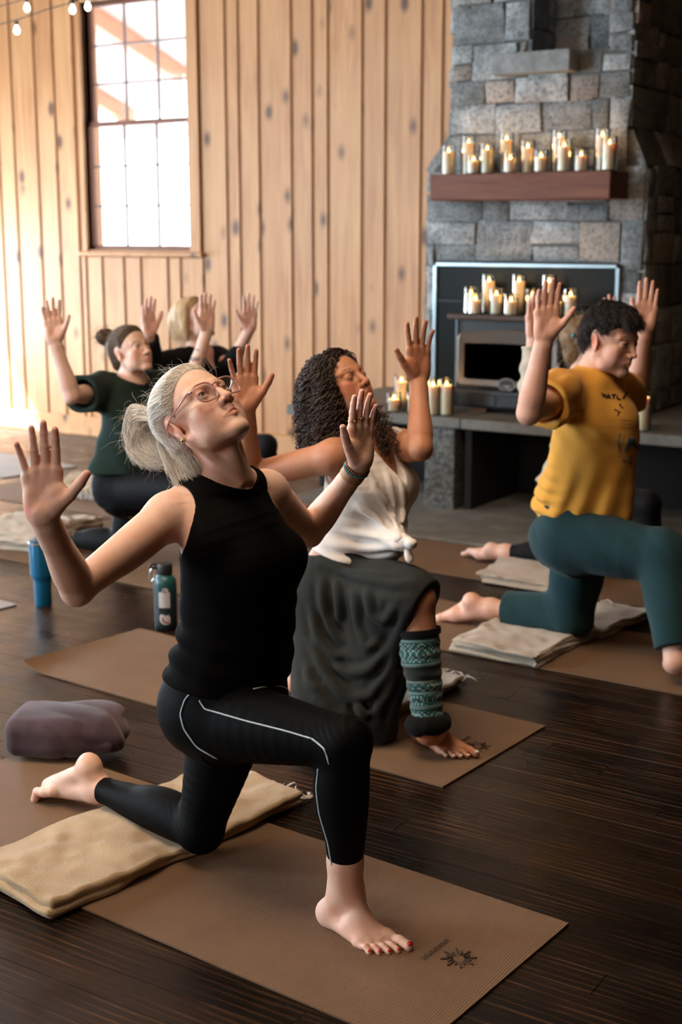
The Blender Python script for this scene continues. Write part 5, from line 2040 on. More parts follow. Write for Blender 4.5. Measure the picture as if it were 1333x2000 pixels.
    o = body_mesh('body', body, 0.0034, [skin], root, fine=[(hd.o, .135), (hd.T((.05, 0, -.06)), .09), (h1.T((.1, 0, 0)), .13), (h2.T((.1, 0, 0)), .13), (f1.T((.07, 0, 0)), .15), (heel, .12)])
    def tint(P):
        C = base_tint(P)
        C = face_tint(hd, P, C, lip=(.82, .52, .50), brow=(.85, .78, .74))
        C = hand_tint((h1, h2), P, C)
        m = np.clip(1 - np.sqrt(((P - h1.T((.012, -.028, .01)).astype(f32)) ** 2).sum(1)) / .03, 0, 1)[:, None]
        return C * (1 - m * np.array((0, .45, .42), f32))
    vcol(o, tint)
    eyes(hd, root, look=hd.R @ np.array((.96, -.1, .2)))
    # toenails painted red
    nails([f1], plain('red_polish', (.42, .008, .012), .15, coat=.5), root)

    black = fabric('black_jersey', (.0030, .0028, .0028), 1200, .15, .9, .0)
    legg = fabric('black_leggings', (.0024, .0027, .0030), 1500, .10, .62, .0)
    pipe = plain('pale_piping', (.45, .55, .60), .5)
    # leggings
    LB = Fld(); LB.plus(T); LB.plus(Lg)
    for m_ in (black, legg): m_.node_tree.nodes['Principled BSDF'].inputs['Specular IOR Level'].default_value = .06
    top_pl = plane(pel + np.array((0, 0, .12)), (0, 0, 1))
    cufF = plane(fl(672, 1757, .07), aF - kF); cufB = plane(py(190, 1540, 2.555) + (kB - aB) * .06, aB - kB)
    def ev_leg(P):
        d = LB.ev(P) - 0.0035
        # stretch wrinkles behind both knees
        for c, s_ in ((kF, .07), (kB, .07)):
            w = np.exp(-((P - c.astype(f32)) ** 2).sum(1) / s_ ** 2)
            d = d + w * .0022 * np.sin((P[:, 2] * .8 + P[:, 0] * .7) * 420)
        d = np.minimum(d, LB.ev(P) - .002)
        d = smax(d, top_pl(P), .004)
        near_front = ((P - aF.astype(f32)) ** 2).sum(1) < .2 ** 2
        near_back = ((P - aB.astype(f32)) ** 2).sum(1) < .2 ** 2
        d = np.where(near_front, smax(d, cufF(P), .003), d)
        d = np.where(near_back, smax(d, cufB(P), .003), d)
        return d
    lo, hi = LB.bbox()
    lg = cloth_mesh('leggings', ev_leg, lo - .02, hi + .02, 0.0045, legg, root)
    for uv in ([(390, 1368), (400, 1385), (425, 1392), (480, 1408), (560, 1428), (610, 1443)], [(610, 1443), (634, 1462), (640, 1480), (643, 1492)],
               'shin',
               [(385, 1342), (362, 1365), (352, 1395), (360, 1425), (385, 1460), (425, 1482)],
               [(329, 1324), (352, 1338), (375, 1348)], [(415, 1322), (400, 1340)],
               [(495, 1346), (520, 1342), (548, 1339), (566, 1347)]):
        if uv == 'shin':   # runs down the outer shin just inside its outline
            uv = []
            for v in (1502, 1540, 1590, 1650, 1700, 1735, 1750):
                for u in range(560, 720, 2):
                    if hit(ev_leg, u, v, 2.0, 4.0) is not None:
                        uv.append((u + (12 if v < 1520 else 6), v)); break
        try: polyline_on(ev_leg, uv, .0021, 'piping', pipe, lg)
        except Exception: pass
    # sleeveless top
    TB = Fld(); TB.plus(T)
    TB.cone(nb + (shl - nb) * .4, sr + np.array((0, 0.03, 0.012)), .050, .042, 0.04)
    TB.cone(nb + (shl - nb) * .4, sl + np.array((0, -0.03, 0.012)), .050, .042, 0.04)
    TB.plus(Fld()); 
    for sg in (-1, 1):
        TB.ell(pel + np.array((-0.055, 0.07 * sg, -0.035)), (.085, .085, .10), None, 0.04)
    hem = plane(pel + np.array((0, 0, .040)), (-.13, 0, -1))
    c_sr, c_sl = sr.astype(f32), sl.astype(f32)
    nbf = nb.astype(f32)
    axR, axL = norm(er - sr).astype(f32), norm(el - sl).astype(f32)
    def ev_top(P):
        t = np.clip((P[:, 2] - pel[2]) / (che[2] - pel[2]), 0, 1)
        d = TB.ev(P) - (0.006 + .012 * (1 - t))
        back = np.clip(-(P[:, 0] - wai[0]) / .1, 0, 1)
        fold = np.sin((P[:, 2] + .25 * P[:, 1] + .15 * P[:, 0] + .02 * vnoise(P * 12)) * 95) * np.clip(1 - np.abs(P[:, 2] - (wai[2] - .03)) / .15, 0, 1)
        d = d - fold * (.003 + .006 * back)
        d = d - .004 * vnoise(P * 18) * (1 - t)
        d = smax(d, hem(P), .006)
        for c, a, rr in ((c_sr + np.array((0.0, -.012, -.004), f32), axR, .088), (c_sl + np.array((0.0, .012, .0), f32), axL, .082)):
            q = P - c
            d = smax(d, rr - np.sqrt((q * q).sum(1)), .005)
        q = P - (nbf + np.array((.020, 0, .050), f32))
        d = smax(d, .088 - np.sqrt((q[:, 0] * .85) ** 2 + q[:, 1] ** 2 + (q[:, 2]) ** 2), .005)
        return d
    lo, hi = TB.bbox()
    cloth_mesh('tank_top', ev_top, lo - .03, hi + .03, 0.004, black, root)
    return dict(root=root, hd=hd, body=body, h1=h1, h2=h2, wl=wl, el=el, nb=nb)


P1 = build_front_woman()
# ---- hair tools
def cap_field(hd, n=(-.75, 0, .66), c=-.005, thick=.013, gain=.45, extra=()):
    """scalp hair: the skull grown outwards behind a hairline plane (head coordinates)"""
    G = Fld()
    G.ell(hd.T((-0.012, 0, 0.028)), np.array((0.093, 0.075, 0.080)) * hd.sc, hd.R, 0.01)
    G.ell(hd.T((0.030, 0, 0.012)), np.array((0.060, 0.063, 0.076)) * hd.sc, hd.R, 0.02 * hd.sc)
    G.ell(hd.T((-0.045, 0, -0.03)), np.array((0.050, 0.058, 0.060)) * hd.sc, hd.R, 0.02 * hd.sc)
    nn = norm(n).astype(f32)
    def ev(P, groove=True):
        q = hd.loc(P)
        e = q @ nn - c
        for fn in extra: e = np.minimum(e, fn(q))
        th = np.clip(e * gain + .0015, 0, thick)
        d = G.ev(P) - th * hd.sc
        return smax(d, -e * hd.sc, .004)
    return ev, G


def ear_gap(q):
    a = np.abs(q[:, 1]) - .074
    return (np.sqrt(((q[:, 0] + .010) / .025) ** 2 + (a / .03) ** 2 + ((q[:, 2] + .012) / .040) ** 2) - 1) * .026


def flow_strands(ev, starts, target, n, step, rnd, lift=.0008, jit=.15):
    """strands that run over a surface towards a point"""
    P = np.asarray(starts, float); out = [P.copy()]
    j = rnd.normal(0, jit, P.shape)
    for i in range(n - 1):
        g = grad(ev, P); g /= np.linalg.norm(g, axis=1)[:, None] + 1e-6
        d = np.asarray(target) - P
        d = d / (np.linalg.norm(d, axis=1)[:, None] + 1e-6) + j
        d = d - g * (d * g).sum(1)[:, None]
        d /= np.linalg.norm(d, axis=1)[:, None] + 1e-6
        P = P + d * step
        e = ev(P.astype(f32))
        g = grad(ev, P); g /= np.linalg.norm(g, axis=1)[:, None] + 1e-6
        P = P - g * (e - lift)[:, None]
        out.append(P.copy())
    A = np.stack(out, 1)
    return [a for a in A]


def lock_strands(guide, rad, n, rnd, pts=16, fray=.3, wob=.004, spread=1.0, hollow=.4):
    """strands filling a lock of hair along a guide polyline with a radius profile"""
    guide = np.asarray(guide, float)
    m = len(guide)
    tt = np.linspace(0, m - 1, pts)
    res = []
    for _ in range(n):
        r = math.sqrt(rnd.uniform(hollow, 1)); a = rnd.uniform(0, 2 * PI)
        end = rnd.uniform(.72, 1.0)
        v = []
        ph = rnd.uniform(0, 6.28, 3)
        off0 = np.array((math.cos(a), math.sin(a), math.cos(a * 1.7 + 1) * .8)) * r
        for k, t in enumerate(tt * end):
            i = min(int(t), m - 2); f = t - i
            p0, p1, p2, p3 = (guide[min(max(i + d, 0), m - 1)] for d in (-1, 0, 1, 2))
            p = 0.5 * (2 * p1 + (p2 - p0) * f + (2 * p0 - 5 * p1 + 4 * p2 - p3) * f * f + (3 * p1 - p0 - 3 * p2 + p3) * f ** 3)
            R = rad[i] * (1 - f) + rad[i + 1] * f
            s = k / (pts - 1)
            v.append(p + off0 * R * (1 + fray * s * s) + wob * s * np.sin(ph + s * 7))
        res.append(np.array(v))
    return res


def lock_field(F, guide, rad, k=.01):
    F.tube(guide, rad, k); return F


def grooved(ev, amp, freq, axis_pts):
    """combed grooves running along a lock"""
    A = np.asarray(axis_pts, float)
    def f(P):
        best = np.full(len(P), 1e9); o = np.zeros((len(P), 3)); s = np.zeros(len(P))
        for i in range(len(A) - 1):
            ba = A[i + 1] - A[i]
            t = np.clip((P - A[i]) @ ba / (ba @ ba), 0, 1)
            q = P - A[i] - t[:, None] * ba
            d2 = (q * q).sum(1); b = d2 < best
            best[b] = d2[b]; o[b] = q[b]; s[b] = i + t[b]
        a = np.arctan2(o[:, 2] + o[:, 1] * .5, o[:, 0] + o[:, 1] * .5)
        return ev(P) + (amp * np.sin(a * freq + 1.5 * np.sin(s * 1.7))).astype(f32)
    return f


def front_woman_hair(p):
    root, hd = p['root'], p['hd']
    rnd = np.random.default_rng(5)
    base = NM('grey_hair_mass')
    v = base.coord()
    base.set(col=base.ramp(base.noise(v, 60, 4), [(.3, (.34, .29, .24)), (.7, (.58, .54, .48))]), rough=.6, spec=.3)
    base.bump(base.noise(base.coord((40, 40, 900)), 1, 3), .3, .003)
    hm = hair_mat('grey_hair', (.46, .40, .32), (.80, .76, .70))
    tie = hd.T((-.084, 0, .066))
    ev, G = cap_field(hd, thick=.012, extra=[ear_gap])
    lo, hi = G.bbox()
    cap = cloth_mesh('hair', ev, lo - .03, hi + .03, .0035, base.m, root)
    V = np.empty(len(cap.data.vertices) * 3, f32); cap.data.vertices.foreach_get('co', V); V = V.reshape(-1, 3)
    e = ev(V)
    st = V[rnd.integers(0, len(V), 4200)]
    strands('scalp_strands', flow_strands(ev, st, tie, 14, .007, rnd, .0012, .12), hm, cap, .00045, .00025)
    # tail and the loose hair at the nape
    g1 = [tie, py(278, 806, 2.47), py(270, 826, 2.47), py(273, 856, 2.47), py(292, 882, 2.46), py(326, 900, 2.455)]
    r1 = [.012, .020, .0225, .021, .017, .010]
    g2 = [hd.T((-.075, -.02, -.01)), py(335, 868, 2.42), py(352, 900, 2.405), py(368, 928, 2.40), py(368, 952, 2.41)]
    r2 = [.018, .025, .024, .018, .008]
    for nm, g, r, cnt in (('ponytail', g1, r1, 2000), ('loose_lock', g2, r2, 1500)):
        F = Fld(); lock_field(F, g, [x * .86 for x in r])
        lo, hi = F.bbox()
        m = cloth_mesh(nm, grooved(F.ev, .0022 if nm == 'ponytail' else .0008, 9, g), lo - .01, hi + .01, .003, base.m, cap)
        strands('strands', lock_strands(g, [x * 1.08 for x in r], cnt, rnd, 16, 1.0, .007, hollow=.6), hm, m, .0004, .00015)
    m = MB(); m.tube([tie + hd.R @ np.array((0.002, .014 * math.cos(a), .014 * math.sin(a))) for a in np.linspace(0, 2 * PI, 20, endpoint=False)], .003, 8, True)
    m.build('hair_tie', plain('hair_tie_grey', (.25, .24, .23), .8), cap, True)
    fly = []
    for i in range(170):
        q = V[rnd.integers(0, len(V))]
        d = norm(q - hd.o) + rnd.normal(0, .35, 3) - hd.R[:, 0] * .5
        fly.append(fuzz_curve(q, d, 12, rnd.uniform(.002, .0055), rnd, .05, 1.6))
    for i in range(110):
        q = np.asarray(g1[rnd.integers(1, 5)]) + rnd.normal(0, .016, 3)
        fly.append(fuzz_curve(q, (rnd.normal(-.5, .4), rnd.normal(0, .4), rnd.normal(0, .6)), 14, rnd.uniform(.003, .006), rnd, .10, 1.6))
    for i in range(80):
        q = np.asarray(g2[rnd.integers(1, 5)]) + rnd.normal(0, .018, 3)
        fly.append(fuzz_curve(q, (rnd.normal(0, .5), rnd.normal(-.3, .4), rnd.normal(-.5, .4)), 12, rnd.uniform(.002, .0045), rnd, .10, 1.8))
    strands('flyaway_strands', fly, hm, cap, .00022, .0001)


front_woman_hair(P1)


def front_woman_things(p):
    root, hd, ev = p['root'], p['hd'], p['body'].ev
    T = hd.T
    pink = NM('clear_pink_frame'); pink.set(col=(.75, .42, .42), rough=.12, trans=.55, ior=1.45, coat=.4)
    gl = NM('lens'); 
    tr = gl.n('ShaderNodeBsdfTransparent'); gs = gl.n('ShaderNodeBsdfGlossy'); gs.inputs['Roughness'].default_value = .03
    mx = gl.n('ShaderNodeMixShader'); mx.inputs[0].default_value = .10
    gl.l(tr.outputs[0], mx.inputs[1]); gl.l(gs.outputs[0], mx.inputs[2]); gl.l(mx.outputs[0], gl.out.inputs[0])
    glasses = empty('glasses', T((.1, 0, 0))); parent(glasses, root)
    def rim_pts(sg, k=1.0, n=36):
        pts = []
        for i in range(n):
            a = 2 * PI * i / n
            ca, sa = math.cos(a), math.sin(a)
            y = .0255 * k * math.copysign(abs(ca) ** .62, ca); z = .0215 * k * math.copysign(abs(sa) ** .66, sa)
            z *= 1.0 if z > 0 else 1.12
            pts.append(T((.1005 - .006 * ((y + .034) / .06) ** 2, sg * (.0345 + y), -.003 + z)))
        return pts
    for sg in (1, -1):
        m = MB(); m.tube(rim_pts(sg), .0019 * hd.sc, 8, True)
        rim = m.build('rim', pink.m, glasses, True)
        m = MB(); pts = rim_pts(sg, .97); f = m.bm.faces.new([m.bm.verts.new(q) for q in pts])
        r_ = bmesh.ops.solidify(m.bm, geom=[f], thickness=.0012)
        m.build('lens', gl.m, rim)
        m = MB()
        m.tube([T((.093, sg * .061, .009)), T((.083, sg * .070, .011)), T((.05, sg * .0755, .010)), T((.0, sg * .079, .010)), T((-.018, sg * .079, .006)), T((-.032, sg * .078, -.012))], [.0026, .0024, .0020, .0018, .0018, .0020], 8)
        m.build('temple', pink.m, glasses, True)
        m = MB(); m.sphere(T((.0915, sg * .0635, .009)), .0032, sub=2)
        m.build('hinge', plain('hinge_metal', (.6, .6, .62), .3, 1), glasses, True)
    m = MB(); m.tube([T((.1015, .0105, .004)), T((.1060, .004, .007)), T((.1060, -.004, .007)), T((.1015, -.0105, .004))], .0019, 8)
    m.build('bridge', pink.m, glasses, True)
    gold = plain('gold', (.75, .48, .18), .25, 1)
    m = MB(); m.sphere(T((-.004, -.079, -.043)), .0042, sub=2); m.build('earring', gold, root, True)
    # wrist: tan strap, two bead strings
    wl, el, h2 = p['wl'], p['el'], p['h2']
    ax = norm(el - wl)
    st, pts, R = ring_around(ev, wl + ax * .034, ax, .05, .019, .0022, 'watch_strap', plain('tan_leather', (.40, .23, .13), .6), root)
    for q in (6, 8, 10):
        d, l = pts[q]
        m = MB(); m.sphere(wl + ax * .034 + d * (l + .0026), .0014, sub=2); m.build('strap_stud', plain('stud_metal', (.3, .25, .2), .4, 1), st, True)
    for off, col, nm, r in ((.016, (.03, .24, .22), 'turquoise_bead', .0033), (.008, (.16, .055, .035), 'brown_bead', .0031)):
        tilt = norm(ax + np.array((.15, .1, .1)))
        _, pts, R = ring_around(ev, wl + ax * off, tilt, .05, .001, .0004, 'bead_string', plain('cord', (.05, .03, .02), .8), root, 34)
        mat = plain(nm, col, .35)
        for d, l in pts:
            m = MB(); m.sphere(wl + ax * off + d * (l + r * .75), r, sub=2); m.build('bead', mat, _, True)
    for fing, nm in (('index', 'gold'), ('middle', 'gem')):
        W = h2.joints[fing]
        a = norm(W[1] - W[0]); c = W[0] + (W[1] - W[0]) * .42
        rg, pts, R = ring_around(ev, c, a, .014, .0032, .0012, 'ring', gold, root, 24)
        d = h2.z
        m = MB(); m.sphere(c + d * .0105, .0034, sub=2); m.build('gem', plain('ring_stone', (.45, .22, .10), .15), rg, True)


front_woman_things(P1)
# ------------------------------------------------------------------ the other five people share one way of building a lunge
class Figure:
    """joint points -> body fields; every argument is a world point"""
    def __init__(s, **k): s.__dict__.update(k)

    def fields(s):
        g = s.g
        T = Fld()
        up = [np.array(x) for x in ((1, 0, 0.1), (1, 0, 0), (1, 0, 0.1), (1, 0, 0.15), (1, 0, s.arch), (1, 0, s.arch + .1), (1, 0, s.arch + .1))]
        cro = s.pel + np.array((0.03, 0, -0.085 * g))
        lat = [norm(s.hL - s.hR)] * 3 + [norm(norm(s.hL - s.hR) + norm(s.sl - s.sr))] + [norm(s.sl - s.sr)] * 3
        lat = [norm(l * np.array((1, 1, .35))) for l in lat]
        if s.male: W, DF, DB = (.145, .158, .150, .158, .172, .135, .062), (.085, .105, .108, .112, .112, .07, .052), (.10, .11, .098, .102, .105, .07, .058)
        else: W, DF, DB = (.150, .165, .130, .138, .150, .118, .055), (.085, .10, .092, .10, .105, .06, .048), (.10, .112, .088, .095, .095, .062, .052)
        torso(T, [cro, s.pel, s.wai, s.rib, s.che, s.shl, s.nb], lat, up, g, W, DF, DB)
        if not s.male:
            for sg in (1, -1):
                T.ell(s.rib * .35 + s.che * .65 + lat[4] * 0.068 * sg * g + np.array((0.086, 0, -0.02)) * g, np.array((.048, .060, .058)) * g, None, 0.035)
        Lg = Fld()
        for sg in (-1, 1):
            Lg.ell(s.pel + np.array((-0.055, 0.07 * sg, -0.035)) * g, np.array((.085, .085, .10)) * g, None, 0.04)
        leg(Lg, s.hR, s.kF, s.aF, g); leg(Lg, s.hL, s.kB, s.aB, g)
        Sh = Fld()
        mid = s.nb + (s.shl - s.nb) * .4
        Sr = Fld()
        for p, q in ((s.sr, 1), (s.sl, -1)):
            Sr.cone(mid, p + np.array((0, 0.03 * q, 0.012)), .050 * g, .042 * g, 0.04)
            Sr.ell(p, .053 * g, None, 0.03)
        s.Sr = Sr
        Sh.plus(Sr)
        arm(Sh, s.sr, s.er, s.wr, s.nR, g, s.fat); arm(Sh, s.sl, s.el, s.wl, s.nL, g, s.fat)
        Hh = Fld()
        s.h1 = Hand(s.wr, s.fR, s.nR, s.tR, g * s.hand); s.h2 = Hand(s.wl, s.fL, s.nL, s.tL, g * s.hand)
        s.h1.build(Hh, **s.hk1); s.h2.build(Hh, **s.hk2)
        Hd = Fld(); s.hd.build(Hd, eyes=s.eyes)
        Nk = Fld()
        r = 1.12 if s.male else 1.0
        Nk.cone(s.hd.T((-0.022, 0, -0.045)), s.nb + np.array((0.0, 0, -0.03)), .050 * g * r, .054 * g * r, 0.03)
        for sg in (1, -1):
            Nk.cone(s.hd.T((-0.010, 0.048 * sg, -0.050)), s.nb + np.array((0.045, 0.018 * sg, -0.012)) * g, .012 * g, .009 * g, 0.014)
        Ft = Fld()
        s.f1 = None
        if s.footF is not None:
            s.f1 = Foot(s.footF[0], s.footF[1], (0, 0, 1), (0, 1, 0), s.foot); s.f1.build(Ft, s.aF)
            Ft.cone(s.aF, s.aF + (s.kF - s.aF) * .2, .034 * g, .040 * g, 0.02)
        # rear foot lies on its upper side, sole up, toes trailing
        s.f2 = Foot(s.footB[0], s.footB[1], s.footB[2], (0, -1, 0), s.foot); s.f2.build(Ft, s.aB, toe_bend=s.toeb)
        s.T, s.Lg, s.Sh, s.Hh, s.Hd, s.Nk, s.Ft = T, Lg, Sh, Hh, Hd, Nk, Ft
        B = Fld()
        for q in (T, Lg, Sh, Nk, Hd, Hh, Ft): B.plus(q)
        s.B = B
        return s

    def skin(s, mat, h, tint=None, fine=True, root=None):
        fn = [(s.hd.o, .13 * s.hd.sc), (s.hd.T((.05, 0, -.06)), .08), (s.h1.T((.1, 0, 0)), .12 * s.hand), (s.h2.T((.1, 0, 0)), .12 * s.hand)] if fine else None
        o = body_mesh('body', s.B, h, [mat], root, fine=fn)
        def tn(P):
            C = base_tint(P)
            C = face_tint(s.hd, P, C, lip=s.lip, brow=s.brow)
            C = hand_tint((s.h1, s.h2), P, C)
            return tint(P, C) if tint else C
        vcol(o, tn)
        return o

    def tops(s, name, mat, h, loose=.008, hem=None, sleeves=None, neck=(.02, .045, .086), arms=None, fold=None, extra=None, hole=None):
        """shirt from the torso; sleeves = fraction of the upper arm (None: sleeveless, cut by hole radius)"""
        g = s.g
        TB = Fld(); TB.plus(s.T); TB.plus(s.Sr)
        for sg in (-1, 1): TB.ell(s.pel + np.array((-0.055, 0.07 * sg, -0.035)) * g, np.array((.085, .085, .10)) * g, None, 0.04)
        if extra: extra(TB)
        cuts = []
        inner = []
        if sleeves:
            fr, rad, rad2 = sleeves
            for a, b, w in ((s.sr, s.er, s.wr), (s.sl, s.el, s.wl)):
                if fr <= 1:
                    TB.cone(a, a + (b - a) * (fr + .12), rad * g, rad2 * g, 0.035)
                    cuts.append((a + (b - a) * fr, norm(b - a)))
                    inner.append((a + (b - a) * (fr - .25), a + (b - a) * (fr + .3), rad2 * g - .010))
                else:
                    TB.tube([a, a + (b - a) * .5, b, b + (w - b) * .3, b + (w - b) * (fr - 1)], [x * g for x in (.060, .054, .048, .048, .040)], 0.02)
                    cuts.append((b + (w - b) * (fr - 1 - .02), norm(w - b)))
        hp = plane(s.pel + np.array((0, 0, hem)), (0, 0, -1)) if np.isscalar(hem) else plane(*hem)
        nbf = (s.nb + np.array((neck[0], 0, neck[1])) * g).astype(f32)
        def ev(P):
            P = np.asarray(P, f32)
            d = TB.ev(P) - loose
            if fold is not None: d = np.minimum(d - fold(P), d + loose - .003)
            d = smax(d, hp(P), .006)
            for c, a in cuts:
                q = P - c.astype(f32)
                near = (q * q).sum(1) < (.16 * g) ** 2
                d = np.where(near, smax(d, q @ a.astype(f32), .005), d)
            for a, b, r in inner:
                ba = (b - a).astype(f32); pa = P - a.astype(f32)
                t = np.clip(pa @ ba / float(ba @ ba), 0, 1)
                e = np.sqrt(((pa - t[:, None] * ba) ** 2).sum(1)) - r
                d = smax(d, -e, .004)
            if hole:
                for c, r, off in hole:
                    q = P - (c + off).astype(f32)
                    d = smax(d, r - np.sqrt((q * q).sum(1)), .005)
            q = P - nbf
            d = smax(d, neck[2] * g - np.sqrt((q * q).sum(1)), .005)
            if len(neck) > 3: d = smax(d, -neck[3](P), .006)
            return d
        lo, hi = TB.bbox()
        return cloth_mesh(name, ev, lo - .04, hi + .04, h, mat, s.root), ev

    def bottoms(s, name, mat, h, loose=.004, waist=.09, cuffF=.12, cuffB=.12, fold=None, fat=None):
        LB = Fld(); LB.plus(s.T); LB.plus(s.Lg)
        if fat: fat(LB)
        tp = plane(s.pel + np.array((0, 0, waist * s.g)), (0, 0, 1))
        cF = (s.aF + (s.kF - s.aF) * cuffF, norm(s.aF - s.kF)); cB = (s.aB + (s.kB - s.aB) * cuffB, norm(s.aB - s.kB))
        def ev(P):
            P = np.asarray(P, f32)
            d = LB.ev(P) - loose
            if fold is not None: d = np.minimum(d - fold(P), d + loose - .003)
            d = smax(d, tp(P), .004)
            for c, a in (cF, cB):
                q = P - c.astype(f32)
                near = (q * q).sum(1) < .2 ** 2
                d = np.where(near, smax(d, q @ a.astype(f32), .004), d)
            return d
        lo, hi = LB.bbox()
        return cloth_mesh(name, ev, lo - .03, hi + .03, h, mat, s.root), ev


def crease(P, dirs, freq, amp, wob=.02, wf=10):
    d = np.asarray(dirs, f32)
    return (amp * np.sin((P @ d + wob * vnoise(P * wf)) * freq)).astype(f32)


# ---------------- curly-haired woman in the white tank top
def build_curly_woman():
    root = empty('person', fl(700, 1420))
    tag(root, 'woman with dark curly hair, knotted white tank top, dark skirt and patterned leg warmer', 'person', 'people in the lunge')
    pel = py(682, 1122, 3.56)
    sr, sl = py(650, 893, 3.40), py(786, 872, 3.72)
    er = reach(488, 926, sr, .29, False); wr = reach(480, 800, er, .245)
    el = reach(822, 876, sl, .27, True); wl = reach(818, 742, el, .245, False)
    f = norm((.80, -.16, .52))
    fg = Figure(root=root, g=1.0, male=False, arch=.25, fat=.98, hand=1.0, foot=.97, pel=pel, wai=py(700, 1040, 3.56), rib=py(708, 972, 3.56), che=py(712, 918, 3.56), shl=py(708, 868, 3.56), nb=py(702, 838, 3.565),
                sr=sr, sl=sl, er=er, wr=wr, el=el, wl=wl, hR=py(660, 1150, 3.47), hL=py(700, 1140, 3.64), kF=py(815, 1172, 3.43), aF=fl(838, 1428, .085), kB=fl(650, 1385, .085), aB=fl(560, 1318, .075),
                nR=(.66, -.75, .05), nL=(.80, -.58, .1), fR=(-.04, .02, 1), fL=(-.02, .0, 1), tR=(.8, .6, 0), tL=(-.8, -.6, 0),
                hk1=dict(spread=(6, 2, -3, -14), curl=(6, 5, 6, 9), thumb=42), hk2=dict(spread=(10, 2, -5, -12), curl=(6, 4, 8, 12), thumb=46),
                hd=Head(py(664, 758, 3.555), frame(f, (-.5, 0, .86)), 1.0), eyes=0, lip=(.80, .48, .46), brow=(.35, .28, .26),
                footF=(fl(838, 1452, .006), fl(925, 1490) - fl(838, 1452)), footB=(fl(540, 1308, .085), np.array((-1, 0.05, -.2)), (-.2, 0, -1)), toeb=0).fields()
    skin = skin_mat('brown_skin', (.47, .225, .130), freckle=.05)
    def tint(P, C):
        q = fg.hd.loc(P)   # closed lids: lash line
        for sg in (1, -1):
            e = np.exp(-(((q[:, 2] + .0055) / .0018) ** 2 + ((q[:, 1] - sg * .032) / .012) ** 4)) * (q[:, 0] > .07)
            C = C * (1 - .85 * e[:, None])
        return C
    fg.skin(skin, .0042, tint, True, root)
    nails([fg.f1], plain('white_polish', (.75, .70, .68), .2), root)
    # white tank, V neck, tied in a knot at the front hem
    white = fabric('white_cotton', (.74, .69, .65), 900, .2, .9, .1, .06)
    knot = py(783, 1058, 3.46)
    V0 = fg.nb + np.array((.10, 0, -.155))
    lat = norm(sl - sr).astype(f32)
    def vneck(P):
        q = P - V0.astype(f32)
        z = q[:, 2]; y = q @ lat
        e = np.abs(y) - np.clip(z, 0, 1) * .55
        front = -(q[:, 0] + .115)
        return np.maximum(np.maximum(e * .85, -z), front)
    kf = knot.astype(f32)
    def fold(P):
        q = P - kf
        r = np.sqrt((q * q).sum(1))
        ang = np.arctan2(q[:, 2], -(q @ np.array((.55, -.2, 0), f32)) + .12)
        w = np.clip(1 - r / .42, 0, 1) * (P[:, 0] > fg.pel[0] - .05)
        d = .011 * w * (np.abs(np.sin(ang * 11 + .8 * vnoise(P * 8))) - .55)
        low = np.clip(1 - (P[:, 2] - fg.pel[2] - .08) / .12, 0, 1)
        d = d + low * (.012 + .004 * np.sin((P[:, 2] * 1.0 + .12 * P[:, 0] + .02 * vnoise(P * 9)) * 150))
        return (d + .003 * vnoise(P * 14)).astype(f32)
    def extra(TB):
        TB.cone(fg.wai + np.array((.10, -.04, .02)), knot, .06, .022, .05)
        TB.cone(fg.che + np.array((.10, 0, -.05)), fg.wai + np.array((.11, -.02, -.02)), .05, .045, .06)
    crease_f = None
    def fold_all(P): return fold(P) if crease_f is None else (fold(P) * .6 + crease_f(P)).astype(f32)
    TBq = Fld(); TBq.plus(fg.T); extra(TBq)
    crease_f = ridges(lambda P: TBq.ev(P) - .008, [[(782, 1052), (772, 980), (752, 905)], [(788, 1048), (790, 990), (782, 930)], [(776, 1050), (735, 1012), (690, 985)], [(774, 1060), (725, 1048), (668, 1040)], [(780, 1046), (752, 985), (722, 940)],
                                                   [(770, 1070), (710, 1072), (640, 1060)], [(705, 900), (725, 930), (742, 960)]], .009, .011)
    top, tev = fg.tops('tank_top', white, .0042, .006, (fg.pel + np.array((0, 0, .085)), (-.28, -.05, -1)), None, (.012, .03, .080, vneck), None, fold_all, extra,
                       [(sr, .088, np.array((0, -.012, -.012))), (sl, .086, np.array((0, .012, -.012)))])
    K = Fld()
    K.ell(knot + np.array((.012, -.004, .0)), (.024, .022, .026), None, .006)
    K.cone(knot + np.array((.012, 0, .012)), knot + np.array((.048, -.02, .004)), .014, .017, .008)
    K.cone(knot + np.array((.02, 0, -.01)), knot + np.array((.038, -.015, -.045)), .013, .012, .006)
    lo, hi = K.bbox()
    cloth_mesh('hem_knot', lambda P: K.ev(P) + .003 * vnoise(np.asarray(P) * 60), lo - .01, hi + .01, .003, white, top)
    # long skirt: swags between the hip, the raised knee and the floor
    S = Fld()
    S.plus(fg.T)
    for sg in (-1, 1): S.ell(pel + np.array((-0.055, 0.07 * sg, -0.04)), (.095, .095, .11), None, 0.04)
    S.cone(fg.hR, fg.kF + np.array((.01, 0, .008)), .098, .066, .05)
    S.cone(fg.hL, fg.kB + np.array((.03, 0, .02)), .125, .105, .08)
    S.cone(pel + np.array((-.04, -.03, -.08)), fl(632, 1340, .16), .14, .10, .08)
    kmid = fg.hR + (fg.kF - fg.hR) * .62
    S.cone(kmid + np.array((0, .02, 0)), fl(715, 1400, .09), .085, .055, .08)
    S.cone(kmid + np.array((.07, .02, .0)), fl(745, 1425, .05), .070, .030, .06)
    S.cone(fg.kF + np.array((-.02, .0, .0)), py(785, 1290, 3.47), .070, .022, .05)
    S.cone(py(785, 1290, 3.47), fl(748, 1422, .035), .022, .028, .04)
    S.cone(fl(640, 1385, .06), fl(742, 1420, .035), .070, .035, .06)
    S.cone(fl(628, 1372, .05), fl(590, 1345, .03), .06, .035, .05)
    wp = plane(pel + np.array((0, 0, .095)), (-.22, 0, 1))
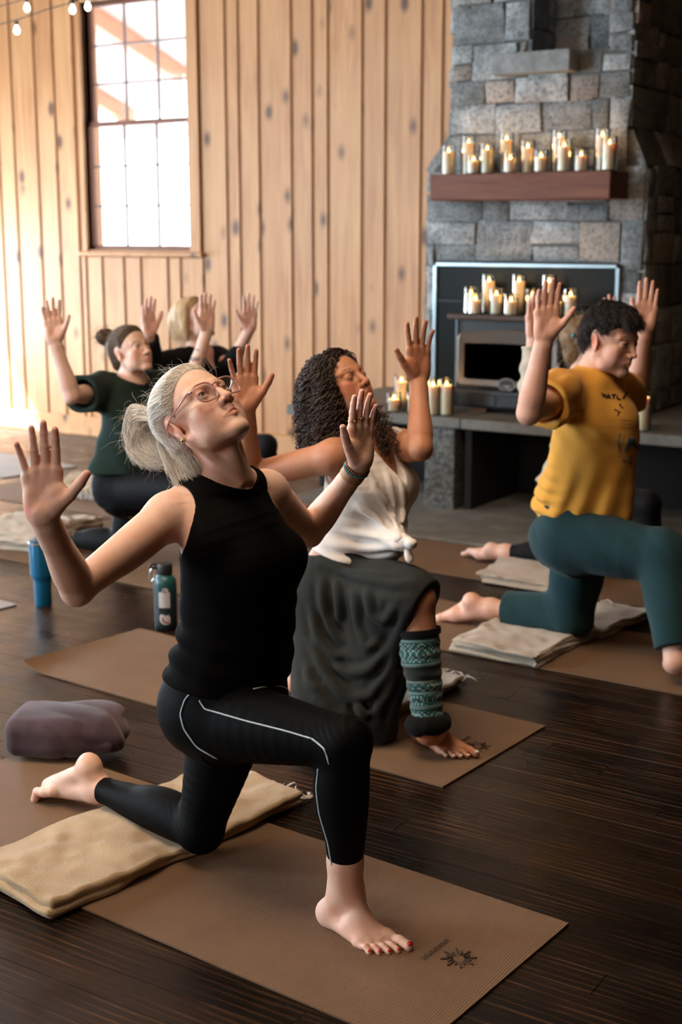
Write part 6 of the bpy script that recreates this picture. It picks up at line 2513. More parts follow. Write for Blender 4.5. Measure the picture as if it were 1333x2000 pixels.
    kc = plane(fg.kF + np.array((.030, 0, -.005)), (1, 0, -.35))
    flo = plane((0, 0, .006), (0, 0, -1))
    hipp = (fg.hR + np.array((-.02, -.1, .05))).astype(f32); kfp = fg.kF.astype(f32)
    skirt_folds = None
    LBq = Fld(); LBq.plus(fg.T); LBq.plus(fg.Lg)
    shin = [plane(fg.kF + (fg.aF - fg.kF) * .02, fg.aF - fg.kF), plane(fg.kB + (fg.aB - fg.kB) * .10, fg.aB - fg.kB)]
    def sev(P):
        nonlocal skirt_folds
        P = np.asarray(P, f32)
        d = S.ev(P) - .004
        q = P - hipp
        t = np.clip((hipp[2] + .12 - P[:, 2]) / .35, 0, 1)
        xr = (P[:, 0] - hipp[0])
        sag = P[:, 2] + .9 * (xr - .16) ** 2 * 2.0
        d = d - (skirt_folds(P) if skirt_folds else 0)
        d = d - .006 * vnoise(P * 7) * t
        d = np.minimum(d, smax(smax(LBq.ev(P) - .003, shin[0](P), .004), shin[1](P), .004))
        d = d - .003 * vnoise(P * 16) * t
        d = smax(d, wp(P), .005)
        d = smax(d, flo(P), .004)
        nk = ((P - kfp) ** 2).sum(1) < .22 ** 2
        d = np.where(nk, smax(d, kc(P), .006), d)
        return d.astype(f32)
    lo, hi = S.bbox()
    lo[2] = 0
    Z = lambda *q: [(442 + x * .6205, 633 + y * .6205) for x, y in q]
    skirt_folds = ridges(sev, [Z((300, 800), (302, 880), (325, 960), (365, 1005)), Z((268, 900), (285, 985), (330, 1040), (385, 1050)), Z((300, 1050), (380, 1100), (450, 1090), (520, 1015), (566, 880)),
                               Z((325, 1115), (395, 1175), (450, 1175), (500, 1115), (545, 1000), (580, 880)), Z((345, 800), (352, 880), (350, 960)), Z((265, 1000), (300, 1080), (350, 1160), (400, 1215)),
                               Z((390, 1190), (440, 1232), (480, 1215), (520, 1140), (540, 1060)), Z((330, 770), (420, 800), (520, 815), (600, 822)), Z((300, 745), (380, 775), (460, 785), (540, 800)),
                               Z((400, 850), (410, 950), (440, 1020), (490, 1000)), Z((440, 840), (455, 920), (500, 940), (545, 870)), Z((250, 1080), (262, 1130), (300, 1160)), Z((470, 1180), (478, 1230), (480, 1270)), Z((420, 1190), (425, 1230), (432, 1260))],
                         .013, .013)
    cloth_mesh('skirt', sev, lo - .02, hi + .02, .0052, fabric('charcoal_skirt', (.020, .022, .0195), 800, .2, .9, .04, .10), root)
    # waistband ribs
    # patterned leg warmer on the front shin
    a, b = fg.kF + (fg.aF - fg.kF) * .22, fg.kF + (fg.aF - fg.kF) * .985
    ax = norm(b - a); L = np.linalg.norm(b - a)
    Wm = Fld(); leg(Wm, fg.hR, fg.kF, fg.aF)
    pa_, pb_ = plane(a, -ax), plane(b - ax * .03, ax)
    def wev(P):
        P = np.asarray(P, f32)
        t = np.clip((P - a.astype(f32)) @ ax.astype(f32) / L, 0, 1)
        d = Wm.ev(P) - (.007 + .012 * t * t) - .0015 * np.sin(t * 60 + vnoise(P * 20))
        return smax(smax(d, pa_(P), .004), pb_(P), .004)
    k = NM('fair_isle_knit')
    at = k.n('ShaderNodeAttribute', attribute_name='knit')
    sx = k.n('ShaderNodeSeparateXYZ'); k.l(at.outputs['Vector'], sx.inputs[0])
    u, v = sx.outputs['X'], sx.outputs['Y']
    sq = lambda x, n: k.math('DIVIDE', k.math('FLOOR', k.math('MULTIPLY', x, n)), n)   # knit pixels
    up_, vp = sq(u, 150.0), sq(v, 150.0)
    def tri(x, per):
        fr = k.math('FRACT', k.math('DIVIDE', x, per)); return k.math('ABSOLUTE', k.math('SUBTRACT', fr, .5))
    def band(v0, v1): return k.math('MULTIPLY', k.math('GREATER_THAN', v, v0), k.math('LESS_THAN', v, v1))
    def diam(per, vc, hh, w):
        t = k.math('ADD', tri(up_, per), k.math('DIVIDE', k.math('ABSOLUTE', k.math('SUBTRACT', vp, vc)), hh * 2))
        fr = k.math('FRACT', k.math('MULTIPLY', t, 4.0))
        return k.math('LESS_THAN', fr, w)
    light = None
    def add(m):
        nonlocal light
        light = m if light is None else k.math('MAXIMUM', light, m)
    for vc in (.026, .030, .098, .103, .150, .154, .183, .187, .226, .231, .282, .287): add(band(vc - .0011, vc + .0011))
    add(k.math('MULTIPLY', band(.036, .092), diam(.075, .064, .030, .38)))
    add(k.math('MULTIPLY', band(.158, .180), diam(.026, .169, .011, .32)))
    add(k.math('MULTIPLY', band(.192, .222), diam(.050, .207, .016, .34)))
    add(k.math('MULTIPLY', band(.238, .280), diam(.085, .262, .034, .42)))
    teal = None
    for a_, b_ in ((.024, .105), (.158, .226), (.232, .40)):
        m_ = band(a_, b_); teal = m_ if teal is None else k.math('MAXIMUM', teal, m_)
    n_ = k.noise(k.coord(), 40, 3)
    c = k.mix(k.math('MULTIPLY', teal, k.math('MULTIPLY', n_, 1.3)), (.008, .012, .012), (.010, .095, .105))
    c = k.mix(k.math('MULTIPLY', light, .85), c, (.22, .33, .31))
    k.set(col=c, rough=.95, sheen=.3, spec=.1); k.bump(k.noise(k.coord(), 500, 2), .5, .003)
    lo, hi = np.minimum(a, b) - .09, np.maximum(a, b) + .09
    wo = cloth_mesh('leg_warmer', wev, lo, hi, .0032, k.m, root)
    n = len(wo.data.vertices); co = np.empty(n * 3, f32); wo.data.vertices.foreach_get('co', co); co = co.reshape(-1, 3)
    R = frame(ax, (1, 0, 0)); q = co - a
    uv = np.zeros((n, 3), f32); uv[:, 0] = np.arctan2(q @ R[:, 1], q @ R[:, 2]) * .058 + .4; uv[:, 1] = q @ ax
    at_ = wo.data.attributes.new('knit', 'FLOAT_VECTOR', 'POINT'); at_.data.foreach_set('vector', uv.ravel())
    plush = fabric('black_plush', (.005, .005, .005), 500, .6, .95, .03)
    for nm, c_, rad, tb in (('plush_cuff', b - ax * .018, .050, .021), ('plush_trim', a, .060, .008)):
        if nm == 'plush_trim': 
            o_, pts, _ = ring_around(wev, a + ax * .006, ax, .07, .018, .004, nm, plush, wo, 40)
        else:
            def cev(P, c_=c_, rad=rad, tb=tb):
                q = np.asarray(P, f32) - c_.astype(f32)
                h = q @ ax.astype(f32); r = np.sqrt(np.maximum((q * q).sum(1) - h * h, 1e-9))
                return np.sqrt((r - rad) ** 2 + (h * .72) ** 2) - tb - .004 * vnoise(np.asarray(P) * 35)
            cloth_mesh(nm, cev, c_ - .1, c_ + .1, .0035, plush, wo)
    # curls
    rnd = np.random.default_rng(12)
    mass = NM('dark_hair_mass'); mass.set(col=(.008, .0042, .0028), rough=.8, spec=.08)
    mass.bump(mass.noise(mass.coord(), 70, 4), .8, .012)
    ev, G = cap_field(fg.hd, n=(-.80, 0, .60), c=-.012, thick=.020, gain=.6)
    H = Fld()
    T_ = fg.hd.T
    hp = [py(626, 760, 3.55), py(622, 805, 3.55), py(626, 840, 3.53), py(640, 862, 3.52)]
    H.tube([T_((-.05, 0, .03))] + hp, [.045, .056, .060, .054, .026], .04)
    H.tube([T_((-.03, -.06, .05)), py(640, 770, 3.47), py(652, 830, 3.46), py(668, 872, 3.46)], [.03, .042, .045, .022], .03)
    H.tube([T_((-.03, .07, .04)), T_((-.05, .085, -.06)), py(722, 850, 3.66)], [.03, .035, .018], .03)
    def hev(P):
        P = np.asarray(P, f32)
        d = smin_(ev(P), H.ev(P), .03)
        return d + .006 * vnoise(P * 28) + .004 * vnoise(P * 70)
    lo, hi = H.bbox()
    cap = cloth_mesh('hair', hev, np.minimum(lo, fg.hd.o - .16) - .02, np.maximum(hi, fg.hd.o + .16) + .02, .0045, mass.m, root)
    hm = hair_mat('curl_hair', (.008, .004, .0025), (.060, .027, .012))
    V = np.empty(len(cap.data.vertices) * 3, f32); cap.data.vertices.foreach_get('co', V); V = V.reshape(-1, 3)
    cur = []
    def curl(p, d, n, L, r, turns):
        d = norm(d); R = None; out = []; ph = rnd.uniform(0, 6.28)
        c = np.array(p, float)
        for i in range(n):
            t = i / (n - 1)
            d = norm(d + np.array((0, 0, -.16)) + rnd.normal(0, .05, 3))
            c = c + d * L / n
            F_ = frame(d, (.3, .9, .1))
            a = ph + turns * 2 * PI * t
            out.append(c + (F_[:, 1] * math.cos(a) + F_[:, 2] * math.sin(a)) * r * min(1, .4 + t * 1.5))
        return np.array(out)
    for i in range(2600):
        p = V[rnd.integers(0, len(V))]
        d = norm(p - (fg.hd.o + np.array((-.02, 0, -.05)))) * .8 + np.array((0, 0, -.9))
        cur.append(curl(p - d * .012, d, 34, rnd.uniform(.05, .12), rnd.uniform(.005, .0105), rnd.uniform(2, 3.6)))
    for i in range(190):   # ringlets on the shoulder and past the neck
        p = T_((-.03, .075, .02)) + rnd.normal(0, .02, 3)
        cur.append(curl(p, (.42, .22, -1), 50, rnd.uniform(.18, .29), rnd.uniform(.006, .011), rnd.uniform(4, 6)))
    for i in range(120):
        p = T_((.02, -.055, .065)) + rnd.normal(0, .012, 3)
        cur.append(curl(p, (.1, -.4, -.6), 40, rnd.uniform(.10, .20), rnd.uniform(.004, .008), rnd.uniform(4, 6)))
    def curl_path(path, n, r, turns):
        path = np.asarray(path, float); m = len(path); ph = rnd.uniform(0, 6.28); out = []
        for i in range(n):
            t = i / (n - 1) * (m - 1); k_ = min(int(t), m - 2); f_ = t - k_
            c = path[k_] * (1 - f_) + path[k_ + 1] * f_
            F_ = frame(path[k_ + 1] - path[k_], (.3, .9, .1)); a_ = ph + turns * 2 * PI * i / (n - 1)
            out.append(c + (F_[:, 1] * math.cos(a_) + F_[:, 2] * math.sin(a_)) * r * min(1, .3 + 2 * i / n))
        return np.array(out)
    for i in range(90):
        e = rnd.normal(0, 1, 3) * np.array((.018, .02, .02)); u_ = rnd.uniform(-10, 14)
        cur.append(curl_path([T_((-.03, .072, .02)) + e * .4, T_((-.035, .085, -.06)) + e * .6, py(733 + u_ * .5, 812, 3.62) + e, py(744 + u_, 845, 3.57) + e, py(750 + u_ * 1.4, 862 + rnd.uniform(0, 26), 3.54) + e], 60, rnd.uniform(.006, .010), rnd.uniform(5, 8)))
    for i in range(26):    # loose wisps over the face
        p = T_((.06, rnd.uniform(-.05, .05), .085))
        cur.append(curl(p, fg.hd.R @ np.array((.9, rnd.normal(0, .4), -.5)), 30, rnd.uniform(.07, .13), .006, rnd.uniform(1, 2)))
    strands('curls', cur, hm, cap, .0016, .0009)
    return fg


P2 = build_curly_woman()


# ---------------- man in the yellow shirt
def build_man():
    root = empty('person', fl(1120, 1250))
    tag(root, 'dark-haired man in mustard yellow printed T-shirt and teal sweatpants', 'person', 'people in the lunge')
    pel = py(1128, 1030, 4.70)
    sr, sl = py(1096, 772, 4.50), py(1202, 768, 4.89)
    er = reach(1034, 806, sr, .285, True); wr = reach(1064, 662, er, .26, True)
    el = reach(1240, 776, sl, .26, False); wl = reach(1260, 646, el, .285, True)
    f = norm((.95, -.24, -.16))
    fg = Figure(root=root, g=1.06, male=True, arch=.12, fat=1.08, hand=.98, foot=1.02, pel=pel, wai=py(1136, 945, 4.70), rib=py(1150, 872, 4.70), che=py(1160, 812, 4.70), shl=py(1166, 752, 4.70), nb=py(1168, 722, 4.70),
                sr=sr, sl=sl, er=er, wr=wr, el=el, wl=wl, hR=py(1112, 1052, 4.60), hL=py(1140, 1052, 4.80), kF=py(1296, 1085, 4.58), aF=fl(1322, 1292, .09), kB=fl(1112, 1205, .10), aB=fl(962, 1188, .085),
                nR=(.62, -.75, .05), nL=(.35, -.93, .05), fR=(.04, .04, 1), fL=(.03, .05, 1), tR=(.8, .6, 0), tL=(-.93, -.35, 0),
                hk1=dict(spread=(3, 1, -2, -4), curl=(4, 3, 4, 6), thumb=42), hk2=dict(spread=(3, 1, -2, -4), curl=(5, 4, 5, 8), thumb=26),
                hd=Head(py(1193, 662, 4.685), frame(f, (.2, 0, 1)), 1.05, True), eyes=.7, lip=(.84, .60, .56), brow=(.14, .10, .09),
                footF=(fl(1335, 1316, .006), np.array((1, -.05, 0))), footB=(lambda h, t: (h + (t - h) * .18, t - h, (-.45, 0, -1)))(fl(912, 1163, .125), fl(857, 1205, .010)), toeb=6).fields()
    skin = skin_mat('ruddy_skin', (.68, .41, .31))
    def tint(P, C):
        q = fg.hd.loc(P)
        m = np.clip(1.5 - np.sqrt(((q[:, 0] - .07) / .055) ** 2 + (q[:, 1] / .065) ** 2 + ((q[:, 2] + .085) / .035) ** 2), 0, 1)[:, None] * .45
        lipm = np.clip(1.4 - np.sqrt(((q[:, 1]) / .026) ** 2 + ((q[:, 2] + .067) / .010) ** 2), 0, 1)[:, None]
        return C * (1 - m * (1 - lipm) * np.array((.55, .5, .45), f32))
    fg.skin(skin, .0048, tint, True, root)
    eyes(fg.hd, root, look=fg.hd.R @ np.array((.95, -.1, -.25)))
    yel = fabric('mustard_jersey', (.70, .34, .055), 800, .15, .9, .1, .05)
    pant = fabric('teal_fleece', (.014, .042, .048), 700, .25, .95, .08, .08)
    nrm = norm(sl - sr)
    ff = np.array((1.0, -.35, 0)); ff = norm(ff)
    def extra(TB):
        TB.cone(fg.che + np.array((.050, -.01, -.04)), fg.pel + np.array((.090, .0, .10)), .112, .100, .06)
        TB.cone(fg.pel + np.array((.085, .0, .12)), fg.pel + np.array((.120, .01, -.05)), .092, .070, .05)
        TB.cone(fg.wai + np.array((-.05, 0, -.05)), fg.pel + np.array((-.05, 0, .02)), .11, .115, .05)
    def fold(P):
        low = np.clip((fg.rib[2] - P[:, 2]) / .25, 0, 1)
        back = np.clip(-(P[:, 0] - fg.wai[0] - .02) / .1, 0, 1)
        d = low * .006 * np.sin((P[:, 0] * .9 - .25 * P[:, 2] + .4 * P[:, 1] + .03 * vnoise(P * 6)) * 70)
        d = d + low * back * .007 * np.sin((P[:, 2] + .12 * P[:, 0] + .02 * vnoise(P * 9)) * 130)
        up = np.clip((P[:, 2] - fg.rib[2]) / .12, 0, 1)
        d = d + up * .005 * np.sin((P[:, 0] * .8 + P[:, 2] * .7 + .03 * vnoise(P * 7)) * 75)
        return (d + .004 * vnoise(P * 12)).astype(f32)
    hemc = fg.pel + np.array((0.02, 0, .015))
    top, tev = fg.tops('t_shirt', yel, .0048, .012, (hemc, (-.30, 0, -1)), (.52, .074, .076), (.012, .055, .092), None, fold, extra)
    # neck rib
    def fold2(P):
        k_ = sum(np.exp(-((P - c.astype(f32)) ** 2).sum(1) / .16 ** 2) for c in (fg.kF, fg.kB, fg.hR))
        return (.011 * (np.abs(np.sin((P[:, 2] * .75 + P[:, 0] * .55 + .04 * vnoise(P * 5)) * 30)) - .6) * np.clip(k_ + .25, 0, 1) + .005 * vnoise(P * 9)).astype(f32)
    def fat(LB):
        LB.tube([fg.hR, fg.hR + (fg.kF - fg.hR) * .5, fg.kF], [.118, .104, .084], .03); LB.tube([fg.kF, fg.kF + (fg.aF - fg.kF) * .9], [.086, .066], .03)
        LB.tube([fg.hL, fg.hL + (fg.kB - fg.hL) * .5, fg.kB], [.115, .100, .084], .03); LB.tube([fg.kB, fg.kB + (fg.aB - fg.kB) * .95], [.084, .070], .03)
    bt, pev = fg.bottoms('sweatpants', pant, .005, .003, .10, .13, .20, fold2, fat)
    # printed motif: lettering, birds, cactus, hills
    ink = plain('shirt_ink', (.014, .014, .018), .8); blue = plain('shirt_blue', (.03, .05, .075), .8); grey = plain('shirt_grey_ink', (.20, .16, .10), .8)
    def mark(name, polys, mat, r):
        m = MB(); ok = False
        for uv in polys:
            pts = []
            for (a, b) in zip(uv, uv[1:]):
                for t in np.linspace(0, 1, 3, endpoint=False):
                    h_ = hit(tev, a[0] + (b[0] - a[0]) * t, a[1] + (b[1] - a[1]) * t)
                    if h_ is not None: pts.append(h_ )
            h_ = hit(tev, *uv[-1])
            if h_ is not None: pts.append(h_)
            if len(pts) > 1 and max(np.linalg.norm(np.diff(np.array(pts), axis=0), axis=1)) < .03:
                m.tube(pts, r, 5); ok = True
        if ok: m.build(name, mat, top)
    L = lambda *a: [tuple(p) for p in a]
    # heavy arched word across the chest, read as far as the folds let it show
    mark('print_lettering', [L((1176, 767), (1179, 775)), L((1182, 769), (1184, 777)), L((1179, 772), (1183, 773)), L((1186, 778), (1189, 770), (1193, 778)), L((1187, 775), (1192, 775)),
                             L((1195, 771), (1203, 771)), L((1199, 771), (1199, 779)), L((1206, 773), (1207, 780), (1213, 780)), L((1217, 779), (1222, 770), (1226, 766)), L((1219, 780), (1228, 776), (1234, 776))], ink, .0036)
    mark('print_birds', [L((1200, 800), (1205, 801), (1209, 806), (1207, 812)), L((1209, 806), (1212, 803)), L((1210, 790), (1214, 795), (1219, 797)), L((1214, 795), (1212, 788))], ink, .0024)
    mark('print_cactus', [L((1211, 846), (1212, 868), (1214, 888)), L((1206, 858), (1208, 872), (1212, 876)), L((1218, 850), (1217, 864), (1213, 870)), L((1209, 848), (1210, 882)), L((1220, 893), (1221, 905)), L((1216, 898), (1225, 900)),
                          L((1230, 890), (1227, 900), (1231, 908), (1235, 900), (1231, 890)), L((1231, 893), (1231, 905))], grey, .0019)
    mark('print_hills', [L((1222, 882), (1226, 866), (1230, 856), (1233, 864), (1238, 854), (1241, 868), (1246, 874), (1249, 868)), L((1224, 878), (1228, 866), (1234, 866), (1239, 864), (1243, 872)), L((1226, 872), (1231, 862), (1238, 860)), L((1229, 868), (1240, 870), (1247, 876))], blue, .0042)
    mark('print_text_rows', [L((1212, 820 + 7 * i), (1236, 822 + 7 * i)) for i in range(3)] + [L((1216, 886), (1247, 888)), L((1218, 914), (1246, 916))], grey, .0008)
    # hair: dark, short and wavy with locks on the brow
    rnd = np.random.default_rng(21)
    mass = NM('black_hair_mass'); mass.set(col=(.006, .0042, .0036), rough=.7, spec=.1); mass.bump(mass.noise(mass.coord(), 80, 4), .7, .010)
    ev, G = cap_field(fg.hd, n=(-.62, 0, .78), c=.005, thick=.016, gain=.8, extra=[ear_gap])
    H = Fld(); T_ = fg.hd.T
    for p, r in (((.055, .01, .095), .026), ((.02, .0, .098), .034), ((-.04, 0, .090), .036), ((.074, -.03, .076), .018), ((.080, .025, .076), .017), ((-.090, 0, .02), .026), ((.02, -.060, .060), .020)):
        H.ell(T_(p), r * 1.05, None, .02)
    def hev(P):
        P = np.asarray(P, f32)
        return smin_(ev(P), H.ev(P), .02) + .004 * vnoise(P * 40) + .0025 * vnoise(P * 95)
    cap = cloth_mesh('hair', hev, fg.hd.o - .19, fg.hd.o + .19, .004, mass.m, root)
    V = np.empty(len(cap.data.vertices) * 3, f32); cap.data.vertices.foreach_get('co', V); V = V.reshape(-1, 3)
    hm = hair_mat('black_hair', (.006, .004, .004), (.035, .024, .018))
    cv = []
    for i in range(2600):
        p = V[rnd.integers(0, len(V))]
        d = norm(p - fg.hd.o) * .28 + fg.hd.R @ np.array((.6, rnd.normal(0, .3), -.35)) + rnd.normal(0, .15, 3)
        cv.append(fuzz_curve(p, d, 8, rnd.uniform(.0025, .0045), rnd, .14, 1.5))
    for i in range(34):     # separate locks falling over the brow
        p = T_((.070, rnd.uniform(-.064, .050), .092)); d = fg.hd.R @ np.array((.62, rnd.normal(0, .45), -.45)); L_ = rnd.uniform(.0035, .0062)
        for j in range(14):
            cv.append(fuzz_curve(p + rnd.normal(0, .0045, 3), d + rnd.normal(0, .10, 3), 11, L_, rnd, .16, .9))
    for i in range(420):    # hairline and sideburn fuzz
        a_ = rnd.uniform(-1, 1)
        p = T_((.050 - .03 * abs(a_), a_ * .068, .080 - .075 * max(0, abs(a_) - .3)))
        cv.append(fuzz_curve(p, fg.hd.R @ np.array((.5, a_ * .5, -.6)) + rnd.normal(0, .2, 3), 7, .0032, rnd, .1, 1.5))
    strands('hair_strands', cv, hm, cap, .0007, .0003)
    return fg


P3 = build_man()


# ---------------- woman in the green shirt
def build_green_woman():
    root = empty('person', fl(240, 1075))
    tag(root, 'woman with hair in a bun, dark green T-shirt and black leggings, arms raised', 'person', 'people in the lunge')
    pel = py(254, 935, 4.80)
    sr, sl = py(196, 765, 4.68), py(312, 760, 4.97)
    er = reach(140, 772, sr, .275, True); wr = reach(107, 668, er, .245, True)
    el = reach(376, 742, sl, .27, False); wl = reach(404, 648, el, .245, True)
    f = norm((.90, -.08, .30))
    fg = Figure(root=root, g=1.0, male=False, arch=.2, fat=1.0, hand=1.0, foot=.97, pel=pel, wai=py(255, 872, 4.80), rib=py(257, 835, 4.80), che=py(258, 800, 4.80), shl=py(256, 762, 4.80), nb=py(258, 742, 4.805),
                sr=sr, sl=sl, er=er, wr=wr, el=el, wl=wl, hR=py(245, 955, 4.72), hL=py(270, 955, 4.88), kF=py(400, 960, 4.70), aF=fl(410, 1100, .09), kB=fl(238, 1060, .085), aB=fl(130, 1052, .08),
                nR=(.72, -.68, .1), nL=(.8, -.6, .1), fR=(-.10, .0, 1), fL=(.02, .02, 1), tR=(.7, .7, 0), tL=(-.7, -.7, 0),
                hk1=dict(spread=(7, 2, -3, -8), curl=(5, 4, 5, 8), thumb=36), hk2=dict(spread=(4, 1, -3, -8), curl=(6, 5, 6, 8), thumb=36),
                hd=Head(py(255, 685, 4.80), frame(f, (-.25, 0, 1)), 1.0), eyes=1, lip=(.82, .52, .52), brow=(.36, .28, .24),
                footF=(fl(425, 1108, .006), np.array((1, 0, 0))), footB=(fl(118, 1048, .085), np.array((-1, .05, -.3)), (-.3, 0, -1)), toeb=0).fields()
    skin = skin_mat('pale_skin', (.78, .54, .44))
    a, b = fg.el.astype(f32), fg.wl.astype(f32)
    def tint(P, C):    # tattooed left forearm
        ba = b - a; t = (P - a) @ ba / float(ba @ ba)
        o = P - a - np.clip(t, 0, 1)[:, None] * ba
        m = ((t > .12) & (t < .62) & ((o * o).sum(1) < .06 ** 2))
        n = vnoise(P * 38) + .5 * vnoise(P * 90)
        w = (m & (n > .12)).astype(f32)[:, None] * .8
        return C * (1 - w * np.array((.85, .82, .75), f32))
    fg.skin(skin, .0055, tint, True, root)
    eyes(fg.hd, root, look=fg.hd.R @ np.array((.9, -.1, .35)))
    green = fabric('green_jersey', (.016, .030, .025), 700, .15, .95, .04, .08)
    def fold(P):
        d = .006 * np.sin((P[:, 0] * .7 + P[:, 2] * .6 + P[:, 1] * .3 + .04 * vnoise(P * 6)) * 60)
        low = np.clip((fg.wai[2] - P[:, 2] + .05) / .15, 0, 1)
        return (d * .7 + low * .010 + .004 * vnoise(P * 10)).astype(f32)
    def extra(TB):
        TB.cone(fg.rib + np.array((.02, 0, .0)), fg.pel + np.array((.0, 0, .08)), .135, .135, .06)
    fg.tops('t_shirt', green, .0062, .012, .045, (.66, .078, .076), (.012, .05, .088), None, fold, extra)
    fg.bottoms('leggings', fabric('black_leggings_matte', (.0035, .004, .005), 900, .1, .7, .0), .0065, .004, .10, .05, .10)
    # patterned sock on the rear foot
    k = NM('patterned_sock'); n = k.noise(k.coord(), 75, 2)
    k.set(col=k.ramp(n, [(.42, (.02, .012, .008)), (.55, (.17, .10, .045))]), rough=.9)
    SF = Fld(); fg.f2.build(SF, fg.aB); SF.cone(fg.aB, fg.aB + (fg.kB - fg.aB) * .14, .036, .038, .02)
    lo, hi = SF.bbox()
    cloth_mesh('sock', lambda P: SF.ev(P) - .004, lo - .02, hi + .02, .005, k.m, root)
    rnd = np.random.default_rng(31)
    mass = NM('brown_hair_mass'); n = mass.noise(mass.coord(), 60, 3)
    mass.set(col=mass.ramp(n, [(.3, (.045, .027, .016)), (.7, (.12, .074, .042))]), rough=.6, spec=.3); mass.bump(mass.noise(mass.coord((30, 30, 500)), 1, 3), .4, .004)
    ev, G = cap_field(fg.hd, thick=.014, extra=[ear_gap])
    bun = py(206, 658, 4.80)
    H = Fld(); H.ell(bun, (.045, .045, .036), None, .02); H.cone(bun, fg.hd.T((-.08, 0, .06)), .022, .03, .02)
    def hev(P):
        P = np.asarray(P, f32)
        return smin_(ev(P), H.ev(P) + .004 * np.sin((P[:, 0] + P[:, 2] * 1.4) * 190), .015)
    cap = cloth_mesh('hair', hev, np.minimum(fg.hd.o, bun) - .16, np.maximum(fg.hd.o, bun) + .16, .0045, mass.m, root)
    V = np.empty(len(cap.data.vertices) * 3, f32); cap.data.vertices.foreach_get('co', V); V = V.reshape(-1, 3)
    hm = hair_mat('brown_hair', (.04, .024, .014), (.21, .135, .078))
    st = V[rnd.integers(0, len(V), 1500)]
    cv = flow_strands(hev, st, bun, 9, .008, rnd, .0012, .15)
    for i in range(160):
        p = bun + rnd.normal(0, .03, 3)
        cv.append(fuzz_curve(p, rnd.normal(0, 1, 3) + np.array((-.3, 0, .4)), 9, .004, rnd, .05, 3))
    for i in range(60):
        cv.append(fuzz_curve(fg.hd.T((-.055, rnd.normal(0, .04), -.06)), (-.2, rnd.normal(0, .2), -1), 10, .006, rnd, .05, 1.5))
    strands('hair_strands', cv, hm, cap, .0006, .0003)
    return fg


P4 = build_green_woman()


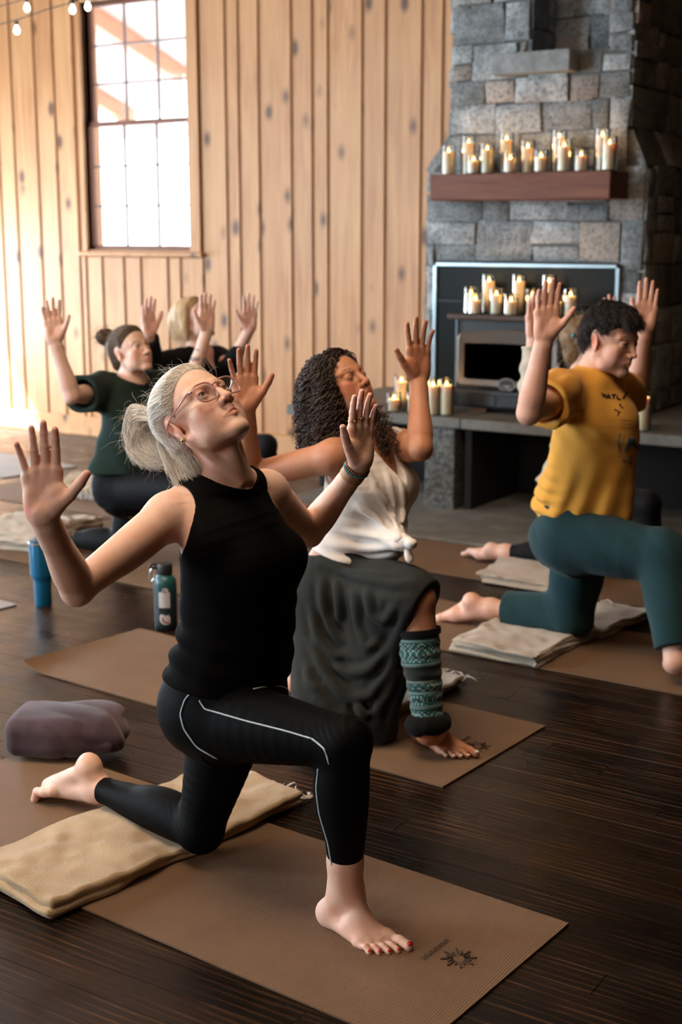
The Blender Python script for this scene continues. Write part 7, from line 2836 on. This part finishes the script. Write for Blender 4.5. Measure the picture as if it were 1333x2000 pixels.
# ---------------- fair-haired woman in black at the back
def build_blonde_woman():
    root = empty('person', fl(420, 1000))
    tag(root, 'fair-haired woman in black long-sleeved top at the back beside the pine wall', 'person', 'people in the lunge')
    pel = py(400, 850, 5.82)
    sr, sl = py(352, 705, 5.66), py(428, 700, 5.98)
    er = reach(297, 712, sr, .275, True); wr = reach(291, 655, er, .235, True)
    el = reach(452, 712, sl, .26, True); wl = reach(487, 645, el, .245, True)
    f = norm((.92, .05, .34))
    fg = Figure(root=root, g=1.0, male=False, arch=.2, fat=1.0, hand=1.0, foot=.97, pel=pel, wai=py(398, 800, 5.82), rib=py(396, 765, 5.82), che=py(394, 738, 5.82), shl=py(391, 702, 5.82), nb=py(390, 684, 5.825),
                sr=sr, sl=sl, er=er, wr=wr, el=el, wl=wl, hR=py(392, 868, 5.74), hL=py(410, 868, 5.90), kF=py(520, 870, 5.75), aF=fl(530, 985, .09), kB=fl(385, 955, .085), aB=fl(300, 955, .08),
                nR=(.95, -.3, .1), nL=(.66, -.74, .1), fR=(.0, .0, 1), fL=(.05, .02, 1), tR=(.3, .95, 0), tL=(-.75, -.65, 0),
                hk1=dict(spread=(4, 1, -3, -8), curl=(5, 4, 5, 8), thumb=30), hk2=dict(spread=(5, 1, -3, -8), curl=(5, 4, 5, 8), thumb=40),
                hd=Head(py(381, 625, 5.82), frame(f, (-.25, 0, 1)), 1.0), eyes=1, lip=(.82, .52, .52), brow=(.7, .58, .5),
                footF=(fl(545, 990, .006), np.array((1, 0, 0))), footB=(fl(285, 950, .085), np.array((-1, .05, -.3)), (-.3, 0, -1)), toeb=0).fields()
    fg.skin(skin_mat('pink_skin', (.76, .50, .41)), .006, None, True, root)
    eyes(fg.hd, root)
    blk = fabric('black_top', (.007, .007, .008), 700, .15, .9, .0)
    def vneck(P):
        V0 = (fg.nb + np.array((.09, 0, -.11))).astype(f32)
        q = np.asarray(P, f32) - V0
        return np.maximum(np.maximum((np.abs(q[:, 1]) - np.clip(q[:, 2], 0, 1) * .5) * .85, -q[:, 2]), -(q[:, 0] + .1))
    fg.tops('long_sleeved_top', blk, .007, .010, .01, (1.92, .06, .05), (.012, .045, .084, vneck), None, lambda P: (.004 * vnoise(P * 14)).astype(f32))
    fg.bottoms('leggings', fabric('black_leggings_plain', (.007, .007, .008), 900, .1, .7, .05), .008, .004, .10, .05, .06)
    rnd = np.random.default_rng(41)
    mass = NM('fair_hair_mass'); n = mass.noise(mass.coord((20, 20, 3)), 4, 4)
    mass.set(col=mass.ramp(n, [(.3, (.34, .20, .09)), (.7, (.58, .40, .22))]), rough=.55, spec=.3); mass.bump(mass.noise(mass.coord((90, 90, 6)), 1, 3), .5, .006)
    ev, G = cap_field(fg.hd, n=(-.80, 0, .60), c=-.004, thick=.022, gain=.6)
    H = Fld(); T_ = fg.hd.T
    H.tube([T_((-.05, 0, .06)), py(352, 625, 5.82), py(352, 650, 5.82)], [.07, .068, .045], .03)
    for sg in (1, -1): H.tube([T_((.0, .07 * sg, .05)), T_((-.02, .085 * sg, -.03)), T_((-.03, .080 * sg, -.09))], [.025, .026, .015], .02)
    hev = lambda P: smin_(ev(P), H.ev(P), .02) + .002 * vnoise(np.asarray(P) * np.array((60, 60, 8)))
    cap = cloth_mesh('hair', hev, fg.hd.o - .24, fg.hd.o + .2, .005, mass.m, root)
    V = np.empty(len(cap.data.vertices) * 3, f32); cap.data.vertices.foreach_get('co', V); V = V.reshape(-1, 3)
    cv = [fuzz_curve(V[rnd.integers(0, len(V))], (rnd.normal(-.1, .2), rnd.normal(0, .2), -1), 9, .006, rnd, .05, .8) for i in range(900)]
    strands('hair_strands', cv, hair_mat('fair_hair', (.36, .22, .10), (.70, .52, .32)), cap, .0007, .0003)
    return fg


P5 = build_blonde_woman()


# ---------------- person behind the man
def build_hidden_woman():
    root = empty('person', fl(1080, 1100))
    tag(root, 'person in cream top with fair tied-up hair, mostly hidden behind the man in yellow', 'person', 'people in the lunge')
    pel = py(1120, 945, 5.62)
    sr, sl = py(1090, 765, 5.48), py(1190, 760, 5.76)
    er = reach(1042, 775, sr, .27, True); wr = reach(1042, 655, er, .25, True)
    el = reach(1215, 760, sl, .26, False); wl = reach(1200, 650, el, .25, True)
    f = norm((.95, .1, .2))
    fg = Figure(root=root, g=1.0, male=False, arch=.15, fat=1.0, hand=.98, foot=.95, pel=pel, wai=py(1126, 880, 5.62), rib=py(1132, 835, 5.62), che=py(1136, 800, 5.62), shl=py(1138, 758, 5.62), nb=py(1140, 735, 5.62),
                sr=sr, sl=sl, er=er, wr=wr, el=el, wl=wl, hR=py(1110, 965, 5.54), hL=py(1132, 965, 5.70), kF=py(1265, 985, 5.52), aF=fl(1275, 1120, .09), kB=fl(1100, 1085, .085), aB=fl(990, 1078, .08),
                nR=(.85, -.5, .1), nL=(.5, -.85, .1), fR=(.0, .05, 1), fL=(-.15, .05, 1), tR=(.5, .85, 0), tL=(-.85, -.5, 0),
                hk1=dict(spread=(3, 1, -2, -4), curl=(4, 3, 4, 6), thumb=24), hk2=dict(spread=(4, 1, -2, -6), curl=(4, 3, 4, 6), thumb=26),
                hd=Head(py(1148, 668, 5.62), frame(f, (-.15, 0, 1)), 1.0), eyes=1, lip=(.82, .52, .52), brow=(.6, .5, .4),
                footF=(fl(1290, 1125, .006), np.array((1, 0, 0))), footB=(lambda h, t: (h + (t - h) * .18, t - h, (-.45, 0, -1)))(fl(962, 1060, .115), fl(907, 1081, .010)), toeb=6).fields()
    fg.skin(skin_mat('light_skin', (.76, .50, .41)), .006, None, True, root)
    cream = fabric('cream_knit', (.50, .44, .36), 400, .4, .95, .2, .08)
    fg.tops('cream_top', cream, .007, .010, .02, (1.86, .06, .05), (.012, .045, .084), None, lambda P: (.006 * np.sin(P[:, 2] * 70 + 3 * vnoise(P * 9)) + .005 * vnoise(P * 16)).astype(f32))
    fg.bottoms('leggings', fabric('black_leggings_soft', (.006, .006, .007), 900, .1, .7, .05), .008, .004, .10, .05, .06)
    rnd = np.random.default_rng(51)
    mass = NM('dark_blond_mass'); n = mass.noise(mass.coord(), 30, 4)
    mass.set(col=mass.ramp(n, [(.3, (.10, .055, .025)), (.7, (.30, .19, .10))]), rough=.6, spec=.3); mass.bump(mass.noise(mass.coord(), 80, 3), .6, .008)
    ev, G = cap_field(fg.hd, thick=.014)
    H = Fld(); H.ell(py(1122, 652, 5.6), (.052, .052, .056), None, .02); H.ell(py(1116, 690, 5.6), (.03, .03, .05), None, .02)
    hev = lambda P: smin_(ev(P), H.ev(P), .02) + .006 * vnoise(np.asarray(P) * 35)
    cap = cloth_mesh('hair', hev, fg.hd.o - .24, fg.hd.o + .2, .005, mass.m, root)
    V = np.empty(len(cap.data.vertices) * 3, f32); cap.data.vertices.foreach_get('co', V); V = V.reshape(-1, 3)
    cv = [fuzz_curve(V[rnd.integers(0, len(V))], rnd.normal(0, 1, 3), 9, .005, rnd, .1, 3) for i in range(500)]
    strands('hair_strands', cv, hair_mat('dark_blond_hair', (.08, .045, .02), (.42, .28, .15)), cap, .0008, .0004)
    m = MB(); m.sphere(py(1121, 655, 5.52), .011, sub=2); m.build('hair_tie', plain('blue_hair_tie', (.10, .22, .26), .4), cap, True)
    return fg


P6 = build_hidden_woman()
